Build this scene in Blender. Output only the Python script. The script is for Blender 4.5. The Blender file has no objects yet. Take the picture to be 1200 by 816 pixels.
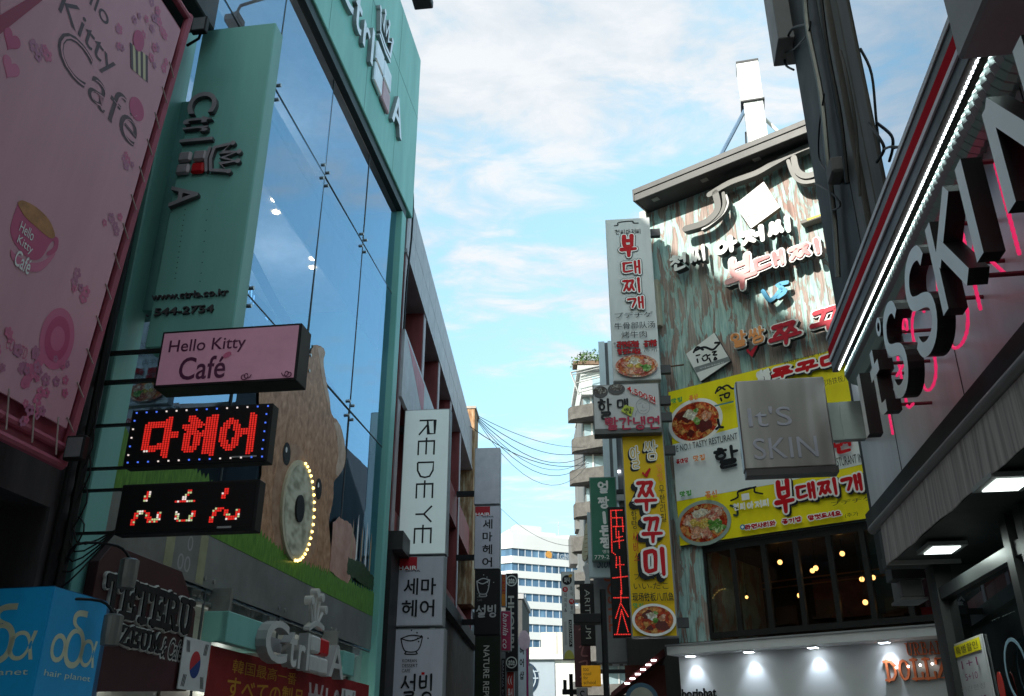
import bpy, bmesh, math, random
from mathutils import Vector, Matrix
random.seed(7)
SC = bpy.context.scene
COL = SC.collection
# ------------------------------------------------------------------ camera, sky, sun, exposure
CAMZ = 1.6
PITCH = math.atan(.453)
cam = bpy.data.cameras.new('camera'); cam.sensor_width = 36; cam.lens = 36*1059/1200
cam.clip_end = 3000; cam.clip_start = .05
co = bpy.data.objects.new('camera', cam); COL.objects.link(co)
co.location = (0, 0, CAMZ); co.rotation_euler = (math.pi/2+PITCH, 0, 0)
SC.camera = co
SUN_DIR = Vector((-.62, -.74, .56)).normalized()          # towards the sun
w = bpy.data.worlds.new('World'); SC.world = w; w.use_nodes = True
nt = w.node_tree; nd = nt.nodes; lk = nt.links
bg = nd['Background']; bg.inputs[1].default_value = .1
sky = nd.new('ShaderNodeTexSky'); sky.sky_type = 'NISHITA'; sky.sun_disc = False
sky.sun_elevation = math.asin(SUN_DIR.z); sky.sun_rotation = math.atan2(SUN_DIR.x, SUN_DIR.y)
sky.air_density = 1.0; sky.dust_density = 1.2; sky.ozone_density = 1.6
tc = nd.new('ShaderNodeTexCoord'); sp = nd.new('ShaderNodeSeparateXYZ'); lk.new(tc.outputs['Generated'], sp.inputs[0])
def wm(op, a, b=None):
    n = nd.new('ShaderNodeMath'); n.operation = op
    for i, v in enumerate((a, b)):
        if v is None: continue
        if isinstance(v, (int, float)): n.inputs[i].default_value = v
        else: lk.new(v, n.inputs[i])
    return n.outputs[0]
zc = wm('MAXIMUM', sp.outputs[2], .06)
cmb = nd.new('ShaderNodeCombineXYZ')
lk.new(wm('DIVIDE', sp.outputs[0], zc), cmb.inputs[0]); lk.new(wm('DIVIDE', sp.outputs[1], zc), cmb.inputs[1])
def cloud_noise(scale, detail, dist, off, rough=.55):
    mp = nd.new('ShaderNodeMapping'); mp.inputs['Location'].default_value = off; mp.inputs['Rotation'].default_value = (0, 0, .6)
    mp.inputs['Scale'].default_value = (1, 1.5, 1)
    lk.new(cmb.outputs[0], mp.inputs[0])
    n = nd.new('ShaderNodeTexNoise'); n.inputs['Scale'].default_value = scale; n.inputs['Detail'].default_value = detail
    n.inputs['Roughness'].default_value = rough; n.inputs['Distortion'].default_value = dist
    lk.new(mp.outputs[0], n.inputs['Vector']); return n.outputs['Fac']
n1 = cloud_noise(1.5, 3, .2, (3.1, 1.7, 0)); n2 = cloud_noise(4.2, 9, .35, (.4, 7.2, 0), .62)
den = wm('ADD', wm('MULTIPLY', n1, .5), wm('MULTIPLY', n2, .66))
den = wm('ADD', den, wm('MULTIPLY', wm('SUBTRACT', sp.outputs[2], .58), .3))   # the cloud sheet thins out towards the horizon
den = wm('SUBTRACT', den, wm('MULTIPLY', wm('MAXIMUM', wm('SUBTRACT', sp.outputs[0], .3), 0), .75))   # clearer sky to the east
rp = nd.new('ShaderNodeValToRGB'); rp.color_ramp.interpolation = 'EASE'
rp.color_ramp.elements[0].position = .47; rp.color_ramp.elements[0].color = (0, 0, 0, 1)
rp.color_ramp.elements[1].position = .68; rp.color_ramp.elements[1].color = (.95, .95, .95, 1)
lk.new(den, rp.inputs[0])
mul = nd.new('ShaderNodeMixRGB'); mul.blend_type = 'MULTIPLY'; mul.inputs[0].default_value = 1
tr_ = nd.new('ShaderNodeValToRGB'); lk.new(sp.outputs[2], tr_.inputs[0])                     # clear air: paler high up, deeper low down
tr_.color_ramp.elements[0].position = .12; tr_.color_ramp.elements[0].color = (.3, .36, .33, 1)
tr_.color_ramp.elements[1].position = .75; tr_.color_ramp.elements[1].color = (.9, .93, .66, 1)
lk.new(sky.outputs[0], mul.inputs[1])
ml2 = nd.new('ShaderNodeMixRGB'); ml2.blend_type = 'MULTIPLY'; ml2.inputs[0].default_value = 1; lk.new(tr_.outputs[0], ml2.inputs[1]); ml2.inputs[2].default_value = (4, 4, 4, 1)
lk.new(ml2.outputs[0], mul.inputs[2])
mx = nd.new('ShaderNodeMixRGB'); lk.new(rp.outputs[0], mx.inputs[0]); lk.new(mul.outputs[0], mx.inputs[1])
cr = nd.new('ShaderNodeValToRGB'); cr.color_ramp.elements[0].position = .35; cr.color_ramp.elements[0].color = (.39, .43, .47, 1); cr.color_ramp.elements[1].position = .62; cr.color_ramp.elements[1].color = (.52, .535, .55, 1)
lk.new(n2, cr.inputs[0]); cm = nd.new('ShaderNodeMixRGB'); cm.blend_type = 'MULTIPLY'; cm.inputs[0].default_value = 1; cm.inputs[2].default_value = (10, 10, 10, 1); lk.new(cr.outputs[0], cm.inputs[1]); lk.new(cm.outputs[0], mx.inputs[2])
lk.new(mx.outputs[0], bg.inputs[0])
sun = bpy.data.lights.new('sun', 'SUN'); sun.energy = 4.6; sun.angle = math.radians(.5); sun.color = (1, .95, .87)
so = bpy.data.objects.new('sun', sun); COL.objects.link(so)
so.rotation_euler = SUN_DIR.to_track_quat('Z', 'Y').to_euler(); so.location = (-20, -20, 40)
SC.view_settings.view_transform = 'Standard'; SC.view_settings.look = 'None'
SC.view_settings.exposure = .84; SC.view_settings.gamma = 1; SC.view_settings.use_curve_mapping = False
try:
    SC.cycles.use_denoising = True; SC.cycles.max_bounces = 8; SC.cycles.transparent_max_bounces = 12
    SC.cycles.caustics_reflective = False; SC.cycles.caustics_refractive = False; SC.cycles.sample_clamp_indirect = 6
except Exception: pass

# ------------------------------------------------------------------ frames: wall planes and the pixel rays that meet them
TH = PITCH; CT, ST = math.cos(TH), math.sin(TH)
def ray(x, y):
    u = (x-600)/1059; v = (408-y)/1059
    return u, CT-v*ST, ST+v*CT
class Fr:
    """vertical plane: a runs along it (reading direction), d towards the viewer, h is height above ground"""
    def __init__(s, O, az):
        s.O = O; s.az = az; r = math.radians(az)
        s.u = (math.sin(r), math.cos(r)); s.n = (s.u[1], -s.u[0])
    def off(s, d): return Fr((s.O[0]+s.n[0]*d, s.O[1]+s.n[1]*d), s.az)
    def px(s, x, y):
        X, Y, Z = ray(x, y)
        t = (s.O[0]*s.n[0]+s.O[1]*s.n[1])/(X*s.n[0]+Y*s.n[1])
        return (X*t-s.O[0])*s.u[0]+(Y*t-s.O[1])*s.u[1], Z*t+CAMZ
    def P(s, a, d, h): return Vector((s.O[0]+s.u[0]*a+s.n[0]*d, s.O[1]+s.u[1]*a+s.n[1]*d, h))
    def rect(s, xl, xr, yt, yb):
        ym = (yt+yb)/2; xm = (xl+xr)/2
        return s.px(xl, ym)[0], s.px(xr, ym)[0], s.px(xm, yb)[1], s.px(xm, yt)[1]
    def bx(s, bl, tr):
        a0, h0 = s.px(*bl); a1, h1 = s.px(*tr); return a0, a1, h0, h1
def wallframe(az, lat):                                    # a = metres along the street from the camera
    r = math.radians(az); return Fr((lat*math.cos(r), -lat*math.sin(r)), az)
T = wallframe(8.2, -6.0)                                   # teal glass building, left side of the street
HKF = wallframe(8.2, -5.9)
R = wallframe(2.7, -4.0)                                   # red building beyond it
KAZ = 8.8
def K(lat):                                                # right side, reading direction runs towards the camera: a = -along
    r = math.radians(KAZ); return Fr((lat*math.cos(r), -lat*math.sin(r)), KAZ+180)
W = Fr((3.4, 20.7), 128)                                   # weathered wood facade on the corner
def X(Y, x=0, az=97): return Fr((x, Y), az)                # planes across the street
def XS(along, az=8.2):
    r = math.radians(az); return Fr((along*math.sin(r), along*math.cos(r)), az+90)

# ------------------------------------------------------------------ materials
MATS = {}
def M(key, col=(.5, .5, .5), rough=.6, metal=0, emit=0, ecol=None, var=.12, scale=2.2, streak=0, spec=.32, bump=0):
    if key in MATS: return MATS[key]
    m = bpy.data.materials.new(key); m.use_nodes = True; n = m.node_tree.nodes; l = m.node_tree.links
    b = n['Principled BSDF']; b.inputs['Roughness'].default_value = rough; b.inputs['Metallic'].default_value = metal
    b.inputs['Specular IOR Level'].default_value = spec
    c4 = (*col, 1)
    if var:
        g = n.new('ShaderNodeTexCoord'); mp = n.new('ShaderNodeMapping'); mp.inputs['Scale'].default_value = (1, 1, .18 if streak else 1)
        l.new(g.outputs['Object'], mp.inputs[0])
        t = n.new('ShaderNodeTexNoise'); t.inputs['Scale'].default_value = scale; t.inputs['Detail'].default_value = 6; t.inputs['Roughness'].default_value = .65
        l.new(mp.outputs[0], t.inputs['Vector'])
        r = n.new('ShaderNodeMapRange'); r.inputs[1].default_value = .3; r.inputs[2].default_value = .7
        r.inputs[3].default_value = 1-var*1.6; r.inputs[4].default_value = 1+var*.5
        l.new(t.outputs['Fac'], r.inputs[0])
        v = n.new('ShaderNodeMixRGB'); v.blend_type = 'MULTIPLY'; v.inputs[0].default_value = 1; v.inputs[1].default_value = c4
        l.new(r.outputs[0], v.inputs[2]); l.new(v.outputs[0], b.inputs['Base Color'])
        rr = n.new('ShaderNodeMapRange'); rr.inputs[3].default_value = min(1, rough+.12); rr.inputs[4].default_value = max(.02, rough-.08)
        l.new(t.outputs['Fac'], rr.inputs[0]); l.new(rr.outputs[0], b.inputs['Roughness'])
        if bump:
            bu = n.new('ShaderNodeBump'); bu.inputs['Strength'].default_value = bump; bu.inputs['Distance'].default_value = .02
            l.new(t.outputs['Fac'], bu.inputs['Height']); l.new(bu.outputs[0], b.inputs['Normal'])
    else:
        b.inputs['Base Color'].default_value = c4
    if emit:
        b.inputs['Emission Color'].default_value = (*(ecol or col), 1); b.inputs['Emission Strength'].default_value = emit
    MATS[key] = m; return m
def glass(key, tint=(.8, .87, .87), ior=1.9, add=.0, rough=0, wav=0, refl=(.93, .97, 1)):
    if key in MATS: return MATS[key]
    m = bpy.data.materials.new(key); m.use_nodes = True; n = m.node_tree.nodes; l = m.node_tree.links
    n.remove(n['Principled BSDF']); out = n['Material Output']
    gl = n.new('ShaderNodeBsdfGlossy'); gl.inputs['Roughness'].default_value = rough; gl.inputs['Color'].default_value = (*refl, 1)
    tr = n.new('ShaderNodeBsdfTransparent'); tr.inputs[0].default_value = (*tint, 1)
    fr = n.new('ShaderNodeFresnel'); fr.inputs[0].default_value = ior
    ad = n.new('ShaderNodeMath'); ad.operation = 'ADD'; ad.use_clamp = True; ad.inputs[1].default_value = add
    l.new(fr.outputs[0], ad.inputs[0])
    mix = n.new('ShaderNodeMixShader'); l.new(ad.outputs[0], mix.inputs[0]); l.new(tr.outputs[0], mix.inputs[1]); l.new(gl.outputs[0], mix.inputs[2])
    if wav:
        g = n.new('ShaderNodeTexCoord'); t = n.new('ShaderNodeTexNoise'); t.inputs['Scale'].default_value = .6; t.inputs['Detail'].default_value = 1
        l.new(g.outputs['Object'], t.inputs['Vector']); bu = n.new('ShaderNodeBump'); bu.inputs['Strength'].default_value = wav; bu.inputs['Distance'].default_value = .05
        l.new(t.outputs['Fac'], bu.inputs['Height']); l.new(bu.outputs[0], gl.inputs['Normal'])
    l.new(mix.outputs[0], out.inputs[0]); MATS[key] = m; return m
def ramp_mat(key, stops, scale=(1, 1, 1), kind='NOISE', nscale=5, detail=6, rough=.6, dist=0, interp='LINEAR', bump=0, metal=0, emit=0, nrough=.6, spec=.15):
    if key in MATS: return MATS[key]
    m = bpy.data.materials.new(key); m.use_nodes = True; n = m.node_tree.nodes; l = m.node_tree.links
    b = n['Principled BSDF']; b.inputs['Roughness'].default_value = rough; b.inputs['Metallic'].default_value = metal; b.inputs['Specular IOR Level'].default_value = spec
    g = n.new('ShaderNodeTexCoord'); mp = n.new('ShaderNodeMapping'); mp.inputs['Scale'].default_value = scale; l.new(g.outputs['Object'], mp.inputs[0])
    if kind == 'NOISE':
        t = n.new('ShaderNodeTexNoise'); t.inputs['Detail'].default_value = detail; t.inputs['Distortion'].default_value = dist; t.inputs['Roughness'].default_value = nrough; o = t.outputs['Fac']
        t.inputs['Scale'].default_value = nscale; l.new(mp.outputs[0], t.inputs['Vector'])
    else:
        tn = n.new('ShaderNodeTexNoise'); tn.inputs['Scale'].default_value = nscale*.8; tn.inputs['Detail'].default_value = 3; l.new(mp.outputs[0], tn.inputs['Vector'])
        va = n.new('ShaderNodeVectorMath'); va.operation = 'MULTIPLY_ADD'; va.inputs[1].default_value = (.25, .25, .25)
        l.new(tn.outputs['Color'], va.inputs[0]); l.new(mp.outputs[0], va.inputs[2])
        t = n.new('ShaderNodeTexVoronoi'); t.inputs['Scale'].default_value = nscale; l.new(va.outputs[0], t.inputs['Vector'])
        s = n.new('ShaderNodeSeparateColor'); l.new(t.outputs['Color'], s.inputs[0]); o = s.outputs[0]
    r = n.new('ShaderNodeValToRGB'); r.color_ramp.interpolation = interp; e = r.color_ramp.elements
    while len(e) < len(stops): e.new(.5)
    for i, (p, c) in enumerate(stops): e[i].position = p; e[i].color = (*c, 1)
    l.new(o, r.inputs[0]); col = r.outputs[0]
    if kind != 'NOISE':
        mm = n.new('ShaderNodeMixRGB'); mm.blend_type = 'MULTIPLY'; mm.inputs[0].default_value = .7
        rr = n.new('ShaderNodeMapRange'); rr.inputs[1].default_value = 0; rr.inputs[2].default_value = .7; rr.inputs[3].default_value = 1.15; rr.inputs[4].default_value = .3
        l.new(t.outputs['Distance'], rr.inputs[0]); l.new(col, mm.inputs[1]); l.new(rr.outputs[0], mm.inputs[2]); col = mm.outputs[0]
    l.new(col, b.inputs['Base Color'])
    if emit: l.new(col, b.inputs['Emission Color']); b.inputs['Emission Strength'].default_value = emit
    if bump:
        bu = n.new('ShaderNodeBump'); bu.inputs['Strength'].default_value = bump; bu.inputs['Distance'].default_value = .02
        l.new(o, bu.inputs['Height']); l.new(bu.outputs[0], b.inputs['Normal'])
    MATS[key] = m; return m
def wood_mat():
    m = bpy.data.materials.new('peeling_painted_wood'); m.use_nodes = True; n = m.node_tree.nodes; l = m.node_tree.links
    b = n['Principled BSDF']; b.inputs['Roughness'].default_value = .75
    g = n.new('ShaderNodeTexCoord')
    def noise(sc, s, det, rgh=.6, dist=0):
        mp = n.new('ShaderNodeMapping'); mp.inputs['Scale'].default_value = sc; l.new(g.outputs['Object'], mp.inputs[0])
        t = n.new('ShaderNodeTexNoise'); t.inputs['Scale'].default_value = s; t.inputs['Detail'].default_value = det; t.inputs['Roughness'].default_value = rgh; t.inputs['Distortion'].default_value = dist
        l.new(mp.outputs[0], t.inputs['Vector']); return t.outputs['Fac']
    def ramp(f, st, it='LINEAR'):
        r = n.new('ShaderNodeValToRGB'); r.color_ramp.interpolation = it; e = r.color_ramp.elements
        while len(e) < len(st): e.new(.5)
        for i, (p, c) in enumerate(st): e[i].position = p; e[i].color = (*c, 1)
        l.new(f, r.inputs[0]); return r.outputs[0]
    def mix(f, a, c, bt='MIX'):
        x = n.new('ShaderNodeMixRGB'); x.blend_type = bt
        for i, v in enumerate((f, a, c)):
            if isinstance(v, (int, float)): x.inputs[i].default_value = v
            else: l.new(v, x.inputs[i])
        return x.outputs[0]
    bare = ramp(noise((14, 1, .5), 2, 5), [(.3, (.12, .075, .06)), (.5, (.29, .185, .155)), (.72, (.44, .31, .265))])
    paint = ramp(noise((7, 1, 1), 2, 4), [(.3, (.21, .36, .34)), (.55, (.36, .55, .52)), (.75, (.56, .7, .66))])
    mask = ramp(noise((2.7, 1, .5), 1.9, 6, .62, .5), [(.475, (0, 0, 0)), (.515, (1, 1, 1))])
    big = ramp(noise((1.2, 1, .5), .7, 2), [(.38, (0, 0, 0)), (.62, (.22, .22, .22))])
    c = mix(mask, bare, paint); c = mix(big, c, mix(mask, paint, bare), 'MIX')
    w_ = n.new('ShaderNodeTexWave'); w_.wave_type = 'BANDS'; w_.bands_direction = 'X'; w_.inputs['Scale'].default_value = 1.55; w_.inputs['Distortion'].default_value = .3; w_.inputs['Detail'].default_value = 1
    l.new(g.outputs['Object'], w_.inputs['Vector'])
    seam = ramp(w_.outputs['Fac'], [(0, (.62, .6, .58)), (.025, (1, 1, 1))])
    c = mix(1, c, seam, 'MULTIPLY'); l.new(c, b.inputs['Base Color'])
    bu = n.new('ShaderNodeBump'); bu.inputs['Strength'].default_value = .5; bu.inputs['Distance'].default_value = .02
    l.new(mask, bu.inputs['Height']); l.new(bu.outputs[0], b.inputs['Normal'])
    return m
WOOD = wood_mat()

# ------------------------------------------------------------------ things, parts, mesh collecting
OFF = {}
def thing(name, label, cat, fr, a, h, d=0, group=None):
    o = bpy.data.objects.new(name, None); o.empty_display_size = .1; COL.objects.link(o)
    o.location = fr.P(a, d, h); o.rotation_euler = (0, 0, math.atan2(fr.u[1], fr.u[0]))
    o['label'] = label; o['category'] = cat
    if group: o['group'] = group
    OFF[o.name] = (a, d, h); return o
TC = {}
def tmesh(s, bold=0, ext=0, shear=0):
    k = (s, bold, ext, shear)
    if k in TC: return TC[k]
    cu = bpy.data.curves.new('glyphs', 'FONT'); cu.body = s; cu.offset = bold; cu.extrude = ext; cu.shear = shear; cu.resolution_u = 4
    o = bpy.data.objects.new('glyphs', cu); COL.objects.link(o)
    dg = bpy.context.evaluated_depsgraph_get(); m = bpy.data.meshes.new_from_object(o.evaluated_get(dg))
    V = [tuple(v.co) for v in m.vertices]; Fs = [tuple(p.vertices) for p in m.polygons]
    bpy.data.objects.remove(o); bpy.data.curves.remove(cu); bpy.data.meshes.remove(m)
    xs = [v[0] for v in V]; ys = [v[1] for v in V]
    TC[k] = (V, Fs, min(xs), max(xs), min(ys), max(ys)); return TC[k]
def smooth(pts, k=4):
    if len(pts) < 3: return list(pts)
    out = []; n = len(pts)
    for i in range(n-1):
        p0 = pts[max(i-1, 0)]; p1 = pts[i]; p2 = pts[i+1]; p3 = pts[min(i+2, n-1)]
        for j in range(k):
            t = j/k
            out.append(tuple(.5*((2*p1[c])+(-p0[c]+p2[c])*t+(2*p0[c]-5*p1[c]+4*p2[c]-p3[c])*t*t+(-p0[c]+3*p1[c]-3*p2[c]+p3[c])*t**3) for c in range(len(p1))))
    out.append(tuple(pts[-1])); return out
class MB:
    def __init__(s): s.v = []; s.f = []; s.mi = []
    def face(s, pts, mi=0):
        i = len(s.v); s.v += [tuple(p) for p in pts]; s.f.append(tuple(range(i, i+len(pts)))); s.mi.append(mi)
    def raw(s, V, Fs, mi=0):
        i = len(s.v); s.v += V
        for f in Fs: s.f.append(tuple(i+j for j in f)); s.mi.append(mi)
    def box(s, a0, a1, d0, d1, h0, h1, mi=0):
        if a0 > a1: a0, a1 = a1, a0
        if d0 > d1: d0, d1 = d1, d0
        if h0 > h1: h0, h1 = h1, h0
        V = [(a, d, h) for h in (h0, h1) for d in (d0, d1) for a in (a0, a1)]
        s.raw(V, [(0, 2, 3, 1)[::-1], (4, 5, 7, 6)[::-1], (2, 6, 7, 3), (0, 1, 5, 4), (0, 4, 6, 2), (1, 3, 7, 5)], mi); return s
    def tube(s, pts, r, n=8, mi=0, cap=True):
        P = [Vector(p) for p in pts]; rs = r if isinstance(r, (list, tuple)) else [r]*len(P)
        V = []; ref = None
        for i, p in enumerate(P):
            t = (P[min(i+1, len(P)-1)]-P[max(i-1, 0)]).normalized()
            if ref is None: ref = t.orthogonal().normalized()
            ref = (ref-t*ref.dot(t)); ref = ref.normalized() if ref.length > 1e-6 else t.orthogonal().normalized()
            bn = t.cross(ref)
            for k in range(n):
                q = p+(ref*math.cos(2*math.pi*k/n)+bn*math.sin(2*math.pi*k/n))*rs[i]; V.append(tuple(q))
        Fs = []
        for i in range(len(P)-1):
            for k in range(n):
                a = i*n+k; b = i*n+(k+1) % n; Fs.append((a, b, b+n, a+n))
        if cap: Fs.append(tuple(range(n))[::-1]); Fs.append(tuple((len(P)-1)*n+k for k in range(n)))
        s.raw(V, Fs, mi); return s
    def prism(s, pts, d0, d1, mi=0, side=None):            # outline (a,h) extruded from d0 to d1
        n = len(pts)
        ar = sum(pts[i][0]*pts[(i+1) % n][1]-pts[(i+1) % n][0]*pts[i][1] for i in range(n))
        if ar < 0: pts = pts[::-1]
        s.face([(a, d1, h) for a, h in pts], mi)
        if abs(d1-d0) > 1e-6:
            s.face([(a, d0, h) for a, h in pts[::-1]], mi)
            for i in range(n):
                p = pts[i]; q = pts[(i+1) % n]
                s.face([(p[0], d0, p[1]), (q[0], d0, q[1]), (q[0], d1, q[1]), (p[0], d1, p[1])], mi if side is None else side)
        return s
    def ell(s, a, h, ra, rh, d, n=24, d0=None, mi=0, rot=0):
        c, si = math.cos(rot), math.sin(rot)
        pts = [(a+ra*math.cos(t)*c-rh*math.sin(t)*si, h+ra*math.cos(t)*si+rh*math.sin(t)*c) for t in (2*math.pi*k/n for k in range(n))]
        return s.prism(pts, d if d0 is None else d0, d, mi)
    def ball(s, a, d, h, r, n=10, sq=(1, 1, 1), mi=0):
        V = []; m = max(4, n//2)
        for i in range(m+1):
            th = math.pi*i/m
            for k in range(n):
                ph = 2*math.pi*k/n; V.append((a+r*sq[0]*math.sin(th)*math.cos(ph), d+r*sq[1]*math.sin(th)*math.sin(ph), h+r*sq[2]*math.cos(th)))
        Fs = [(i*n+k, i*n+(k+1) % n, (i+1)*n+(k+1) % n, (i+1)*n+k) for i in range(m) for k in range(n)]
        s.raw(V, Fs, mi); return s
    def ribbon(s, pts, wd, d, th=0, mi=0, side=None, closed=False, cap=True):
        n = len(pts); ws = wd if isinstance(wd, (list, tuple)) else [wd]*n
        L = []; Rr = []
        for i in range(n):
            a = pts[i-1] if (i > 0 or closed) else pts[i]; b = pts[(i+1) % n] if (i < n-1 or closed) else pts[i]
            tx, ty = b[0]-a[0], b[1]-a[1]; q = math.hypot(tx, ty) or 1; nx, ny = -ty/q, tx/q
            # mitre
            if 0 < i < n-1 or closed:
                e0 = (pts[i][0]-a[0], pts[i][1]-a[1]); q0 = math.hypot(*e0) or 1
                cs = abs(nx*(-e0[1]/q0)+ny*(e0[0]/q0)); k = 1/max(cs, .5)
            else: k = 1
            L.append((pts[i][0]+nx*ws[i]/2*k, pts[i][1]+ny*ws[i]/2*k)); Rr.append((pts[i][0]-nx*ws[i]/2*k, pts[i][1]-ny*ws[i]/2*k))
        if cap and not closed and n > 1:
            def capp(i, j):
                tx, ty = pts[i][0]-pts[j][0], pts[i][1]-pts[j][1]; q = math.hypot(tx, ty) or 1; tx /= q; ty /= q; r = ws[i]/2
                return [(pts[i][0]+r*(tx*math.cos(t)-ty*math.sin(t)), pts[i][1]+r*(ty*math.cos(t)+tx*math.sin(t))) for t in (-1.57, -.79, 0, .79, 1.57)]
            e1 = capp(0, 1); e2 = capp(n-1, n-2)
            polys = [e1, e2]
        else: polys = []
        rng = range(n if closed else n-1)
        for i in rng:
            j = (i+1) % n; polys.append([L[i], Rr[i], Rr[j], L[j]])
        for p in polys:
            ar = sum(p[i][0]*p[(i+1) % len(p)][1]-p[(i+1) % len(p)][0]*p[i][1] for i in range(len(p)))
            if ar < 0: p = p[::-1]
            s.face([(a, d+th, h) for a, h in p], mi)
        if th:
            sd = mi if side is None else side
            loops = []
            if closed: loops = [L, Rr[::-1]]
            else: loops = [(e1 if cap else []) + L[0:0] + [] ]; loops = [list(Rr)+(capp(n-1, n-2) if cap else [])+L[::-1]+(capp(0, 1) if cap else [])]
            for lp in loops:
                for i in range(len(lp)):
                    p = lp[i]; q = lp[(i+1) % len(lp)]
                    s.face([(p[0], d, p[1]), (q[0], d, q[1]), (q[0], d+th, q[1]), (p[0], d+th, p[1])], sd)
                    if not closed or True: pass
        return s
    def text(s, t, a0, a1, h0, h1, d, rot=0, bold=0, ext=0, shear=0, keep=False, mi=0, fn=None):
        V, Fs, x0, x1, y0, y1 = tmesh(t, bold, .5 if ext else 0, shear)
        w_, h_ = (x1-x0) or 1, (y1-y0) or 1
        if a0 > a1: a0, a1 = a1, a0
        if h0 > h1: h0, h1 = h1, h0
        if keep:
            cw, ch = (a1-a0, h1-h0) if rot in (0, 180) else (h1-h0, a1-a0)
            k = min(cw/w_, ch/h_); nw, nh = (w_*k, h_*k) if rot in (0, 180) else (h_*k, w_*k)
            ca, chh = (a0+a1)/2, (h0+h1)/2; a0, a1, h0, h1 = ca-nw/2, ca+nw/2, chh-nh/2, chh+nh/2
        out = []
        for x, y, z in V:
            u = (x-x0)/w_; v = (y-y0)/h_
            if rot == 0: A, H = a0+u*(a1-a0), h0+v*(h1-h0)
            elif rot == -90: A, H = a0+v*(a1-a0), h1-u*(h1-h0)
            else: A, H = a1-v*(a1-a0), h0+u*(h1-h0)
            if fn: A, H = fn(A, H)
            out.append((A, d+(z+.5)*ext if ext else d, H))
        s.raw(out, [f[::-1] for f in Fs] if False else Fs, mi); return s
    def build(s, name, mat, parent=None, label=None, bevel=0, smooth_=False, side=None, fr=None, kind=None, cat=None):
        """mat: material or list (by face index); side: second material for faces that do not face the viewer"""
        off = OFF[parent.name] if parent is not None else (0, 0, 0)
        me = bpy.data.meshes.new(name)
        if parent is None and fr is not None: V = [tuple(fr.P(*v)) for v in s.v]
        else: V = [(v[0]-off[0], -(v[1]-off[1]), v[2]-off[2]) for v in s.v]
        me.from_pydata(V, [], [f for f in s.f])
        ms = list(mat) if isinstance(mat, (list, tuple)) else [mat]
        if side is not None: ms.append(side)
        for m in ms: me.materials.append(m)
        if len(ms) > 1 and side is None:
            for p, i in zip(me.polygons, s.mi): p.material_index = i
        if smooth_:
            for p in me.polygons: p.use_smooth = True
        bm = bmesh.new(); bm.from_mesh(me)
        bmesh.ops.remove_doubles(bm, verts=bm.verts, dist=1e-5)
        if bevel:
            bmesh.ops.recalc_face_normals(bm, faces=bm.faces)
            es = [e for e in bm.edges if len(e.link_faces) == 2 and e.calc_face_angle(0) > .6]
            bmesh.ops.bevel(bm, geom=es, offset=bevel, segments=1, affect='EDGES', clamp_overlap=True)
        if side is not None:
            bm.normal_update()
            for f in bm.faces: f.material_index = 0 if abs(f.normal.y) > .6 else 1
        bm.to_mesh(me); bm.free()
        o = bpy.data.objects.new(name, me); COL.objects.link(o)
        if parent is not None: o.parent = parent; OFF[o.name] = off
        if label: o['label'] = label
        if kind: o['kind'] = kind
        if cat: o['category'] = cat
        return o

# ------------------------------------------------------------------ hand-brushed Hangul
CHO = 'ㄱㄲㄴㄷㄸㄹㅁㅂㅃㅅㅆㅇㅈㅉㅊㅋㅌㅍㅎ'; JUNG = 'ㅏㅐㅑㅒㅓㅔㅕㅖㅗㅘㅙㅚㅛㅜㅝㅞㅟㅠㅡㅢㅣ'
JONG = ' ㄱㄲㄳㄴㄵㄶㄷㄹㄺㄻㄼㄽㄾㄿㅀㅁㅂㅄㅅㅆㅇㅈㅊㅋㅌㅍㅎ'
def circ(cx, cy, rx, ry, n=14): return [(cx+rx*math.cos(1.7+2*math.pi*k/n), cy+ry*math.sin(1.7+2*math.pi*k/n)) for k in range(n+1)]
JM = {'ㄱ': [[(.08, .82), (.5, .86), (.86, .84), (.74, .5), (.5, .08)]], 'ㄴ': [[(.16, .9), (.14, .5), (.16, .16), (.5, .14), (.92, .22)]],
 'ㄷ': [[(.12, .86), (.88, .9)], [(.18, .84), (.15, .5), (.17, .16), (.5, .13), (.92, .2)]],
 'ㄹ': [[(.1, .9), (.82, .93), (.8, .58), (.16, .5), (.13, .12), (.5, .08), (.92, .14)]],
 'ㅁ': [[(.16, .88), (.18, .12), (.84, .14)], [(.16, .88), (.86, .9), (.84, .14)]],
 'ㅂ': [[(.16, .92), (.18, .12), (.84, .13)], [(.86, .95), (.84, .13)], [(.17, .54), (.84, .56)]],
 'ㅅ': [[(.52, .92), (.4, .5), (.08, .1)], [(.46, .56), (.68, .32), (.92, .1)]], 'ㅇ': [circ(.5, .48, .38, .4)],
 'ㅈ': [[(.1, .86), (.5, .88), (.84, .86), (.55, .5), (.1, .1)], [(.52, .52), (.72, .3), (.94, .1)]],
 'ㅊ': [[(.4, 1.06), (.6, 1.0)], [(.1, .8), (.5, .82), (.84, .8), (.55, .46), (.1, .1)], [(.52, .48), (.72, .3), (.94, .1)]],
 'ㅋ': [[(.08, .82), (.86, .84), (.74, .5), (.5, .08)], [(.1, .5), (.74, .52)]], 'ㅌ': [[(.12, .9), (.88, .92)], [(.16, .5), (.84, .53)], [(.16, .9), (.15, .14), (.92, .18)]],
 'ㅍ': [[(.06, .86), (.94, .88)], [(.3, .86), (.33, .14)], [(.7, .86), (.67, .14)], [(.04, .12), (.96, .15)]],
 'ㅎ': [[(.38, 1.02), (.62, .98)], [(.1, .78), (.9, .82)], circ(.5, .34, .3, .3)]}
for a_, b_ in (('ㄲ', 'ㄱ'), ('ㄸ', 'ㄷ'), ('ㅃ', 'ㅂ'), ('ㅆ', 'ㅅ'), ('ㅉ', 'ㅈ')):
    JM[a_] = [[(x*.52+o, y) for x, y in st] for o in (0, .48) for st in JM[b_]]
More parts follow.
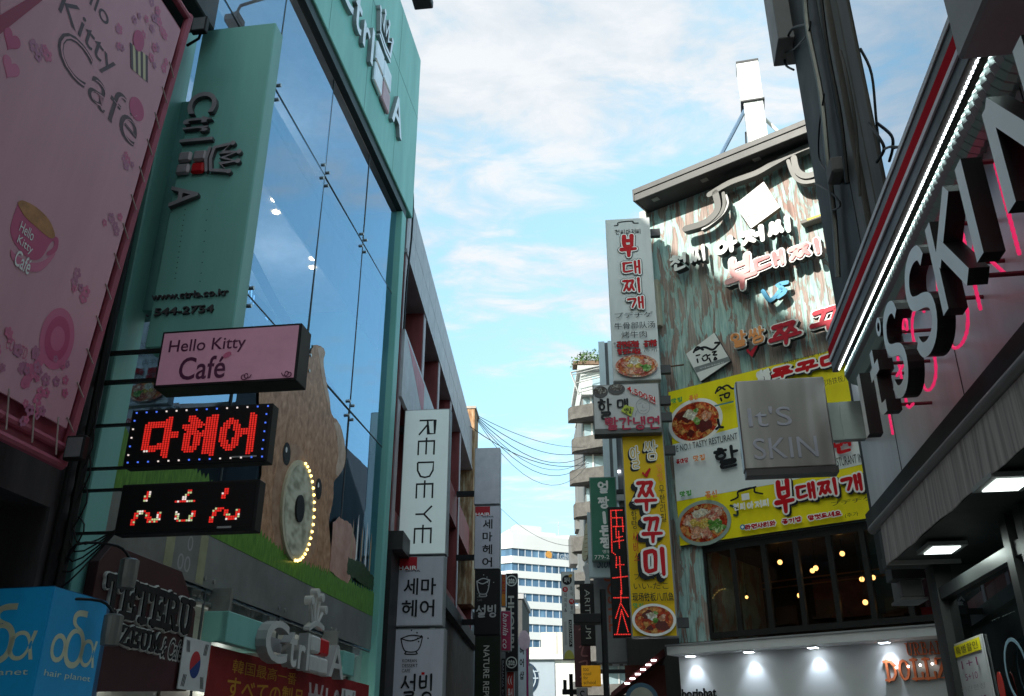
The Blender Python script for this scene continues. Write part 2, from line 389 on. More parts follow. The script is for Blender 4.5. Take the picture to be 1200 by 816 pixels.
VV = {'ㅏ': [[(.3, 1), (.32, 0)], [(.32, .54), (.85, .55)]], 'ㅐ': [[(.2, .96), (.22, .06)], [(.22, .52), (.7, .53)], [(.72, 1), (.74, 0)]],
 'ㅑ': [[(.3, 1), (.32, 0)], [(.32, .66), (.85, .67)], [(.32, .42), (.85, .43)]], 'ㅓ': [[(.7, 1), (.72, 0)], [(.1, .55), (.7, .54)]],
 'ㅔ': [[(.4, .95), (.42, .06)], [(0, .54), (.4, .53)], [(.82, 1), (.84, 0)]], 'ㅕ': [[(.7, 1), (.72, 0)], [(.15, .68), (.7, .67)], [(.15, .42), (.7, .42)]], 'ㅣ': [[(.5, 1), (.52, 0)]],
 'ㅗ': [[(.5, .95), (.5, .3)], [(.04, .28), (.96, .32)]], 'ㅛ': [[(.34, .95), (.34, .3)], [(.66, .95), (.66, .3)], [(.04, .28), (.96, .32)]],
 'ㅜ': [[(.04, .76), (.96, .8)], [(.52, .78), (.5, .02)]], 'ㅠ': [[(.04, .76), (.96, .8)], [(.34, .78), (.3, .05)], [(.66, .78), (.68, .02)]], 'ㅡ': [[(.04, .5), (.96, .54)]]}
CMP = {'ㅘ': 'ㅗㅏ', 'ㅙ': 'ㅗㅐ', 'ㅚ': 'ㅗㅣ', 'ㅝ': 'ㅜㅓ', 'ㅞ': 'ㅜㅔ', 'ㅟ': 'ㅜㅣ', 'ㅢ': 'ㅡㅣ', 'ㅒ': 'ㅐ', 'ㅖ': 'ㅔ'}
def syll(ch):
    """strokes of one syllable in a unit box"""
    if not '가' <= ch <= '힣':
        return []
    k = ord(ch)-0xAC00; c = CHO[k//588]; v = JUNG[k % 588//28]; t = JONG[k % 28]
    out = []
    def put(st, x0, x1, y0, y1): out.extend([[(x0+x*(x1-x0), y0+y*(y1-y0)) for x, y in s_] for s_ in st])
    yb = .4 if t != ' ' else 0
    if v in 'ㅗㅛㅜㅠㅡ':
        put(JM[c], .14, .86, yb+(1-yb)*.42, 1); put(VV[v], 0, 1, yb, yb+(1-yb)*.42)
    elif v in CMP and len(CMP[v]) == 2:
        hv, vv = CMP[v]; put(JM[c], .02, .58, yb+(1-yb)*.45, 1); put(VV[hv], 0, .64, yb, yb+(1-yb)*.42); put(VV[vv], .62, 1, yb, 1)
    else:
        v = CMP.get(v, v); put(JM[c], .0, .56, yb+.06, .97); put(VV[v], .6, 1, yb, 1)
    if t != ' ':
        put(JM.get(t, JM['ㄴ']), .2, .9, 0, .36)
    return out
def hangul(mb, s, a0, a1, h0, h1, d, wd, th=0, vertical=False, fn=None, jit=.04, gap=.12, seed=1, grow=0, sh=(0, 0), side=None, rise=0, mi=0):
    rnd = random.Random(seed); n = len(s)
    for i, ch in enumerate(s):
        ja, jh = rnd.uniform(-jit, jit), rnd.uniform(-jit, jit)
        if ch == ' ': continue
        if vertical: x0, x1 = a0, a1; st = (h1-h0)/n; y1 = h1-i*st-st*gap/2; y0 = y1-st*(1-gap)
        else: st = (a1-a0)/n; x0 = a0+i*st+st*gap/2; x1 = x0+st*(1-gap); y0, y1 = h0, h1
        cw, chh = x1-x0, y1-y0
        for k, stk in enumerate(syll(ch)):
            p = [(x0+(x+ja)*cw+sh[0], y0+(y+jh)*chh+sh[1]+rise*(x0+x*cw-a0)) for x, y in stk]
            if fn: p = [fn(*q) for q in p]
            p = smooth(p, 4) if len(p) > 2 else p
            m = len(p)
            ww = [(wd*(1.12-.3*j/max(m-1, 1)) if m > 2 or True else wd)+grow for j in range(m)]
            mb.ribbon(p, ww, d+.0006*(k+len(s)*0), th, mi=mi, side=side)
    return mb
SL = {'T': (.9, [[(.45, .95), (.45, 0)], [(0, .92), (.9, .92)], [(.04, .92), (.04, .7)], [(.86, .92), (.86, .7)], [(.25, .04), (.65, .04)]]),
 'E': (.85, [[(.2, 1), (.2, 0)], [(0, .94), (.8, .94)], [(0, .06), (.82, .06)], [(.2, .5), (.6, .5)], [(.78, .94), (.78, .74)], [(.8, .06), (.8, .28)], [(.58, .62), (.58, .38)]]),
 'R': (.95, [[(.2, 1), (.2, 0)], [(0, .94), (.55, .94), (.74, .84), (.74, .62), (.55, .5), (.2, .5)], [(.45, .5), (.72, .06), (.95, .06)], [(0, .05), (.4, .05)]]),
 'U': (.95, [[(.2, .95), (.2, .3), (.32, .08), (.5, .04), (.66, .08), (.76, .3), (.76, .95)], [(0, .94), (.38, .94)], [(.6, .94), (.95, .94)]]),
 'M': (1.1, [[(.18, .95), (.18, .02)], [(.9, .95), (.9, .02)], [(.18, .95), (.54, .3), (.9, .95)], [(0, .05), (.36, .05)], [(.72, .05), (1.1, .05)]]),
 'D': (.92, [[(.2, 1), (.2, 0)], [(0, .94), (.55, .92), (.8, .7), (.8, .3), (.55, .08), (0, .06)]]),
 'O': (.92, [[(.45+.34*math.cos(t*.524), .5+.44*math.sin(t*.524)) for t in range(13)]]),
 'L': (.8, [[(.2, 1), (.2, 0)], [(0, .95), (.42, .95)], [(0, .06), (.76, .06), (.76, .32)]]),
 'B': (.9, [[(.2, 1), (.2, 0)], [(0, .94), (.6, .92), (.7, .74), (.55, .54), (.2, .52)], [(.55, .52), (.78, .36), (.76, .16), (.6, .06), (0, .06)]]),
 'A': (.95, [[(.08, .05), (.45, .97), (.82, .05)], [(.22, .32), (.68, .32)], [(0, .04), (.3, .04)], [(.62, .04), (.95, .04)]]),
 'N': (1.0, [[(.18, 0), (.18, .96), (.8, .05), (.8, 1)], [(0, .94), (.3, .94)], [(0, .05), (.36, .05)], [(.62, .95), (1, .95)]])}
def slab(mb, s, a0, a1, h0, h1, d, wd, th=0, grow=0, side=None):
    tot = sum(SL[c][0] if c in SL else .5 for c in s)+.12*(len(s)-1); k = (a1-a0)/tot; x = a0
    for c in s:
        if c in SL:
            for j, st in enumerate(SL[c][1]): mb.ribbon([(x+p*k, h0+q*(h1-h0)) for p, q in st], wd+grow, d+.0006*j, th, cap=False if j > 9 else True, side=side)
            x += SL[c][0]*k
        else: x += .5*k
        x += .12*k
    return mb
# ------------------------------------------------------------------ sign boxes
class Sign:
    """a light box or board; fractions run from its top left corner"""
    def __init__(s, name, label, cat, fr, xl, xr, yt, yb, th=.2, face=None, case=None, group=None, rim=.025, back=0, rect=None):
        s.fr = fr; s.a0, s.a1, s.h0, s.h1 = rect or fr.rect(xl, xr, yt, yb); s.k = 0
        s.o = thing(name, label, cat, fr, (s.a0+s.a1)/2, s.h0, 0, group)
        MB().box(s.a0, s.a1, -th, 0, s.h0, s.h1).build('case', case or M('sign_case', (.32, .33, .34), .45), s.o, bevel=.008)
        s.face_o = MB().box(s.a0+rim, s.a1-rim, .001, .008, s.h0+rim, s.h1-rim).build('face', face, s.o)
    def q(s, fx, fy): return s.a0+fx*(s.a1-s.a0), s.h1-fy*(s.h1-s.h0)
    def r(s, x0, y0, x1, y1):
        a, b = s.q(x0, y1); c, d = s.q(x1, y0); return a, c, b, d
    def nd(s): s.k += 1; return .0105+.0035*s.k
    def text(s, t, x0, y0, x1, y1, mat, name='lettering', **k):
        return MB().text(t, *s.r(x0, y0, x1, y1), s.nd(), **k).build(name, mat, s.o)
    def rows(s, items, mat, name='lettering'):
        mb = MB(); d = s.nd()
        for it in items:
            t, x0, y0, x1, y1 = it[:5]; mb.text(t, *s.r(x0, y0, x1, y1), d, **(it[5] if len(it) > 5 else {}))
        return mb.build(name, mat, s.o)
    def hang(s, t, x0, y0, x1, y1, wd, layers, name='brush_lettering', **k):
        """layers: (material, grow, (shift a, shift h))"""
        p = s.o
        for mat, g, sh in layers:
            o = hangul(MB(), t, *s.r(x0, y0, x1, y1), s.nd(), wd, grow=g, sh=sh, **k).build(name, mat, p)
    def box(s, x0, y0, x1, y1, mat, name='printed_panel'):
        a, b, c, d = s.r(x0, y0, x1, y1); z = s.nd(); return MB().box(a, b, z-.003, z, c, d).build(name, mat, s.o)
    def ell(s, fx, fy, ra, rh, mat, name='printed_disc', rot=0, n=28):
        a, h = s.q(fx, fy); return MB().ell(a, h, ra, rh, s.nd(), n, rot=rot).build(name, mat, s.o)
    def strokes(s, sts, wd, mat, name='line_drawing', smo=True):
        mb = MB(); d = s.nd()
        for i, st in enumerate(sts):
            p = [s.q(*q) for q in st]; mb.ribbon(smooth(p) if smo and len(p) > 2 else p, wd, d+.0005*i)
        return mb.build(name, mat, s.o)
def food(s, fx, fy, ra, rh, tops, plate, rot=0, name='food_photo', base=None):
    """printed photograph of a dish: rim, broth and topping patches, all flat print; tops: (dx, dy, size, material)"""
    rnd = random.Random(int(fx*97+fy*31))
    a, h = s.q(fx, fy); mb = MB(); mats = [plate, base or F_RED]
    mb.ell(a, h, ra, rh, s.nd(), 36, mi=0, rot=rot); mb.ell(a, h, ra*.87, rh*.84, s.nd(), 36, mi=1, rot=rot)
    d = s.nd(); z = 0
    for dx, dy, sz, m in tops:
        if m not in mats: mats.append(m)
        for k in range(5):
            t = rnd.uniform(0, 6.28); q = rnd.uniform(0, .55)*sz; n = 11; rr = sz*rnd.uniform(.45, .75); r0 = rnd.uniform(0, 6)
            cx, cy = a+ra*(dx+q*math.cos(t)), h+rh*(dy+q*math.sin(t))
            pts = [(cx+ra*rr*(1+.3*math.sin(3*g+r0)+.18*rnd.uniform(-1, 1))*math.cos(g), cy+rh*rr*(1+.3*math.sin(2*g+r0))*math.sin(g)) for g in (2*math.pi*i/n for i in range(n))]
            mb.prism(pts, d+.0004*z, d+.0004*z, mi=mats.index(m)); z += 1
    return mb.build(name, mats, s.o)
# shared colours
BLACK = M('black_metal', (.014, .014, .015), .5, spec=.18); DARK = M('dark_grey_metal', (.055, .055, .06), .5)
INK = M('black_ink', (.012, .012, .014), .5, var=0, spec=.2); REDINK = M('red_ink', (.5, .008, .015), .45, var=0, spec=.15); WINK = M('white_ink', (.82, .82, .8), .45, var=.04, spec=.25)
STEEL = M('brushed_steel', (.62, .62, .63), .32, 1); GREY = M('grey_paint', (.34, .34, .35), .5); WHITE = M('white_paint', (.76, .76, .75), .5)
TEAL = M('teal_panel', (.19, .47, .42), .45, var=.1, scale=1.6, streak=1); GREENINK = M('green_ink', (.1, .35, .08), .5, var=0)
ORINK = M('orange_ink', (.8, .25, .05), .5, var=0); BROWNINK = M('dark_brown_ink', (.07, .02, .03), .5, var=0)
F_RED = ramp_mat('red_stew_print', [(0, (.35, .02, .01)), (.35, (.6, .06, .02)), (.6, (.75, .17, .05)), (.85, (.8, .4, .12))], kind='V', nscale=11, rough=.4)
F_MIX = ramp_mat('meat_print', [(0, (.5, .05, .05)), (.4, (.72, .2, .14)), (.7, (.85, .5, .35)), (1, (.9, .75, .6))], kind='V', nscale=13, rough=.4)
F_GRN = ramp_mat('greens_print', [(0, (.05, .2, .03)), (.5, (.2, .45, .08)), (1, (.7, .8, .45))], kind='V', nscale=13, rough=.4)
F_WHT = ramp_mat('noodle_print', [(0, (.75, .65, .45)), (.5, (.88, .82, .66)), (1, (.9, .88, .84))], kind='V', nscale=14, rough=.4)
F_YEL = ramp_mat('corn_print', [(0, (.7, .35, .05)), (.5, (.85, .6, .12)), (1, (.9, .75, .3))], kind='V', nscale=18, rough=.4)
PLATE = M('plate_print', (.85, .84, .8), .4, var=.05); STONE = M('stone_bowl_print', (.06, .055, .055), .4)
F_DRK = M('dark_sauce_print', (.12, .012, .008), .4, var=.3, scale=20); F_ORA = ramp_mat('ham_print', [(0, (.7, .2, .08)), (.5, (.8, .36, .2)), (1, (.85, .55, .42))], kind='V', nscale=14, rough=.4)
T_STEW = [(-.35, .3, .3, F_DRK), (.3, -.3, .34, F_DRK), (-.1, .25, .26, F_WHT), (.05, -.05, .16, F_GRN), (.4, .1, .25, F_ORA), (-.45, -.2, .22, F_RED), (.1, .45, .12, F_GRN), (-.2, -.5, .16, F_DRK)]
T_POT = [(0, 0, .5, F_ORA), (-.1, .45, .34, F_WHT), (.42, .3, .34, F_MIX), (.45, -.28, .3, F_GRN), (.1, -.02, .24, F_YEL), (-.5, .15, .28, F_MIX), (-.25, -.4, .36, F_ORA), (.15, -.55, .24, F_MIX), (-.3, 0, .2, F_YEL), (.25, -.05, .12, F_GRN)]
# ================================================================== SETTING: ground
def structure(name, mb, mat, fr=None):
    o = mb.build(name, mat, fr=fr or Fr((0, 0), 90)); o['kind'] = 'structure'; return o
MB_ = MB()
MB_.face([(-1500, 1500, 0), (1500, 1500, 0), (1500, -1500, 0), (-1500, -1500, 0)])
structure('ground', MB_, M('ground_concrete', (.2, .2, .19), .9, scale=.5))
m_ = MB(); m_.box(-40, 120, -1.55+.0, 5.4, .0, .004); structure('road', MB().box(-30, 130, .8, 6.6, .001, .005), M('stone_paving', (.3, .29, .28), .8, scale=6), T)
structure('pavement', MB().box(-30, 130, .02, .8, .0, .12), M('paving', (.28, .27, .26), .8, scale=4), T)

# ================================================================== LEFT: tall glass building
gb = thing('glass_building', 'tall glass fronted shop building with a pale turquoise fascia board across its top', 'building', T, 14.5, 0)
INWALL = M('interior_wall', (.05, .065, .1), .7); CEIL = M('interior_ceiling', (.8, .8, .8), .6)
MB().box(8.72, 8.98, -9, -.02, 0, 20.6).box(20.2, 20.5, -9, -.32, 0, 20.6).box(8.98, 20.2, -9, -8.7, 0, 20.6).build('wall', TEAL, gb)
MB().box(8.98, 20.2, -3.4, -3.2, 0, 15.2).build('interior_wall', INWALL, gb)
MB().box(8.98, 20.2, -8.7, -.05, 20.3, 20.6).build('roof', GREY, gb)
for h in (3.72, 8.3, 12.3):
    MB().box(8.98, 20.2, -3.2, -.22, h-.12, h+.22).build('floor_slab', CEIL, gb)
MB().box(8.98, 20.2, -3.2, -.05, 15.12, 15.3).build('ceiling', CEIL, gb)
fas = MB().box(8.72, 20.75, -.05, .22, 15.22, 20.85).build('fascia_board', TEAL, gb, bevel=.02)
MB().box(8.8, 20.3, .0, .16, 14.95, 15.2).build('fascia_gap', M('black_gap', (.02, .03, .03), .5), gb)
MB().box(19.92, 20.3, -.3, .17, 0, 14.95).box(20.3, 20.6, -.3, .06, 0, 15.2).build('frame', TEAL, gb, bevel=.015)
MB().box(8.75, 9.2, -.02, .14, 0, 15.0).build('frame', TEAL, gb, bevel=.015)
GL = glass('sky_glass', (.5, .6, .7), 1.65, .2, wav=.05, refl=(.5, .74, 1))
GLL = glass('shop_glass', (.75, .82, .8), 1.55, .05)
As = [9.2, 12.0, 14.7, 17.4, 19.92]; Hs = [0.15, 3.68, 8.33, 12.46, 14.95]
rp_ = random.Random(3)
for i in range(4):
    for j in range(4):
        a0, a1, h0, h1 = As[i]+.012, As[i+1]-.012, Hs[j]+.012, Hs[j+1]-.012
        e = [rp_.uniform(-.012, .012) for _ in range(4)]
        q = MB(); q.face([(a0, e[0], h0), (a1, e[1], h0), (a1, e[2], h1), (a0, e[3], h1)])
        q.build('glass_pane', GL if j > 0 else GLL, gb)
mj = MB()
for a in As[1:-1]: mj.box(a-.008, a+.008, -.02, .012, .15, 14.95)
for h in Hs[1:-1]: mj.box(9.2, 19.92, -.02, .0125, h-.009, h+.009)
mj.build('glazing_joint', M('joint_seal', (.1, .12, .13), .6), gb)
for a in As[1:-1]:                                         # spider fittings
    for h in Hs[1:-1]:
        f = MB(); f.box(a-.05, a+.05, -.16, -.05, h-.05, h+.05)
        for sa in (-1, 1):
            for sh in (-1, 1):
                f.tube([(a, -.1, h), (a+sa*.14, -.04, h+sh*.16)], .018, 6); f.tube([(a+sa*.14, -.06, h+sh*.16), (a+sa*.14, .05, h+sh*.16)], .034, 10)
        f.build('spider_fitting', M('dull_steel', (.4, .41, .4), .35, .8), gb)
LAMPW = M('warm_lamp', (1, .8, .5), emit=12, ecol=(1, .72, .4), var=0)
for a, d in ((15.0, -1.15), (15.45, -1.3), (17.45, -1.2), (17.85, -1.35), (12.6, -1.2)):
    o = MB(); n_ = 14
    o.raw([(a+.075*math.cos(2*math.pi*k/n_), d+.075*math.sin(2*math.pi*k/n_), 12.165) for k in range(n_)], [tuple(range(n_))]); o.build('downlight', LAMPW, gb)
for a_, h_ in ((11, 14.2), (16, 14.2), (12, 11.4), (17, 11.4)):  # unseen fill lights, added to brighten the ceilings behind the glass
    l = bpy.data.lights.new('room_fill', 'POINT'); l.energy = 16; l.shadow_soft_size = .15; l.color = (1, .95, .88)
    lo = bpy.data.objects.new('room_fill', l); COL.objects.link(lo); lo.location = T.P(a_, -1.9, h_-.3)
for a_ in (10.4, 13.2, 16, 18.8):  # added fill lights without fittings, to lift the grey partition
    l = bpy.data.lights.new('shop_fill', 'POINT'); l.energy = 7; l.shadow_soft_size = .05; l.color = (1, .97, .9)
    lo = bpy.data.objects.new('shop_fill', l); COL.objects.link(lo); lo.location = T.P(a_, -.28, 2.6)
MB().box(9.2, 20.1, -.32, -.26, 10.9, 12.2).build('white_bulkhead', M('bulkhead_white', (.85, .86, .88), .5, var=.08), gb)
MB().box(11.62, 11.95, -.6, -.3, 8.6, 11.2).build('post', M('raw_white_wood', (.8, .78, .72), .6, streak=1, var=.25), gb)
q = MB(); q.tube([(11.9, -.9, 8.6), (12.0, -1.0, 10.7), (15.2, -1.0, 9.9), (19.8, -1.0, 9.3)], .13, 4); q.build('beam', M('rusty_beam', (.16, .1, .08), .7, var=.4), gb)
NEON_REFL = M('blue_reflection_glow', (.3, .6, .9), emit=.9, ecol=(.25, .6, 1), var=0)  # mirrored neon sign imitated by glowing shapes behind the glass
q = MB()
for k in range(4):
    q.ribbon(smooth([(13.6+k*.9+x*.8, 9.35-.25*k+y*1.3) for x, y in ((0, 1), (.1, .1), (.5, .0), (.6, .5), (.9, .9), (1, .2))]), .05, -1.5-.01*k)
q.build('neon_reflection', NEON_REFL, gb)
# silver lettering, crown and tiles on the fascia
FL = T.off(.24)
mb = MB()
for ch, bl, tr, in (('C', (401, -12), (416, 8)), ('t', (417, 30), (426, 24)), ('r', (427, 64), (431, 44))): pass
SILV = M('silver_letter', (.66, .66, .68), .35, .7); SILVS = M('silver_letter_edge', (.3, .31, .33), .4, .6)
y0 = 16.55
for ch, a0, a1, h0, h1 in (('C', 13.35, 14.6, y0, y0+1.05), ('t', 14.72, 15.2, y0, y0+.95), ('r', 15.36, 15.85, y0, y0+.72), ('l', 15.98, 16.15, y0, y0+1.05), ('A', 17.95, 18.9, y0-.1, y0+.95)):
    MB().text(ch, a0, a1, h0, h1, .225, ext=.1, bold=.012).build('letter', SILV, fas, side=SILVS)
def four_tiles(par, a0, a1, h0, h1, d, th, mats, rot=False):
    am, hm = (a0+a1)/2, (h0+h1)/2; g = (a1-a0)*.025
    for i, (x0, x1, z0, z1) in enumerate(((a0, am-g, hm+g, h1), (am+g, a1, hm+g, h1), (a0, am-g, h0, hm-g), (am+g, a1, h0, hm-g))):
        MB().box(x0, x1, d, d+th, z0, z1).build('tile', mats[i], par, bevel=.03)
fj = MB()
for a in (11.1, 13.6, 16.1, 18.6): fj.box(a-.008, a+.008, .22, .2225, 15.25, 20.83)
fj.box(8.74, 20.73, .22, .2228, 18.62, 18.635); fj.build('panel_joint', M('teal_joint', (.07, .17, .15), .6), fas)
PINKT = M('pale_pink_tile', (.5, .3, .34), .4)
four_tiles(fas, 16.38, 17.7, y0-.2, y0+1.05, .225, .1, [SILV, SILV, SILV, PINKT])
def crown(par, ca, ch, w_, h_, d, th, mat, side, rot=0):
    c, s_ = math.cos(rot), math.sin(rot)
    f = lambda x, y: (ca+(x*w_)*c-(y*h_)*s_, ch+(x*w_)*s_+(y*h_)*c)
    mb = MB(); t = min(w_, h_)*.12
    mb.ribbon([f(*p) for p in ((-.42, .0), (-.5, .62), (-.2, .3), (-.17, .9), (0, .35), (.17, .9), (.2, .3), (.5, .62), (.42, 0))], t, d, th, side=None)
    mb.ribbon([f(-.42, -.02), f(0, -.1), f(.42, -.02)], t, d+.001, th); mb.ribbon([f(-.42, -.2), f(0, -.28), f(.42, -.2)], t, d+.001, th)
    for x, y in ((-.52, .7), (-.17, 1), (.17, 1), (.52, .7)):
        p = f(x, y); mb.ell(p[0], p[1], t*.85, t*.85, d+th+.002, 12, d0=d)
    return mb.build('crown_emblem', mat, par, side=side)
crown(fas, 17.0, 18.05, 1.1, .85, .225, .1, SILV, SILVS)

# bear picture film on the glass
TM = T.off(.03)
bear = thing('window_mural', 'large plush bear picture with grass strip covering the glass front', 'window graphic', TM, 15, 4.4)
FUR = ramp_mat('printed_fur', [(.28, (.22, .1, .05)), (.5, (.42, .22, .125)), (.7, (.6, .36, .23))], scale=(2.4, 1, 1.6), nscale=3.2, detail=9, rough=.45, nrough=.62, dist=.4)
GRS = ramp_mat('printed_grass', [(.3, (.05, .13, .02)), (.55, (.12, .27, .04)), (.8, (.22, .4, .09))], scale=(9, 1, 2), nscale=2.5, detail=8, rough=.35)
def pxs(fr, pts): return [fr.px(*p) for p in pts]
def jag(pts, amp, step, seed=1):
    r = random.Random(seed); out = []
    for i in range(len(pts)):
        p, q = pts[i], pts[(i+1) % len(pts)]; n = max(1, int(math.hypot(q[0]-p[0], q[1]-p[1])/step))
        for k in range(n): out.append((p[0]+(q[0]-p[0])*k/n+r.uniform(-amp, amp), p[1]+(q[1]-p[1])*k/n+r.uniform(-amp, amp)))
    return out
body = [(355, 435), (362, 418), (366, 409), (369, 404), (378, 407), (381, 413), (378, 423), (381, 441), (386, 465), (388.5, 485), (396, 494), (400, 509), (405, 529), (403, 547), (396, 559), (391.5, 565), (390, 588), (385.6, 612), (388, 650), (384, 684), (365, 672), (330, 652), (306, 634), (300, 604), (306, 560), (310, 500), (303, 470), (308, 444), (322, 432), (334, 430), (344, 436)]
MB().prism(jag(smooth(pxs(TM, body), 3), .016, .07), -.004, 0).build('head', FUR, bear)
gt = smooth(pxs(TM, [(108, 545), (116, 492), (124, 478), (136, 479), (150, 505), (162, 541), (196, 545), (232, 552), (268, 588), (300, 622), (330, 645), (365, 664), (400, 677), (425, 688), (443, 696)]), 8)
gtop = []
for k in range(len(gt)-1):
    (a0, h0), (a1, h1) = gt[k], gt[k+1]; n = max(1, int(math.hypot(a1-a0, h1-h0)/.05))
    for i in range(n): gtop.append((a0+(a1-a0)*i/n+random.uniform(-.012, .012), h0+(h1-h0)*i/n+(random.uniform(.02, .09) if i % 2 else random.uniform(-.05, 0))))
MB().prism([(19.9, 4.42), (9.22, 4.42), (9.22, 5.2)]+[p for p in gtop if 9.22 < p[0] < 19.9]+[(19.9, 4.95)], -.001, .006).build('grass_strip', GRS, bear)
EARM = ramp_mat('printed_ear', [(.3, (.4, .25, .17)), (.6, (.6, .43, .33))], nscale=4, detail=8, rough=.45)
MB().prism(jag(smooth(pxs(TM, [(391, 496), (397, 495), (402, 510), (405, 529), (403, 546), (396, 558), (393, 552), (396, 535), (395, 512), (391, 496)]), 3), .014, .06), .0005, .003).build('ear', EARM, bear)
MB().prism(jag(smooth(pxs(TM, [(372, 408), (377, 407), (381, 414), (379, 424), (382, 445), (386, 468), (383, 470), (377, 440), (374, 420), (372, 408)]), 3), .01, .06), .0005, .003).build('ear', EARM, bear)
MB().prism(jag(smooth(pxs(TM, [(322, 560), (330, 530), (347, 520), (364, 545), (372, 590), (370, 640), (352, 668), (330, 655), (320, 620), (319, 585), (322, 560)]), 3), .03, .08), .0005, .0025).build('snout', ramp_mat('printed_snout', [(.3, (.28, .14, .08)), (.6, (.44, .27, .18))], nscale=5, detail=8, rough=.45), bear)
paw = [(390, 613), (397, 606), (411, 614), (416, 632), (418, 650), (413, 672), (407, 684), (394, 676), (386, 668), (388, 640)]
MB().prism(jag(pxs(TM, paw), .015, .1), .004, .008).build('paw', ramp_mat('printed_paw', [(.35, (.4, .19, .14)), (.6, (.56, .32, .26))], nscale=2, rough=.35), bear)
EYE = M('print_black', (.012, .011, .012), .15)
for x, y, rx, ry in ((335.6, 532, 5, 13), (373, 573, 4.5, 12)):
    a, h = TM.px(x, y); MB().ell(a, h, .17, .2, .009).build('eye', EYE, bear); MB().ell(a-.04, h+.06, .04, .05, .012).build('eye_highlight', WINK, bear)
a, h = TM.px(347, 598)
mz = MB(); mz.ell(a, h, .74, .88, .05, 40, d0=.0, mi=0); mz.ell(a, h, .66, .8, .055, 40, d0=.051, mi=1)
mz_o = mz.build('muzzle', [M('cream_rim', (.55, .5, .36), .5), ramp_mat('plush_pattern', [(.35, (.3, .29, .22)), (.5, (.5, .48, .37)), (.6, (.62, .6, .48))], scale=(3, 1, 5), nscale=1.1, detail=1, rough=.2)], bear)
MB().ell(a, h, .64, .78, .046, 40, d0=.04).build('muzzle_back', ramp_mat('plush_pattern', [(.3, (.3, .29, .24)), (.6, (.6, .58, .48))], nscale=3, rough=.6), mz_o)
MB().ell(a-.02, h+.02, .19, .24, .09, 24, d0=.056).build('nose', EYE, bear)
bl = MB()
for k in range(-9, 11):
    t = k*.157-.1; bl.ball(a+.73*math.cos(t), .06, h+.87*math.sin(t), .028, 6)
bl.build('bulbs', M('yellow_bulb', (1, .75, .2), emit=2.5, ecol=(1, .72, .2), var=0), mz_o)
for k in range(5):                                         # pale hut towers printed in the grass
    aa = 18.05+.33*k; MB().prism([(aa, 5.1), (aa+.1, 5.1), (aa+.09, 5.9+.18*(k % 2)), (aa+.05, 6.15+.18*(k % 2)), (aa+.01, 5.9+.18*(k % 2))], .0065, .0085).build('printed_tower', WINK if k % 2 else M('print_tan', (.45, .32, .2), .4), bear)
MB().prism(jag([(17.9, 5.0), (19.8, 4.95), (19.8, 5.25), (18.9, 5.4), (17.9, 5.32)], .03, .07), .009, .011).build('printed_bush', M('print_bush', (.03, .07, .02), .4, var=.4, scale=9), bear)
wfm = thing('window_film', 'dim grey film strip with pale stripes on the glass under the green grass strip', 'window film', TM, 14.5, 3.72)
MB().box(9.22, 19.9, -.004, .002, 3.72, 4.415).build('film', M('film_grey', (.2, .2, .19), .3, var=.25, scale=1.1, spec=.45), wfm)
sq = MB()  # yellowish reflections in the glass, painted on as pale stripes
for a in (10.7, 11.6): sq.box(a, a+.22, .0025, .0035, 3.74, 4.4)
sq.build('stripes', M('film_reflection', (.34, .33, .2), .35, var=.2), wfm)
MB().text('0', 11.25, 11.4, 4.1, 4.3, .004).text('00', 11.05, 11.4, 3.82, 4.03, .004).build('pale_lettering', M('film_pale', (.34, .34, .33), .4, var=0), wfm)
# faint figures on the lower glass
MB().text('0 00', 9.5, 11.4, 4.75, 5.1, .035).text('OPEN', 12.4, 13.6, 4.05, 4.3, .035)
fr_ = MB()
fr_.box(9.3, 10.5, -.9, -.86, 4.0, 4.5)
# blade sign, teal
BX = XS(8.9)
bs = thing('blade_sign', 'tall turquoise blade sign with raised rotated lettering and red tile, fixed to the glass building', 'sign', BX, -5.1, 5.95)
MB().box(-5.62, -4.56, -.28, 0, 5.95, 10.8).build('case', TEAL, bs, bevel=.015)
MB().box(-6.12, -5.62, -.5, -.2, 6.55, 9.75).build('bracket_box', M('dark_teal', (.12, .3, .28), .5), bs, bevel=.01)
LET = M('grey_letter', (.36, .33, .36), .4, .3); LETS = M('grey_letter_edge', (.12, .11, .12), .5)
for ch, (x0, y0_), (x1, y1_) in (('C', (221, 138), (259, 110)), ('t', (217, 150), (252, 139)), ('r', (216, 160), (247, 151)), ('l', (213, 171), (252, 164)), ('A', (200, 246), (237, 219))):
    a0, a1, h0, h1 = BX.bx((x0, y0_), (x1, y1_)); MB().text(ch, a0, a1, h0, h1, 0, rot=-90, ext=.07, bold=.012).build('letter', LET, bs, side=LETS)
a0, a1, h0, h1 = BX.bx((207, 208), (245, 178))
REDT = M('red_tile', (.5, .01, .015), .35)
four_tiles(bs, a0, a1, h0, h1, .0, .07, [LET, LET, LET, REDT])
a_, h_ = BX.px(252, 189); crown(bs, a_, h_, .42, .34, 0, .06, LET, LETS, rot=-1.57)
MB().text('www.ctrla.co.kr', *BX.bx((178, 353), (269, 339)), .001, ext=.03, bold=.01).text('. 544-2754', *BX.bx((172, 372), (252, 358)), .001, ext=.03, bold=.012).build('raised_text', M('dark_letter', (.06, .055, .06), .5), bs)
dots = MB()
for k in range(22):
    x = 217-k*.9 if k < 14 else 243-(k-14)*1.2; y = 246+(k if k < 14 else (k-14)*2)*6.2
    a_, h_ = BX.px(x, min(y, 330)); dots.ell(a_, h_, .008, .008, .003, 6)
dots.build('screw_holes', INK, bs)
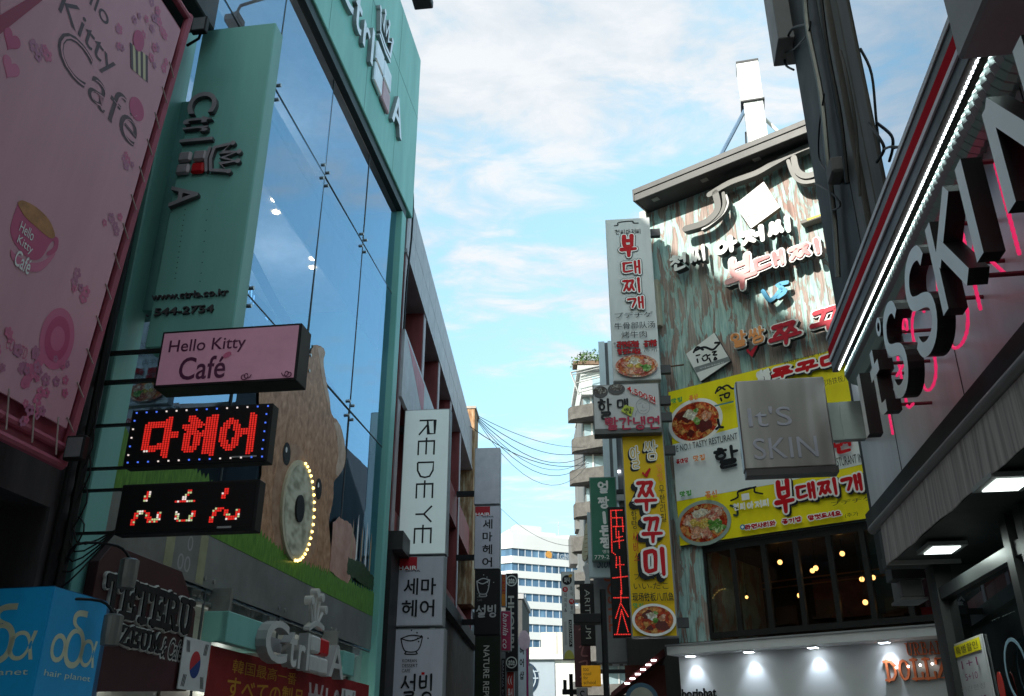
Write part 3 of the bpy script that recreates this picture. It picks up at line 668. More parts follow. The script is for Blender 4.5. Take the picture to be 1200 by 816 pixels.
# shop sign over the entrance
SF = T.off(.5)
ss = thing('shop_sign', 'turquoise beam with white raised letters and tall crown over the shop entrance', 'sign', SF, 13.8, 2.95)
MB().box(11.75, 13.1, -.35, 0, 2.98, 3.38).build('beam', TEAL, ss, bevel=.01); MB().box(16.7, 17.35, -.3, 0, 2.98, 3.38).build('beam', TEAL, ss, bevel=.01)
MB().box(13.1, 16.7, -.32, -.1, 3.05, 3.25).build('beam', GREY, ss)
for a in (12.2, 16.9): MB().box(a-.04, a+.04, -.5, -.2, 3.34, 3.75).build('bracket', M('dull_steel'), ss)
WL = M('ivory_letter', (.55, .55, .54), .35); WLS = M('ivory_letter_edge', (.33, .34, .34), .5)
cb0, ct0 = SF.px(306, 776)[1], SF.px(306, 724)[1]
A_ = lambda x, y=755: SF.px(x, y)[0]
e0, e1 = A_(299, 750), A_(394, 770); L_ = e1-e0; hh_ = ct0-cb0
for ch, f0, f1, z1 in (('C', 0, .24, 1), ('t', .26, .35, .85), ('r', .37, .45, .6), ('l', .47, .5, .95), ('A', .78, 1, .9)):
    MB().text(ch, e0+f0*L_, e0+f1*L_, cb0, cb0+hh_*z1, 0, ext=.16, bold=.012).build('letter', WL, ss, side=WLS)
four_tiles(ss, e0+.53*L_, e0+.76*L_, cb0, cb0+hh_*.95, 0, .16, [WL, REDT, WL, WL])
q0 = e0+.62*L_; t0 = ct0+.02
ck = MB(); ck.ribbon(smooth([(q0-.4, t0+.04), (q0-.2, t0+.13), (q0, t0+.16), (q0+.25, t0+.12)]), .08, .02, .1)
for x, y in ((-.42, .6), (-.15, .85), (.12, .78), (.34, .5)):
    ck.tube([(q0-.1+x*.3, .08, t0+.14), (q0-.1+x*.9, .1, t0+.1+y*.62)], .03, 8); ck.tube([(q0-.1+x*.9, .03, t0+.1+y*.62), (q0-.1+x*.9, .16, t0+.1+y*.62)], .07, 12)
ck.build('crown_emblem', WL, ss)
MB().box(9.25, 11.95, -.5, -.46, 2.2, 4.5).build('white_partition', M('partition_grey', (.55, .55, .5), .6, var=.2, scale=.7), gb)
MB().box(12.05, 19.85, -.5, -.46, 2.2, 4.5).build('white_partition', M('partition_grey'), gb)
# museum board
TB = T.off(.28)
def pbox(fr, bl, tr): return fr.bx(bl, tr)
mbrd = thing('dark_signboard', 'dark maroon signboard with white outlined black letters beside the blue box sign', 'sign', TB, 10, 2.3)
o_ = [TB.px(92, 652), TB.px(150, 668), TB.px(196, 678), TB.px(221, 712), TB.px(220, 792), TB.px(92, 792)]
bd = [(9.15, 3.72), (10.75, 3.72), (11.25, 3.3), (11.3, 2.35), (8.95, 2.2), (8.95, 3.5)]
MB().prism(bd, -.12, 0).build('board', M('maroon_board', (.05, .012, .016), .4), mbrd, bevel=.005)
OUTL = M('letter_outline', (.6, .6, .57), .45, var=.05)
for s_, (x0, yb0), (x1, yt1), f in (('TETERU', (97, 706), (219, 695), slab), ('ZEUM', (120, 755), (174, 738), slab)): pass
def tet(s_, a0, a1, h0, h1, wd):
    slab(MB(), s_, a0, a1, h0, h1, .002, wd, .03, grow=.035).build('letter_outlines', OUTL, mbrd)
    slab(MB(), s_, a0, a1, h0, h1, .036, wd, .015, grow=.0).build('letters', INK, mbrd)
SL['Z'] = (.8, [[(.05, .94), (.75, .94), (.05, .06), (.76, .06)], [(.05, .94), (.05, .72)], [(.76, .06), (.76, .28)]]); SL['S'] = SL['Z']
tet('TETERU', 9.12, 11.1, 3.0, 3.4, .075); tet('SEUM', 9.55, 10.42, 2.72, 2.92, .04)
MB().text('& Cafe', 10.5, 11.05, 2.66, 2.93, .003, bold=.06, shear=.25).build('letter_outlines', OUTL, mbrd); MB().text('& Cafe', 10.52, 11.03, 2.68, 2.91, .006, bold=.012, shear=.25).build('letters', INK, mbrd)
for i, ((x, y), (x2, y2)) in enumerate((((150, 672), (80, 663)), ((131, 738), (95, 730)))):
    L_ = T.off(.75); a, h = L_.px(x, y); a2, h2 = HKF.off(.2).px(x2, y2)
    sl = thing('spot_lamp', ('cylinder spot lamp on a gooseneck arm in front of the white outlined letters', 'lower cylinder spot lamp close to the blue box sign')[i], 'lamp', L_, a, h-.12, 0, 'cylinder spot lamps over the dark signboard')
    MB().tube([(a, 0, h-.15), (a, 0, h-.05), (a, 0, h+.13), (a, 0, h+.15)], [.085, .095, .095, .06], 16).build('housing', M('lamp_grey', (.2, .2, .19), .35, .6), sl, smooth_=False)
    MB().tube(smooth([(a, -.0, h+.14), (a-.12, -.1, h+.26), (a-.5, -.3, h+.2), (8.6, -.6, h+.05)]), .014, 6).build('arm', BLACK, sl)
# flags and red sale banner
FGF = T.off(.32)
def flag(fr, a0, a1, h0, h1, label):
    f = thing('flag', label, 'flag', fr, (a0+a1)/2, h0, 0, 'white flags at the shop front')
    MB().box(a0, a1, -.012, 0, h0, h1).build('cloth', M('flag_white', (.62, .62, .62), .7), f)
    ca, ch = (a0+a1)/2, (h0+h1)/2; r = (a1-a0)*.19; W2 = a1-a0
    th = [math.pi*k/16 for k in range(17)]
    red = [(ca+r*math.cos(t+.5), ch+r*1.15*math.sin(t+.5)) for t in th]; blu = [(ca+r*math.cos(t+.5+math.pi), ch+r*1.15*math.sin(t+.5+math.pi)) for t in th]
    MB().prism(red, .001, .003).build('emblem', M('flag_red', (.45, .03, .04), .7), f); MB().prism(blu, .001, .003).build('emblem', M('flag_blue', (.02, .05, .2), .7), f)
    b = MB()
    for sx, sy in ((-1, 1), (1, 1), (-1, -1), (1, -1)):
        for k in (-1, 0, 1):
            cx, cy = ca+sx*W2*.33+k*.028*1.2, ch+sy*(h1-h0)*.33; dx, dy = .03*sx*sy*-1*.6, .07
            b.ribbon([(cx-dx*-1, cy-dy), (cx+dx*-1, cy+dy)], .018, .002, cap=False)
    b.build('bars', INK, f); return f
flag(FGF, 10.98, 11.72, 2.36, 2.97, 'white flag with a red and blue round emblem beside the red sale banner')
flag(T.off(.42), 17.0, 17.8, 2.2, 2.75, 'white flag with round emblem behind the price digits')
sb = thing('sale_banner', 'red sale banner with yellow characters and a white price under the turquoise beam', 'banner', FGF, 14, 2.1)
MB().box(11.75, 19.0, -.02, 0, 2.05, 2.94).build('sheet', M('banner_red', (.25, .012, .015), .6), sb)
MB().text('すべての製品', 12.35, 15.3, 2.32, 2.62, .003, bold=.012).text('韓国最高一番', 12.45, 14.9, 2.66, 2.84, .003).build('yellow_lettering', M('gold_ink', (.5, .25, .02), .5, var=0), sb)
MB().text('₩1,000~', 15.5, 18.4, 2.15, 2.75, .003, bold=.02).build('price', M('price_white', (.6, .5, .52), .5, var=0), sb)

# ================================================================== LEFT: dark cafe building with the pink banner
hk = thing('cafe_building', 'dark building carrying the big pink banner at the near end of the street', 'building', HKF, 3, 0)
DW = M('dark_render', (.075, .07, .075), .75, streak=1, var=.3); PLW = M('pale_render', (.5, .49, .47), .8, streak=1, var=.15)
MB().box(-34, 3.0, -5, 0, 3.9, 11).box(-34, 7.9, -9, -5.001, 3.9, 26.8).build('upper_wall', PLW, hk); MB().box(3.001, 7.9, -5, 0, 3.9, 11).box(7.901, 8.62, -9, 0, 3.9, 20).build('wall', DW, hk)  # unseen walls; set-back storey added for its shadow, pale for bounced light
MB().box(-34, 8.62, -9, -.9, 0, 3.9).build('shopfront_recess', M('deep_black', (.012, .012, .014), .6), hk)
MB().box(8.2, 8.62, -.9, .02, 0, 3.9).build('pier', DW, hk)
for a in (-6, -2.5, 1): 
    for h in (5, 8): MB().box(a, a+2.2, .002, .05, h, h+1.8).build('window', M('dark_window', (.02, .025, .03), .1), hk)
MB().box(4.5, 8.75, .0, .55, 10.6, 11.4).build('ledge', M('dark_ledge', (.06, .06, .065), .6), hk, bevel=.02)
MB().tube([(8.5, .08, 0), (8.5, .08, 12)], .05, 8).tube([(8.3, .05, 0), (8.35, .05, 9)], .03, 6).build('downpipe', BLACK, hk)
cl = thing('cafe_lettering', 'pink raised script letters over the dark shopfront under the big banner', 'sign', HKF, 6.3, 3.6)
a0, a1, h0, h1 = HKF.off(.15).bx((-40, 566), (38, 548))
MB().text('Cafe', 5.4, 7.35, 3.42, 3.78, .05, ext=.1, bold=.03, shear=.3).build('lettering', M('pink_letter', (.3, .06, .12), .5), cl)
LEDD = M('led_amber', (1, .6, .1), emit=3, ecol=(1, .5, .05), var=0)
o_ = thing('pendant_bulb', 'single amber bulb glowing in the dark shopfront', 'lamp', HKF.off(-.85), *HKF.off(-.85).px(59, 590))
a, h = HKF.off(-.85).px(59, 590); MB().ball(a, .05, h, .05, 10).build('bulb', LEDD, o_); MB().tube([(a, .05, h+.05), (a, .05, 3.9)], .01, 6).build('cord', BLACK, o_)
# pink banner: leans out over the street
TILT = math.atan(.45/6.0)
P0 = HKF.P(0, .5, 4.1); nW = Vector((HKF.n[0]*math.sin(TILT), HKF.n[1]*math.sin(TILT), math.cos(TILT))); uW = Vector((HKF.u[0], HKF.u[1], 0)); nn = uW.cross(nW)
def bp(x, y):
    d = Vector(ray(x, y)); t = (P0-Vector((0, 0, CAMZ))).dot(nn)/d.dot(nn); q = Vector((0, 0, CAMZ))+d*t-P0
    return q.dot(uW), 4.1+q.dot(nW)
bn = thing('cafe_banner', 'large pink cafe banner with dark lettering laced to a pink tube frame', 'banner', HKF, 6, 4.1, .5)
bn.rotation_euler[0] = TILT; OFF[bn.name] = (6, 0, 4.1)
PINK = M('banner_pink', (.68, .35, .42), .6, var=.1, scale=.8, streak=1, bump=.25); FRP = M('frame_pink', (.42, .1, .15), .5); HOT = M('hot_pink_ink', (.5, .06, .17), .5, var=0); ROSE = M('rose_ink', (.6, .14, .26), .5, var=0)
aR, hB = 7.28, 4.55
fr0 = bp(219, 34); fr1 = bp(82, 548); aF = (fr0[0]+fr1[0])/2; hT = fr0[1]; hF = fr1[1]
aS = (bp(203, 70)[0]+bp(153, 235)[0])/2; hS = (bp(2, 459)[1]+bp(69, 498)[1])/2
MB().box(2.6, aS, -.02, 0, hS, hT-.12).build('sheet', PINK, bn)
fm = MB()
for a in (aF, (aF+aS)/2+.06): fm.tube([(a, -.05, hF), (a, -.05, hT+.25)], .045, 8)
for h in (hF, (hF+hS)/2, hT+.2): fm.tube([(2.6, -.05, h), (aF, -.05, h)], .045, 8)
k = 0; h = hF
while h < hT: fm.tube([(aF, -.08, h), ((aF+aS)/2+.06, -.08, h+.25)], .016, 5); h += .5
fm.box(2.6, aF, -.09, -.08, hF, hT); fm.build('frame', FRP, bn)
lc = MB(); h = hS+.1
while h < hT-.3: lc.tube([(aS-.04, .004, h), (aF-.04, .0, h-.1)], .008, 5); h += .36
a = 3.0
while a < aS: lc.tube([(a, .004, hS+.06), (a+.12, 0, hF+.05)], .008, 5); a += .36
lc.build('lacing', M('rope', (.5, .4, .38), .8), bn)
def bpoly(pts, mat, nm, d=.003, sm=True, th=.001):
    p = [bp(*q) for q in pts]
    if sm: p = smooth(p+[p[0]], 4)[:-1]
    return MB().prism(p, d-th, d).build(nm, mat, bn)
cA = bp(65, 56)[0]; eA = bp(162, 153)[0]; bl_h = (bp(94, 98)[1]+bp(153, 176)[1])/2; ct_h = bp(78, 35)[1]
lt = MB(); lt.text('Café', cA, eA, bl_h, ct_h+.05, .003, bold=.0)
kA = bp(70, 6)[0]; k2 = bp(137, 72)[0]; kb = (bp(87, 28)[1]+bp(116, 63)[1])/2
sc_ = (ct_h-bl_h)*.5
lt.text('Kitty', kA, k2, kb-.14, kb+sc_, .003); lt.text('Hello', kA-.1, bp(127, 26)[0], kb+sc_+.16, kb+sc_*2+.16, .003)
lt.build('lettering', BROWNINK, bn)
it = MB(); it.text('Café', cA+.035, eA+.02, bl_h+.02, ct_h+.03, .0055, bold=-.032); it.build('lettering_inline', PINK, bn)
MB().text('CO., LTD.', *[v for v in (bp(8, 175*0+598*0+400)[0], bp(32, 418)[0], bp(20, 412)[1]-.05, bp(20, 412)[1]+.08)], .003).build('small_print', ROSE, bn)
# cup, coffee, saucer
bpoly([(21, 238), (15, 255), (12, 272), (20, 290), (36, 304), (48, 302), (58, 286), (63, 278), (52, 258), (36, 244)], HOT, 'cup_picture', .003)
bpoly([(20, 238), (26, 235), (42, 243), (57, 258), (64, 276), (58, 279), (44, 268), (28, 253)], M('coffee_ink', (.5, .2, .05), .5, var=.3, scale=8), 'coffee_picture', .0055)
bpoly([(60, 276), (68, 280), (66, 294), (56, 300), (55, 296), (62, 290), (63, 283), (59, 281)], HOT, 'cup_handle_picture', .0035)
bpoly([(12, 292), (14, 304), (28, 316), (46, 318), (60, 305), (64, 296), (50, 306), (36, 308), (20, 300)], ROSE, 'saucer_picture', .0045)
c0 = bp(22, 268); c1 = bp(42, 292)
mb = MB(); mb.text('Hello', c0[0], c1[0]-.08, c0[1]-.02, c0[1]+.08, .008); mb.text('Kitty', c0[0]+.02, c1[0]-.04, c0[1]-.15, c0[1]-.05, .008); mb.text('Café', c0[0]+.06, c1[0], c0[1]-.32, c0[1]-.17, .008, bold=.01); mb.build('cup_lettering', WINK, bn)
def heart(cx, cy, r): 
    a, h = bp(cx, cy); return [(a+r*.062*16*math.sin(t)**3, h+r*.062*(13*math.cos(t)-5*math.cos(2*t)-2*math.cos(3*t)-math.cos(4*t))) for t in (2*math.pi*k/30 for k in range(30))]
for (cx, cy, r, m) in ((13, 47, .1, HOT), (12, 80, .1, ROSE)): MB().prism(heart(cx, cy, r*1.12), .001, .002).prism(heart(cx, cy, r), .003, .0035).build('heart_picture', m, bn)
def quad(fx, fy):    # cake corner coords
    p = [bp(152, 50), bp(173, 66), bp(173, 97), bp(153, 80)]
    return (p[0][0]*(1-fx)*(1-fy)+p[1][0]*fx*(1-fy)+p[2][0]*fx*fy+p[3][0]*(1-fx)*fy, p[0][1]*(1-fx)*(1-fy)+p[1][1]*fx*(1-fy)+p[2][1]*fx*fy+p[3][1]*(1-fx)*fy)
ck_ = MB()
for i in range(7): ck_.prism([quad(i/7, 0), quad((i+1)/7, 0), quad((i+1)/7, 1), quad(i/7, 1)], .002, .004, mi=i % 2)
ck_.build('cake_picture', [BROWNINK, M('cake_cream', (.6, .5, .3), .5, var=0)], bn)
a, h = bp(162, 48); MB().ell(a, h, .1, .12, .006).build('cake_top_picture', HOT, bn)
a, h = bp(160, 128); MB().ell(a, h, .14, .12, .004).build('sweet_picture', HOT, bn)
a, h = bp(67, 397); mr = MB(); mr.ell(a, h, .24, .3, .003, 30); mr.ell(a, h, .17, .22, .0045, 30, mi=1); mr.ell(a, h, .1, .12, .006, 20, mi=0); mr.ribbon([(a-.12, h-.25), (a-.24, h-.55)], .1, .004); mr.build('mirror_picture', [ROSE, HOT], bn)
rn = random.Random(5); BLI = M('blossom_ink', (.45, .16, .27), .5, var=0)
for (cx, cy, n, sp_) in ((47, 62, 5, .1), (140, 45, 5, .1), (185, 72, 6, .14), (150, 196, 5, .1), (132, 258, 5, .11), (95, 332, 6, .12), (70, 440, 6, .14), (165, 12, 10, .26), (184, 36, 8, .22), (30, 448, 12, .32), (50, 470, 10, .28), (10, 430, 10, .28)):
    a, h = bp(cx, cy); fl = MB()
    for k in range(n):
        x, z = a+rn.uniform(-sp_, sp_), h+rn.uniform(-sp_, sp_); r_ = rn.uniform(.018, .034)
        for p in range(5): t = 1.257*p+k; fl.ell(x+r_*1.2*math.cos(t), z+r_*1.2*math.sin(t), r_*.8, r_*.8, .003+.0001*(k*5+p), 7, mi=(k % 2))
    fl.build('blossom_picture', [BLI, ROSE], bn)
bpoly([(0, 18), (0, 0), (-30, -30), (-60, 10), (0, 40), (50, 0), (40, -6)], M('crimson_ink', (.3, .01, .05), .5, var=0), 'corner_stripe', .003, sm=False)
# floodlights
def flood(fr, x, y, label, tilt=.5, sz=.2):
    a, h = fr.px(x, y); o = thing('floodlight', label, 'lamp', fr, a, h-sz/2, 0, 'black floodlights on the banner frame')
    MB().box(a-sz*.5, a+sz*.5, -.03, .05, h-sz*.6, h+sz*.6).build('housing', BLACK, o, bevel=.01)
    MB().box(a-sz*.4, a+sz*.4, .051, .056, h-sz*.48, h+sz*.48).build('lens', M('lamp_lens', (.16, .17, .18), .2), o)
    MB().tube([(a, -.05, h), (a-.12, -.2, h), (a-.3, -.25, h-.05)], .018, 6).build('bracket', BLACK, o); return o
flood(XS(8.15), 235, 31, 'black floodlight at the top corner of the pink banner')
f_ = flood(XS(7.6), 90, 526, 'black floodlight at the bottom corner of the pink banner'); 

# ================================================================== projecting signs on the cafe corner
PX_ = XS(8.45)
def arm(o, fr, a0, h, th=.02): MB().box(-5.95, a0, -.13, -.08, h-th, h+th).build('bracket_arm', BLACK, o)
s1 = Sign('cafe_sign', 'small pink cafe box sign in a black case above the LED boards', 'sign', PX_, 186, 350, 384, 450, th=.3, face=M('sign_pink', (.5, .26, .36), .45, emit=.06, ecol=(.6, .3, .42)), case=BLACK, rim=.03)
arm(s1.o, PX_, s1.a0, s1.h1-.18); arm(s1.o, PX_, s1.a0, s1.h0+.14)
PLUM = M('plum_ink', (.09, .015, .06), .5, var=0)
s1.rows([('Hello Kitty', .07, .18, .62, .46, {'bold': .008}), ('Café', .17, .5, .5, .9, {'bold': .012})], PLUM)
s1.ell(.5, .5, .05, .03, ROSE, 'petal', rot=.5)
sw = [[(.64+.02*i+.03*math.cos(t*.9)*(1-t/8), .9-.02*i+.07*math.sin(t*.9)*(1-t/8)) for t in range(8)] for i in (0, 1)]+[[(.95-.02*i-.03*math.cos(t*.9)*(1-t/8), .9-.02*i+.07*math.sin(t*.9)*(1-t/8)) for t in range(8)] for i in (0, 1)]
s1.strokes(sw, .012, PLUM, 'swirl_drawing')
def ledgrid(o, s, cond, cols, rows, x0, y0, x1, y1, mats, r=.0086):
    mbs = [MB() for _ in mats]
    for i in range(cols):
        for j in range(rows):
            fx, fy = x0+(x1-x0)*(i+.5)/cols, y0+(y1-y0)*(j+.5)/rows
            c = cond(i, j, (i+.5)/cols, (j+.5)/rows)
            if c is None: continue
            a, h = s.q(fx, fy); mbs[c].box(a-r, a+r, .012, .02, h-r, h+r)
    for mb, m in zip(mbs, mats):
        if mb.v: mb.build('led_dots', m, o)
LR = M('led_red', (.5, .02, .02), emit=.36, ecol=(1, .03, .02), var=0); LB = M('led_blue', (.1, .2, 1), emit=.45, ecol=(.08, .2, 1), var=0); LW = M('led_white', (.8, .7, .65), emit=.4, ecol=(1, .85, .8), var=0); LG = M('led_pale_green', (.6, .8, .4), emit=.28, ecol=(.7, .8, .4), var=0)
LEDF = M('led_board_face', (.008, .008, .009), .45, spec=.15)
def dist_seg(px, py, a, b):
    vx, vy = b[0]-a[0], b[1]-a[1]; L = vx*vx+vy*vy or 1e-9; t = max(0, min(1, ((px-a[0])*vx+(py-a[1])*vy)/L)); return math.hypot(px-a[0]-t*vx, py-a[1]-t*vy)
s2 = Sign('led_board', 'black LED board showing red dot lettering with a blue and white dot border', 'sign', PX_, 150, 316, 477, 544, th=.16, face=LEDF, case=BLACK, group='LED boards under the pink cafe sign')
arm(s2.o, PX_, s2.a0, s2.h1-.12, .012); arm(s2.o, PX_, s2.a0, s2.h0+.03, .012)
segs = []
for n_, ch in enumerate('다헤어'):
    for st in syll(ch): 
        pp = [((n_*1.08+x*.92)*14+2, (1-y)*16+2) for x, y in (smooth(st, 3) if len(st) > 2 else st)]
        segs += list(zip(pp[:-1], pp[1:]))
ledgrid(s2.o, s2, lambda i, j, u, v: (1 if (i < 5 and j > 15) else 0) if min(dist_seg(i, j, a, b) for a, b in segs) < 1.5 else None, 48, 20, .08, .12, .94, .88, [LR, LW])
bd_ = [MB(), MB(), MB()]
for k in range(14):
    for y in (.06, .93): a, h = s2.q(.04+k*.0715, y); bd_[(k//3) % 2 if k < 12 else 0].box(a-.0075, a+.0075, .012, .022, h-.0075, h+.0075)
for k in range(5):
    for x in (.035, .965): a, h = s2.q(x, .2+k*.15); bd_[0 if x > .5 else k % 3 and 1].box(a-.0075, a+.0075, .012, .022, h-.0075, h+.0075)
for mb, m in zip(bd_, (LB, LW, LG)):
    if mb.v: mb.build('border_dots', m, s2.o)
s2.box(.76, .9, .93, .925, M('label_strip', (.3, .3, .3), .5), 'maker_label')
s3 = Sign('led_board', 'black LED board with broken dot shapes below the red lettered one', 'sign', PX_, 139, 301, 565, 624, th=.16, face=LEDF, case=BLACK, group='LED boards under the pink cafe sign')
arm(s3.o, PX_, s3.a0, s3.h1-.02, .012); arm(s3.o, PX_, s3.a0, s3.h0+.05, .012)
sg = []
for n_, c in enumerate((7, 24, 41)):
    if n_ != 1: sg += [((c-1, 5), (c+1, 1))]; sg += [((c-5, 16), (c-3, 11)), ((c-3, 11), (c-.5, 10)), ((c+1, 11), (c+3, 15)), ((c+3, 15), (c+6, 14)), ((c+6, 14), (c+7, 11))]
    else: sg += [((c-4, 6), (c+4, 6)), ((c-1, 5), (c+2, 1)), ((c-3, 11), (c-2, 15)), ((c-2, 15), (c+3, 15)), ((c+3, 15), (c+5, 11))]
rl = random.Random(2)
ledgrid(s3.o, s3, lambda i, j, u, v: rl.choice((0, 0, 0, 1, 2)) if min(dist_seg(i, j, a, b) for a, b in sg) < .95 else None, 52, 18, .08, .12, .94, .88, [LR, LW, LG])
s3.box(.74, .91, .84, .95, M('label_strip'), 'maker_label')
cb = MB()
for k in range(5): cb.tube(smooth([(-5.9+.02*k, -.1, 5.5-.4*k), (-5.75+.03*k, .0, 4.9-.3*k), (-5.88, -.05, 4.4-.3*k), (-5.7, -.02, 3.6-.1*k), (-5.3, -.1, 3.75)]), .009, 5)
ct_ = thing('wall_cables', 'tangle of thin black cables hanging between the brackets of the LED boards', 'cables', PX_, -5.8, 3.5); cb.build('cable_bundle', BLACK, ct_)
# blue box sign in the bottom corner
BXS = XS(7.9)
bb = thing('blue_box_sign', 'bright blue two faced box sign with cream greek lettering in the bottom corner', 'sign', BXS, -5.6, 1.7)
a0, hh = BXS.px(62, 694); a1, h1 = BXS.px(126, 706)
BLUE = M('sign_blue', (.01, .2, .42), .4, emit=.05, ecol=(.01, .3, .62)); CREAM = M('cream_ink', (.6, .62, .45), .5, var=0)
topz = 3.06
p_mid = (a0, .0); p_r = (-5.47, -.93); p_l = (a0-.95, -.08)
def vbox(p, q, h0, h1, d0, d1, mb, mi=0):
    (ax, ad), (bx_, bd2) = p, q; L = math.hypot(bx_-ax, bd2-ad); nx, ny = -(bd2-ad)/L, (bx_-ax)/L
    pts = [(ax+nx*d0, ad+ny*d0), (bx_+nx*d0, bd2+ny*d0), (bx_+nx*d1, bd2+ny*d1), (ax+nx*d1, ad+ny*d1)]
    V = [(x, y, h) for h in (h0, h1) for x, y in pts]; mb.raw(V, [(0, 1, 2, 3), (4, 7, 6, 5), (0, 4, 5, 1), (1, 5, 6, 2), (2, 6, 7, 3), (3, 7, 4, 0)], mi)
def vtext(p, q, items, d, mat, nm):
    (ax, ad), (bx_, bd2) = p, q; L = math.hypot(bx_-ax, bd2-ad); nx, ny = -(bd2-ad)/L, (bx_-ax)/L
    mb = MB()
    for t, f0, f1, h0, h1, kw in items: mb.text(t, f0*L, f1*L, h0, h1, d, **kw)
    ux, uy = (bx_-ax)/L, (bd2-ad)/L; mb.v = [(ax+ux*v[0]+nx*v[1], ad+uy*v[0]+ny*v[1], v[2]) for v in mb.v]
    return mb.build(nm, mat, bb)
mb = MB(); V = [(p_mid[0], p_mid[1], h) for h in (1.7, topz)]
mb.raw([(x, y, h) for h in (1.7, topz) for x, y in (p_l, p_mid, p_r, (p_r[0]-.3, p_r[1]-.6), (p_l[0]+.1, p_l[1]-.6))], [(0, 1, 2, 3, 4), (9, 8, 7, 6, 5), (0, 5, 6, 1), (1, 6, 7, 2), (2, 7, 8, 3), (3, 8, 9, 4), (4, 9, 5, 0)])
mb.build('case', M('blue_case', (.01, .09, .2), .5), bb)
f_ = MB(); vbox(p_mid, p_r, 1.72, topz-.01, .001, .012, f_); f_.build('face', BLUE, bb)
f_ = MB(); vbox(p_l, p_mid, 1.72, topz-.01, .001, .012, f_); f_.build('face', BLUE, bb)
for p, q in ((p_mid, p_r), (p_l, p_mid)):
    vtext(p, q, [('o', .12, .38, topz-.66, topz-.4, {}), ('δ', .35, .7, topz-.69, topz-.15, {}), ('α', .64, .94, topz-.66, topz-.4, {}), ('hair planet', .1, .92, topz-.8, topz-.73, {})], .016, CREAM, 'lettering')
r_ = MB(); r_.ribbon(circ(.25, topz-.96, .14, .14, 18), .07, .017); L_ = math.hypot(p_mid[0]-p_l[0], p_mid[1]-p_l[1]); ux, uy = (p_mid[0]-p_l[0])/L_, (p_mid[1]-p_l[1])/L_
r_.v = [(p_l[0]+ux*v[0]-uy*v[1], p_l[1]+uy*v[0]+ux*v[1], v[2]) for v in r_.v]; r_.build('ring', CREAM, bb)
pp_ = MB(); vbox((p_l[0], p_l[1]), (p_mid[0], p_mid[1]), 1.75, topz-1.0, .02, .03, pp_); pp_.build('photo_panel', M('photo_grey', (.4, .37, .38), .5, var=.2), bb)
pp_ = MB(); vbox((p_mid[0], p_mid[1]), (p_r[0]-.15, p_r[1]+.065), 1.75, topz-.97, .02, .03, pp_); pp_.build('photo_panel', ramp_mat('portrait_print', [(.38, (.05, .035, .035)), (.5, (.42, .28, .26)), (.7, (.5, .38, .36))], nscale=1.3, detail=1, rough=.4), bb)
# ================================================================== RIGHT CORNER: weathered wood restaurant
wb = thing('restaurant_building', 'corner restaurant building clad in peeling turquoise boards with a dark flat roof', 'building', W, 3, 0)
DECK = M('dark_fascia', (.12, .12, .115), .5, var=.15)
MB().box(.3, 7.2, -9, -.001, 5.9, 14.9).box(.3, 1.02, -9, 0, 3.86, 5.9).box(7.0, 7.2, -9, 0, 3.86, 5.9).build('wall', WOOD, wb)
MB().box(.3, 7.2, -9, -.02, 0, 3.6).build('base_wall', GREY, wb)
RD = .74; rf = W.off(RD); rt = (rf.px(743, 225)[1]+rf.px(938, 140)[1])/2; ra0 = rf.px(743, 230)[0]
MB().box(.3, 7.2, -9, 0, rt-.9, rt-.3).build('upper_wall', WOOD, wb)
MB().box(ra0+.02, 7.4, -9.2, RD-.02, rt-.34, rt-.02).build('roof', M('dark_soffit', (.035, .035, .036), .6), wb, bevel=.01)
MB().box(ra0, 7.42, RD-.019, RD+.03, rt-.15, rt).box(ra0+.01, 7.42, RD-.019, RD+.012, rt-.36, rt-.17).box(ra0-.03, ra0+.019, -9.2, RD+.03, rt-.36, rt).build('roof_edge', M('grey_coping', (.1, .1, .098), .45, var=.12), wb, bevel=.006)
for a in (.8, 2.2, 3.6): MB().box(a-.09, a+.09, .4, .55, rt-.36, rt-.341).build('soffit_light', M('soffit_lamp', (.2, .2, .19), .4), wb)
# window band with bulbs behind it
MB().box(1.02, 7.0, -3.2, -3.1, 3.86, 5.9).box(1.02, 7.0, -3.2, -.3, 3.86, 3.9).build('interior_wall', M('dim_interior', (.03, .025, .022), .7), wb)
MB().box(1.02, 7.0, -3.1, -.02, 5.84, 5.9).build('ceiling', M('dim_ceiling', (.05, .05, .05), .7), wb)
mm = MB()
for a in (1.02, 1.72, 2.42, 3.12, 3.82, 4.5, 5.2, 5.9, 6.6): mm.box(a-.05, a+.05, -.14, -.03, 3.9, 5.84)
mm.box(1.0, 7.0, -.14, -.028, 5.72, 5.84).box(1.0, 7.0, -.14, -.026, 3.9, 4.02)
mm.build('window_frame', M('black_frame', (.018, .018, .018), .4), wb)
GW = glass('dark_shop_glass', (.75, .75, .74), 1.45, 0, wav=.04)
for a0, a1 in zip((1.07, 1.77, 2.47, 3.17, 3.87, 4.55, 5.25, 5.95), (1.67, 2.37, 3.07, 3.77, 4.45, 5.15, 5.85, 6.55)):
    q = MB(); q.face([(a0, -.09, 4.02), (a1, -.09, 4.02), (a1, -.09, 5.72), (a0, -.09, 5.72)]); q.build('glass_pane', GW, wb)
BULB = M('globe_bulb', (1, .6, .2), emit=2.2, ecol=(1, .5, .14), var=0)
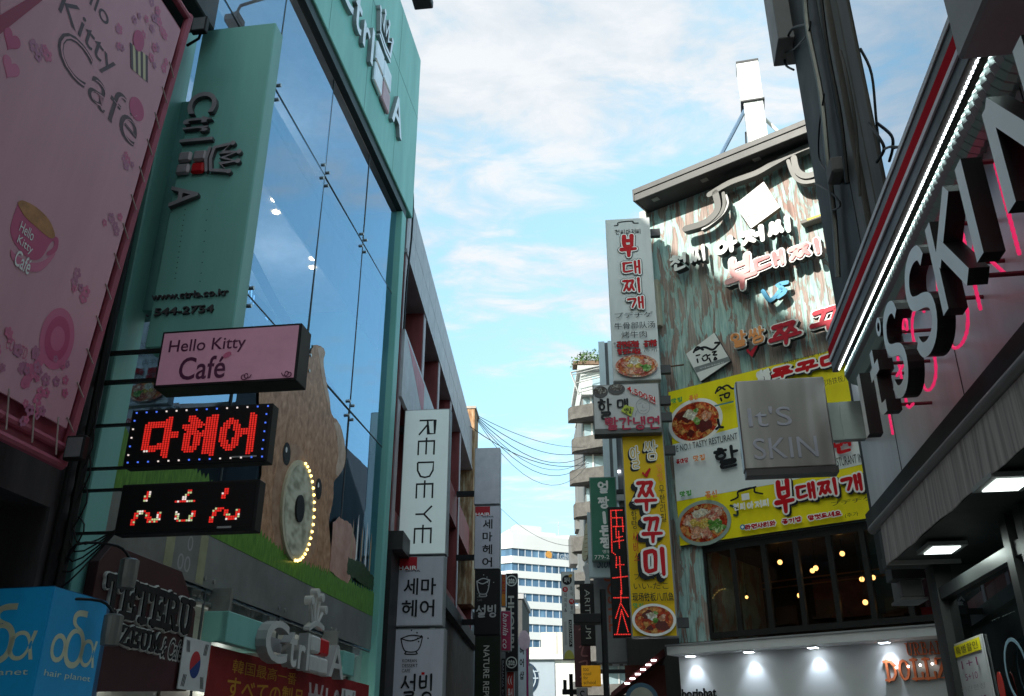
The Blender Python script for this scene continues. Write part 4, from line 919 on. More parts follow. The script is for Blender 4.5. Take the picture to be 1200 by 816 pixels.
for i, (x, y) in enumerate(((875, 700), (914, 659), (937, 680), (937, 698), (952, 669), (956, 666), (987, 649), (983, 707), (1010, 679), (1023, 677), (1014, 706), (1068, 705))):
    dd = -.7-.35*(i % 5); fo = W.off(dd); a, h = fo.px(x, y)
    o = thing('pendant_bulb', ('amber globe bulb behind the dark restaurant windows'), 'lamp', W, a, h, dd, 'globe bulbs behind the restaurant windows')
    MB().ball(a, dd, h, .055 if i != 0 else .035, 10).build('bulb', BULB, o)
    MB().tube([(a, dd, h+.05), (a, dd, h+.1)], .025, 8).tube([(a, dd, h+.1), (a, dd, 5.84)], .006, 5).build('cord', BLACK, o)
MB().box(5.25, 5.8, -.6, -.5, 4.06, 4.22).build('red_box', M('red_box', (.3, .01, .015), .5), wb)
q = MB()
for h in (5.3, 5.45): q.tube([(1.1, -2.9, h), (5.4, -2.9, h+.02)], .02, 5)
q.build('ceiling_rail', M('brass_rail', (.3, .15, .05), .5), wb)
for a, dd in ((1.9, -2.2), (3.0, -1.8), (4.3, -2.4), (5.6, -2.0)):
    c_ = MB(); c_.box(a-.25, a+.25, dd-.05, dd, 3.9, 4.75).box(a-.22, a+.22, dd, dd+.4, 4.3, 4.36); c_.build('chair_back', M('dark_wood', (.06, .035, .02), .6), wb)
MB().box(2.3, 3.6, -3.09, -3.0, 4.5, 5.4).build('wall_picture', M('dim_red_picture', (.14, .05, .03), .6, var=.4, scale=4), wb)
# white shop on the ground floor
ws = thing('white_shopfront', 'white ground floor shopfront with a flat canopy under the restaurant windows', 'shopfront', W, 3, 0)
SHW = M('shop_white', (.62, .62, .63), .6, var=.06, scale=.6)
MB().box(.3, 7.3, -.01, .08, 0, 3.7).build('wall', SHW, ws)
cn = W.off(.55)
cy0 = cn.px(781, 758)[1]; cy1 = cn.px(781, 768)[1]
MB().box(cn.px(781, 760)[0], 7.5, -.01, .55, cy1, cy0).build('canopy', M('canopy_white', (.72, .72, .73), .5, var=.08), ws, bevel=.008)
MB().box(cn.px(781, 760)[0]-.02, 7.5, -.01, .58, cy0, cy0+.035).build('canopy_cap', GREY, ws)
SPOT = M('spot_white', (1, 1, 1), emit=14, ecol=(.8, .92, 1), var=0)
for i, (x, y) in enumerate(((809, 767), (877, 760), (952, 754), (1035, 747))):
    a, _ = W.off(.3).px(x, y)
    o = thing('canopy_spotlight', 'small white spotlight under the flat canopy casting a cone on the white wall', 'lamp', W, a, cy1-.03, .3, 'spotlights under the white canopy')
    MB().box(a-.1, a+.1, .22, .38, cy1-.03, cy1).build('housing', M('lamp_housing', (.5, .5, .5), .4), o)
    MB().box(a-.085, a+.085, .235, .365, cy1-.036, cy1-.03).build('lens', SPOT, o)
    l = bpy.data.lights.new('spot_beam', 'SPOT'); l.energy = 16; l.spot_size = math.radians(80); l.spot_blend = .8; l.color = (.72, .86, 1); l.shadow_soft_size = .04
    lo = bpy.data.objects.new('spot_beam', l); COL.objects.link(lo); lo.location = W.P(a, .26, cy1-.05)
    lo.rotation_euler = (Vector((W.n[0]*.28, W.n[1]*.28, 1))).to_track_quat('Z', 'Y').to_euler()
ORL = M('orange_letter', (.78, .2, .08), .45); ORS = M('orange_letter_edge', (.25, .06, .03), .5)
dl = thing('shop_lettering', 'orange slab lettering on the white shopfront wall', 'sign', W.off(.085), 5, 2.9)
WF = W.off(.09)
a0, a1, h0, h1 = WF.bx((1063, 769), (1086, 752)); ul = (a1-a0)/3.3
slab(MB(), 'URBAN', a0, a0+5.65*ul, h0, h1, .0, ul*.15, .04).build('small_lettering', ORL, dl, side=ORS)
a0, a1, h0, h1 = WF.bx((1040, 799), (1094, 771)); ul = (a1-a0)/3.8
slab(MB(), 'DOLLS', a0, a0+4.72*ul, h0, h1, .0, ul*.19, .06).build('lettering', ORL, dl, side=ORS)
b_ = MB()
for k in range(4): a, h = WF.px(1052+14*k, 783-1.5*k); b_.ball(a, .09, h, .022, 8)
b_.build('bulbs', M('white_bulb', (1, .9, .8), emit=5, var=0), dl)
bt = thing('wall_lettering', 'small black lettering low on the white shopfront wall', 'sign', W.off(.085), .8, 2.9)
MB().text('boriphat', *WF.bx((800, 822), (839, 806)), .0, ext=.02, bold=.02).build('lettering', INK, bt)
# chimney
CH = X(23.6, 0, 104)
ch = thing('steel_flue', 'pale square rooftop flue braced by steel struts above the restaurant roof', 'flue', CH, CH.px(885, 160)[0], 15.7)
c0, c1 = CH.px(870, 110)[0], CH.px(894, 110)[0]; ctop = CH.px(878, 71)[1]; cj = CH.px(884, 116)[1]
FLU = M('galvanised_white', (.72, .73, .72), .45, .2, streak=1)
MB().box(c0-.06, c1, -.6, 0, cj, ctop).build('upper_casing', FLU, ch, bevel=.01)
MB().box(c0, c1-.02, -.55, -.04, 15.0, cj-.04).build('lower_casing', FLU, ch, bevel=.01)
MB().box(c0-.08, c1+.03, -.63, .02, cj-.05, cj).box(c0-.07, c1+.01, -.62, .012, ctop-.05, ctop+.03).build('band', DARK, ch)
a, h = CH.px(842, 178); MB().tube([((c0+c1)/2-.25, -.3, cj-.1), (a, .1, h-.3)], .06, 6).build('strut', M('blue_steel', (.1, .16, .24), .5), ch)
MB().tube([((c0+c1)/2+.1, -.5, cj-.1), (c1+1.9, -.2, 15.9)], .05, 6).build('strut', M('pale_steel', (.6, .6, .55), .5), ch)
MB().tube([(c0-.02, -.5, cj-.8), (c0-.25, .2, 15.9)], .025, 6).build('cable', BLACK, ch)
# emblem: raised roof outline with curled ends
E0 = W.off(.42)
em = thing('roof_emblem', 'raised grey roof outline emblem with curled ends under the dark eaves', 'sign', W, 3, 12)
EMB = M('emblem_grey', (.1, .1, .095), .4, .2); EMS = M('emblem_edge', (.07, .07, .07), .5)
def wr(pts, wd, d, th, mat, nm, par, side=None, fr=E0):
    return MB().ribbon(smooth([fr.px(*p) for p in pts], 5), wd, d+.12, th).build(nm, mat, par, side=side)
wr([(831, 228), (855, 214), (885, 203), (905, 192), (925, 181), (945, 172), (962, 167)], .15, .1, .2, EMB, 'ridge', em, EMS)
wr([(838, 226), (841, 240), (838, 250), (825, 261), (803, 268)], .17, .1, .2, EMB, 'left_curl', em, EMS)
wr([(847, 226), (848, 240), (842, 252), (826, 263)], .09, .12, .16, EMB, 'inner_curl', em, EMS)
wr([(930, 185), (934, 200), (945, 206), (962, 200), (975, 190)], .15, .1, .2, EMB, 'right_curl', em, EMS)
wr([(923, 188), (930, 206), (942, 213), (960, 210)], .09, .12, .16, EMB, 'inner_curl', em, EMS)
wr([(850, 228), (852, 238), (846, 250), (832, 262), (822, 268)], .05, .12, .14, M('emblem_line', (.5, .5, .48), .5), 'curl_line', em, EMS)
# plaque diamonds
P0_ = W.off(.32)
def plaque(pts, fr, label, th, edge):
    q = [fr.px(*p) for p in pts]; o = thing('diamond_plaque', label, 'sign', fr, sum(p[0] for p in q)/4, min(p[1] for p in q), 0, 'diamond plaques on the wooden facade')
    MB().prism(q, -th, 0, side=1).build('board', [M('plaque_white', (.74, .74, .72), .5, var=.05), edge], o); return o, q
pl1, q1 = plaque([(895, 213), (914, 243), (880, 268), (861, 240)], P0_, 'plain white diamond plaque in the sun beneath the roof emblem', .12, M('plaque_edge', (.25, .17, .11), .6))
MB().ribbon(smooth([P0_.px(*p) for p in ((872, 243), (884, 234), (900, 236), (905, 233))]), .05, .003).build('faint_drawing', M('faint_grey', (.55, .55, .55), .5, var=0), pl1)
mb = MB(); hangul(mb, '홍명동', *P0_.bx((872, 256), (898, 246)), .004, .03); mb.build('faint_lettering', M('faint_grey'), pl1)
P1_ = W.off(.2)
pl2, q2 = plaque([(837, 390), (856, 423), (821, 447), (804, 415)], P1_, 'white diamond plaque with black brush lettering above the yellow banner', .1, M('plaque_edge_dark', (.06, .07, .07), .6))
def pst(par, fr, sts, wd, mat, nm, d=.003):
    mb = MB()
    for i, st in enumerate(sts):
        p = [fr.px(*q) for q in st]; mb.ribbon(smooth(p) if len(p) > 2 else p, wd, d+.0006*i)
    return mb.build(nm, mat, par)
pst(pl2, P1_, [[(813, 413), (817, 407), (824, 410)], [(815, 411), (825, 407), (835, 410), (841, 405), (843, 402), (838, 402)]], .055, INK, 'roof_drawing')
pst(pl2, P1_, [[(816, 417), (820, 416)], [(817, 421), (818, 425)], [(824, 418), (828, 416), (829, 421), (825, 423), (823, 420)], [(830, 417), (832, 416)], [(831, 420), (833, 424)], [(835, 413), (839, 412), (836, 416), (840, 416)], [(838, 419), (840, 421), (837, 422), (838, 419)]], .04, INK, 'brush_lettering')
sp_ = [P1_.px(*p) for p in ((812, 432), (856, 419), (857, 424), (815, 437))]
MB().prism([P1_.px(*p) for p in ((813, 431), (854, 418), (856, 423), (816, 437))], .001, .003).build('stripe', M('stripe_grey', (.2, .22, .22), .5), pl2)
MB().text('부대찌개전문점', *P1_.bx((820, 433), (848, 424)), .005, fn=None).build('stripe_lettering', WINK, pl2)
wc_ = MB(); wc_.tube([W.P(0, 0, 0)*0+Vector((.45, .05, W.px(768, 438)[1])), Vector((1.1, .08, P1_.px(806, 428)[1]))], .02, 5); wc_.build('wall_bracket', M('rust', (.12, .06, .04), .7), pl2)
# letters fixed to the facade
def wletters(o, txt, bl, tr, wd, mat, side, th, off=.22, outline=None, grow=.08, rise=0, seed=1, nm='letter', sh=None, gap=.06, jit=.05):
    fr = W.off(off); a0, a1, h0, h1 = fr.bx(bl, tr); n = len(txt); st = (a1-a0)/n
    for i, c in enumerate(txt):
        if c == ' ': continue
        x0, x1 = a0+st*(i+gap/2), a0+st*(i+1-gap/2); y0, y1 = h0+rise*i, h1+rise*i
        if outline:
            b = hangul(MB(), c, x0, x1, y0, y1, off-.02+.22*0, wd, th, grow=grow, seed=seed+i, jit=jit).build(nm, outline[0], o, side=outline[1])
            hangul(MB(), c, x0, x1, y0, y1, off+th+.002, wd, .012, seed=seed+i, jit=jit).build('letter_face', mat, b)
        else: hangul(MB(), c, x0, x1, y0, y1, off-.02, wd, th, seed=seed+i, jit=jit).build(nm, mat, o, side=side)
LW_ = M('letter_white', (.8, .8, .78), .4, var=.05); LBK = M('letter_black_edge', (.025, .028, .03), .5); LRD = M('letter_red', (.42, .012, .03), .4, var=.1, spec=.2); LPK = ramp_mat('letter_pink', [(.3, (.55, .1, .11)), (.6, (.72, .38, .37))], nscale=1.4, detail=2, rough=.4)
t1 = thing('facade_lettering', 'white brush letters with black edges in the upper row on the wooden facade', 'sign', W, 2.6, 10.9, 0)
wletters(t1, '천씨', (789, 322), (833, 290), .085, LW_, LBK, .2, seed=4)
wletters(t1, '아저씨', (840, 304), (934, 256), .13, LW_, LBK, .2, seed=9)
t2 = thing('facade_lettering', 'pink and white brush letters in the sun below the white letter row', 'sign', W, 3.6, 10, 0)
wletters(t2, '부', (852, 350), (890, 300), .13, LPK, LBK, .2, outline=(LW_, LBK), seed=2)
wletters(t2, '대찌', (886, 324), (972, 281), .1, LPK, LBK, .2, outline=(LW_, LBK), seed=3, gap=.02)
t3 = thing('facade_lettering', 'blue versus letters between the two brush letter rows', 'sign', W, 3.2, 9.9, 0)
LBL = M('letter_blue', (.05, .3, .5), .4)
fb = W.off(.2)
for st in ([(896, 343), (905, 354), (917, 341)], [(924, 333), (914, 336), (922, 343), (914, 350)]):
    MB().ribbon(smooth([fb.px(*p) for p in st]), .1, .18, .12).build('letter', LBL, t3, side=LBK)
t4 = thing('facade_lettering', 'orange brush letters with a red tick above the yellow banner', 'sign', W, 2.6, 8.9, 0)
LOR = M('letter_orange', (.75, .3, .1), .4)
wletters(t4, '알쌈', (858, 412), (900, 383), .06, LOR, LBK, .12, outline=(LW_, LBK), grow=.05, seed=6)
fb = W.off(.22); MB().ribbon([fb.px(*p) for p in ((878, 412), (882, 417), (888, 407))], .07, .2, .1).build('tick', LRD, t4, side=LBK)
t5 = thing('facade_lettering', 'large red letters outlined in white beside the orange letters', 'sign', W, 4, 9, 0)
wletters(t5, '쭈꾸', (902, 412), (996, 362), .1, LRD, LBK, .14, outline=(LW_, LBK), grow=.08, seed=8, rise=.1, gap=.1)
tb = thing('small_beam_sign', 'small grey beam sign with yellow characters near the dark pillar', 'sign', W, 4.2, 11.4)
fb = W.off(.25); a0, a1, h0, h1 = fb.bx((938, 262), (975, 246))
MB().box(a0, a0+2.2, .0, .25, h0-.02, h1).build('beam', M('beam_grey', (.17, .16, .14), .6), tb, bevel=.01)
hangul(MB(), '부대', a0+.15, a0+.95, h0+.03, h1-.03, .253, .035).build('lettering', M('yellow_ink', (.75, .6, .04), .5, var=0), tb)
# drain pipe and boxes on the corner
dp = thing('corner_pipe', 'white corner pipe with junction boxes at the edge of the wooden facade', 'pipe', W, .2, 4)
MB().box(.1, .3, -.3, .12, 4, 14.9).build('duct', M('duct_white', (.5, .52, .48), .5, streak=1, var=.3), dp)
for (y0, y1) in ((325, 350), (385, 420), (435, 470)):
    h1_ = W.px(772, y0)[1]; h0_ = W.px(772, y1)[1]; MB().box(.06, .36, .12, .22, h0_, h1_).build('junction_box', M('box_grey', (.25, .24, .22), .5), dp, bevel=.01)
MB().box(.32, .5, 0, .16, W.px(772, 385)[1], W.px(772, 330)[1]).build('meter_box', M('box_cream', (.55, .5, .38), .5), dp, bevel=.01)
# the long yellow banner
YEL = M('banner_yellow', (.86, .73, .01), .45, var=.08, streak=1, spec=.25); BWH = M('banner_white', (.72, .77, .77), .45, var=.05)
YB = W.off(.14)
a0 = (YB.px(783, 462)[0]+YB.px(797, 643)[0])/2; hB = (YB.px(797, 643)[1]+YB.px(1004, 607)[1])/2; hT = (YB.px(783, 462)[1]+YB.px(985, 405)[1])/2
yb = Sign('menu_banner', 'wide yellow and white menu banner with two dish photos on the wooden facade', 'banner', YB, 0, 0, 0, 0, th=.13, face=YEL, case=DARK, rim=.01, rect=(a0, 5.5, hB, hT))
def fq(x, y):
    a, h = YB.px(x, y); return (a-yb.a0)/(yb.a1-yb.a0), (yb.h1-h)/(yb.h1-yb.h0)
def fb2(bl, tr): x0, y1 = fq(*bl); x1, y0 = fq(*tr); return x0, y0, x1, y1
y0f = fq(786, 522)[1]; y1f = fq(792, 588)[1]
wf = MB(); z = yb.nd()
wf.prism([yb.q(.003, y0f), yb.q(.35, y0f-.02), yb.q(.997, y0f-.03), yb.q(.997, y1f-.03), yb.q(.5, y1f+.0), yb.q(.003, y1f)], z-.003, z).build('white_band', BWH, yb.o)
def wdish(x, y, rx, ry, mats, plate):
    fx, fy = fq(x, y); w_ = abs(fq(x+rx, y)[0]-fx)*(yb.a1-yb.a0); hh = abs(fq(x, y+ry)[1]-fy)*(yb.h1-yb.h0)
    food(yb, fx, fy, w_, hh, mats, plate)
wdish(815, 494, 33, 27, T_STEW, PLATE)
wdish(825, 613, 33, 27, T_POT, M('pot_print', (.3, .38, .34), .4))
x0, y0, x1, y1 = fb2((855, 588), (862, 602)); 
yb.strokes([[fq(857, 593), fq(864, 596), fq(865, 604), fq(861, 604)]], .05, M('pot_handle', (.03, .06, .05), .4), 'pot_handle')
def shear_text(t, bl, tr, mat, nm='lettering', **k): return yb.text(t, *fb2(bl, tr), mat, nm, **k)
shear_text('THE NO.1 TASTY RESTURANT IN KOREA', (786, 532), (895, 501), INK)
shear_text('THE NO.1 TASTY RESTURANT IN KOREA', (936, 556), (1030, 528), INK)
shear_text('韩国顶尖味家 THE NO.1', (920, 428), (985, 408), INK)
RW = [(INK, .075, (.035, -.04)), (WINK, .075, (0, 0)), (REDINK, 0, (0, 0))]
yb.hang('부', *fb2((910, 604), (929, 563)), .1, RW, seed=2); yb.hang('대찌개', *fb2((934, 588), (1012, 557)), .075, RW, seed=5)
yb.hang('쭈꾸미', *fb2((905, 446), (990, 414)), .085, RW, seed=7)
yb.hang('알쌈', *fb2((890, 450), (904, 434)), .05, [(INK, .03, (.02, -.02)), (WINK, .02, (0, 0))], seed=3)
yb.hang('할매', *fb2((840, 552), (900, 516)), .075, [(INK, 0, (0, 0))], seed=3, gap=.05)
yb.hang('빨간냉면', *fb2((905, 548), (1000, 512)), .08, [(REDINK, 0, (0, 0))], seed=6)
yb.hang('천씨', *fb2((862, 600), (876, 590)), .03, [(WINK, 0, (0, 0))]); yb.hang('아저씨', *fb2((878, 598), (904, 586)), .035, [(WINK, 0, (0, 0))])
yb.strokes([[fq(*p) for p in st] for st in ([(859, 588), (867, 584), (868, 577), (885, 573), (887, 578), (896, 580)], [(867, 578), (888, 572)])], .04, INK, 'roof_drawing')
x0, y0, x1, y1 = fb2((872, 588), (880, 579)); yb.box(x0, y0, x1, y1, WINK, 'white_square')
yb.hang('라면사리와 공기밥 맘껏드세요', *fb2((876, 622), (988, 600)), .026, [(WINK, .04, (0, 0)), (REDINK, 0, (0, 0))], seed=11, gap=.08)
fx, fy = fq(873, 619); yb.ell(fx, fy, .06, .06, M('blue_dot', (.05, .25, .4), .4, var=0), 'bullet'); yb.ell(fx, fy, .03, .03, WINK, 'bullet')
yb.rows([('プデチゲ', *fb2((977, 595), (1025, 582))), ('(추가', *fb2((993, 609), (1008, 601)))], INK)
yb.hang('맛집', *fb2((790, 475), (803, 467)), .03, [(GREENINK, 0, (0, 0))]); yb.hang('맛집', *fb2((800, 584), (814, 576)), .03, [(GREENINK, 0, (0, 0))])
yb.hang('꽃신', *fb2((811, 472), (821, 464)), .028, [(ORINK, 0, (0, 0))]); yb.hang('꽃신', *fb2((830, 586), (844, 576)), .028, [(ORINK, 0, (0, 0))])
yb.hang('꽃마당', *fb2((796, 546), (810, 538)), .022, [(REDINK, 0, (0, 0))]); yb.hang('맛집', *fb2((816, 543), (830, 534)), .026, [(ORINK, 0, (0, 0))])
yb.strokes([[fq(*p) for p in st] for st in ([(842, 463), (846, 456), (853, 459)], [(844, 461), (855, 454), (862, 458), (872, 455)], [(847, 466), (851, 465)], [(848, 469), (849, 472)], [(853, 464), (858, 463), (857, 468), (853, 468), (853, 464)])], .045, INK, 'roof_drawing')
x0, y0, x1, y1 = fb2((841, 479), (863, 472)); yb.box(x0, y0, x1, y1, M('stripe_teal', (.05, .2, .22), .5), 'stripe')
yb.strokes([[fq(845, 494), fq(847, 502), fq(851, 503)], [fq(847, 502), fq(843, 505)]], .06, INK, 'brush_mark')
shear_text('现场铁板八爪鱼', (966, 456), (1010, 438), INK)

# ================================================================== RIGHT: steel fronted cosmetics shop
sk = thing('cosmetics_shop', 'near shop building with steel signband, awning and dark corner pillar', 'building', K(1.85), -5, 0)
BK = K(1.85)                                               # d is outwards from the wall plane
MB().box(-8.05, 34, -9, -.25, 4.95, 17).box(-8.05, 12, -9, -2.2, 3.05, 4.95).box(-7.6, 12, -2.2, -1.1, 3.3, 4.9).build('wall', M('shop_wall', (.34, .33, .32), .7, streak=1, var=.2), sk)
MB().box(-8.05, -6.85, -.25, -.02, 3.0, 15).build('corner_pillar', M('black_pillar', (.016, .016, .018), .6, var=.2), sk)
PST = M('worn_bronze', (.1, .095, .085), .6, streak=1, var=.35, bump=.2)
MB().box(-6.85, -6.6, -.25, -.025, 4.9, 15).box(-6.45, -6.28, -.25, -.03, 4.9, 15).box(-6.6, -6.45, -.25, -.08, 4.9, 15).box(-6.28, -6.02, -.25, -.035, 4.9, 15).build('pilaster', PST, sk, bevel=.01)
UG = glass('upper_glass', (.3, .34, .38), 2.0, .42, wav=.04, refl=(.72, .86, 1))
for a0, a1 in ((-6.0, -2.6), (-2.55, 1.5)):
    for h0, h1 in ((4.95, 8.2), (8.3, 12)):
        q = MB(); q.face([(a0, -.05, h0), (a1, -.05, h0), (a1, -.05, h1), (a0, -.05, h1)]); q.build('window_pane', UG, sk)
MB().box(-2.6, -2.55, -.2, -.04, 4.95, 12).box(-6.02, 1.5, -.2, -.04, 8.2, 8.3).build('window_frame', DARK, sk)
# sign band
sbn = thing('sign_band', 'brushed steel sign band with red striped lip, LED strip and corrugated tube above it', 'sign', BK, -4, 3.4)
PANEL = ramp_mat('satin_steel_panel', [(.3, (.56, .56, .58)), (.7, (.7, .7, .73))], scale=(2, 1, .4), nscale=1.5, detail=4, rough=.33, metal=.15)
MB().box(-7.66, 2, .0, .05, 3.42, 4.62).build('panel', PANEL, sbn)
pj = MB()
for a in (-6.6, -5.1, -3.6, -2.1): pj.box(a-.004, a+.004, .05, .053, 3.42, 4.6)
pj.build('panel_joint', DARK, sbn)
SL_ = .25                                                   # lip face at lat 1.6
MB().box(-7.37, 2, .0, SL_-.05, 4.78, 4.9).box(-7.37, 2, SL_-.05, SL_, 4.56, 4.9).build('lip', M('lip_dark', (.085, .078, .072), .45), sbn, bevel=.004)
MB().box(-7.38, 2, SL_+.001, SL_+.008, 4.865, 4.9).build('lip_edge', M('lip_grey', (.55, .55, .58), .4), sbn)
MB().box(-7.37, 2, SL_+.001, SL_+.01, 4.69, 4.775).build('red_stripe', M('stripe_red', (.6, .006, .02), .8, spec=.04), sbn)
MB().box(-7.37, 2, SL_+.001, SL_+.012, 4.655, 4.688).build('pale_stripe', M('stripe_lilac', (.78, .72, .78), .4), sbn)
ld = MB(); a = -7.3
while a < 1: ld.box(a, a+.02, .205, .216, 4.552, 4.5595); a += .036
l = bpy.data.lights.new('led_light', 'AREA'); l.shape = 'RECTANGLE'; l.size = 8.4; l.size_y = .03; l.energy = 11; l.color = (.88, 1, .97)
lo = bpy.data.objects.new('led_light', l); COL.objects.link(lo); lo.location = BK.P(-3.2, .193, 4.61)
zz = (BK.P(0, .8, 0)-BK.P(0, 0, 0)+Vector((0, 0, .6))).normalized(); xx = Vector((BK.u[0], BK.u[1], 0)); yy = zz.cross(xx)
lo.rotation_euler = Matrix((xx, yy, zz)).transposed().to_euler()
ld.build('led_strip', M('led_cool_white', (1, 1, 1), emit=2.6, ecol=(.9, .97, 1), var=0), sbn)
ct = MB(); pts = []; rs = []; a = -7.3; i = 0
while a < 1.0: pts.append((a, .07, 4.5)); rs.append(.112 if i % 2 else .095); a += .03; i += 1
ct.tube(pts, rs, 14).build('corrugated_tube', M('tube_metal', (.36, .46, .44), .3, .9, var=0), sbn)
MB().box(-7.7, 2, .0, .1, 3.3, 3.42).build('lower_trim', BLACK, sbn)
# letters with pink neon behind
ls = thing('letter_sign', 'deep pale faced letters with black sides and pink neon behind on the steel band', 'sign', BK, -4, 3.5, .05)
LF = M('letter_pale_face', (.88, .92, .9), .3, var=.04, spec=.5); LS = M('letter_black_side', (.012, .012, .013), .35)
NEON = M('pink_neon', (1, .05, .2), emit=.36, ecol=(1, .03, .16), var=0)
D0, D1 = .27, .36
def sletter(strokes, wd, neon=None, closed=False):
    mb = MB()
    for k, st in enumerate(strokes): mb.ribbon(st, wd, D0+.0008*k, D1-D0, cap=False)
    o = mb.build('letter', LF, ls, side=LS)
    nb = MB()
    for st in (neon or strokes):
        p = [(x, .2, y) for x, y in st]
        q = [p[0]]
        for i in range(len(p)-1):
            n = max(1, int(math.dist(p[i], p[i+1])/.018))
            for j in range(1, n+1): t = j/n; q.append((p[i][0]+(p[i+1][0]-p[i][0])*t, .2, p[i][2]+(p[i+1][2]-p[i][2])*t))
        nb.tube(q, [.010 if i % 2 else .0075 for i in range(len(q))], 6)
    nb.build('neon_tube', NEON, o)
    sb_ = MB()
    for st in strokes:
        x, y = st[len(st)//2]; sb_.tube([(x, .05, y), (x, D0, y)], .012, 6)
    sb_.build('standoff', M('standoff_red', (.2, .02, .04), .5), o)
def S_(a0, a1, h0, h1):
    c = [(.92, .82), (.8, .95), (.5, 1), (.2, .94), (.06, .78), (.12, .62), (.35, .53), (.65, .46), (.9, .36), (.96, .2), (.8, .05), (.5, 0), (.2, .05), (.05, .18)]
    return smooth([(a0+x*(a1-a0), h0+y*(h1-h0)) for x, y in c], 3)
KL = K(1.49)
hb, ht = 3.58, 4.07
def al(x, y): return KL.px(x, y)[0]
ai = al(1012, 480)
sletter([[(ai, hb), (ai, ht-.05)]], .09)
at_ = al(1027, 450); sletter([smooth([(at_+.14, hb+.01), (at_+.02, hb+.03), (at_, hb+.12), (at_, ht-.06)]), [(at_-.1, ht-.2), (at_+.13, ht-.2)]], .075)
ao = al(1032, 398); sletter([circ(ao, ht-.01, .045, .045, 12)], .03)
a1 = al(1050, 418); sletter([S_(a1-.16, a1+.17, hb-.04, ht-.02)], .075)
a2 = al(1080, 365); sletter([S_(a2-.18, a2+.19, hb-.03, ht+.0)], .08)
a3 = al(1095, 305); sletter([[(a3, hb), (a3, ht)], [(a3+.34, ht), (a3+.03, (hb+ht)/2)], [(a3+.1, (hb+ht)/2+.06), (a3+.36, hb)]], .085)
a4 = al(1136, 250); sletter([[(a4, hb), (a4, ht)]], .09)
a5 = al(1166, 170); sletter([[(a5, hb), (a5, ht)], [(a5, ht), (a5+.38, hb)], [(a5+.38, hb), (a5+.38, ht)]], .09)
# square steel box sign on the bracket
XB = XS(7.35, 8.8)
x0 = (XB.px(862, 444)[0]+XB.px(872, 552)[0])/2; x1 = (XB.px(964, 442)[0]+XB.px(982, 545)[0])/2; z1 = XB.px(912, 444)[1]; z0 = XB.px(925, 548)[1]
bxs = thing('steel_box_sign', 'square brushed steel box sign with pressed lettering in front of the yellow banner', 'sign', XB, (x0+x1)/2, z0)
SAT = ramp_mat('satin_box_steel', [(.3, (.15, .135, .125)), (.5, (.22, .205, .195)), (.7, (.36, .35, .345))], scale=(3.2, 1, .3), nscale=1.2, detail=2, rough=.3, metal=.75)
MB().box(x0, x1, -.16, 0, z0, z1).build('case', SAT, bxs, bevel=.01)
MB().box(x0+.01, x1+.012, -.15, -.01, z0-.05, z0).build('base_edge', M('dark_base_steel', (.06, .055, .055), .4, .5), bxs)  # darker steel edge along the bottom of the case
PRS = M('pressed_letter', (.36, .36, .43), .4, .3)
tx = MB(); wx = x1-x0; hx = z1-z0
tx.text("It'S", x0+.1*wx, x0+.58*wx, z0+.46*hx, z0+.68*hx, .001, ext=.008); tx.text('SKIN', x0+.12*wx, x0+.82*wx, z0+.1*hx, z0+.33*hx, .001, ext=.008)
tx.build('lettering', PRS, bxs)
MB().box(x1, x1+.1, -.14, -.06, z0+.3*hx, z0+.72*hx).box(x1+.1, 1.79, -.13, -.05, z0+.3*hx, z0+.72*hx).build('bracket', M('bracket_steel', (.25, .28, .27), .35, .8), bxs)
# post below the band
MB().box(-7.62, -7.42, -.2, .04, 2.85, 4.1).build('post', M('post_dark', (.04, .038, .04), .5), sk)
# awning: fabric valance and pipe
aw = thing('awning', 'grey brown fabric awning valance with a roller pipe under the steel band', 'awning', BK, -4, 2.7, .2)
FAB = ramp_mat('awning_fabric', [(.3, (.26, .24, .24)), (.5, (.46, .43, .42)), (.7, (.62, .59, .58))], scale=(16, 1, .6), nscale=1.5, detail=3, rough=.85)
v = MB(); n = 150; aa = [-6.85+i*9.2/n for i in range(n+1)]
def vd(i, k): return .2+.004*math.sin(i*.9)*(1-k)+.005*math.sin(i*.37+1)*(1-k)
for i in range(n):
    for d0 in (0, .006):
        for k0, k1 in ((0, .5), (.5, 1)):
            hz = [3.13-(.28+.002*math.sin(i*.55))*(1-k) for k in (k0, k1)]
            hz2 = [3.13-(.28+.002*math.sin((i+1)*.55))*(1-k) for k in (k0, k1)]
            v.face([(aa[i], vd(i, k0)-d0, hz[0]), (aa[i+1], vd(i+1, k0)-d0, hz2[0]), (aa[i+1], vd(i+1, k1)-d0, hz2[1]), (aa[i], vd(i, k1)-d0, hz[1])])
v.build('valance', FAB, aw, smooth_=True)
MB().box(-6.86, -6.84, -.3, .2, 2.85, 3.13).build('valance_end', FAB, aw)
MB().tube([(-7.15, .19, 3.17), (2, .19, 3.17)], .036, 10).build('roller_pipe', M('pipe_grey', (.2, .19, .19), .5), aw, smooth_=True)
MB().box(-7.3, 2, -.2, .13, 3.2, 3.3).build('cassette', BLACK, aw)
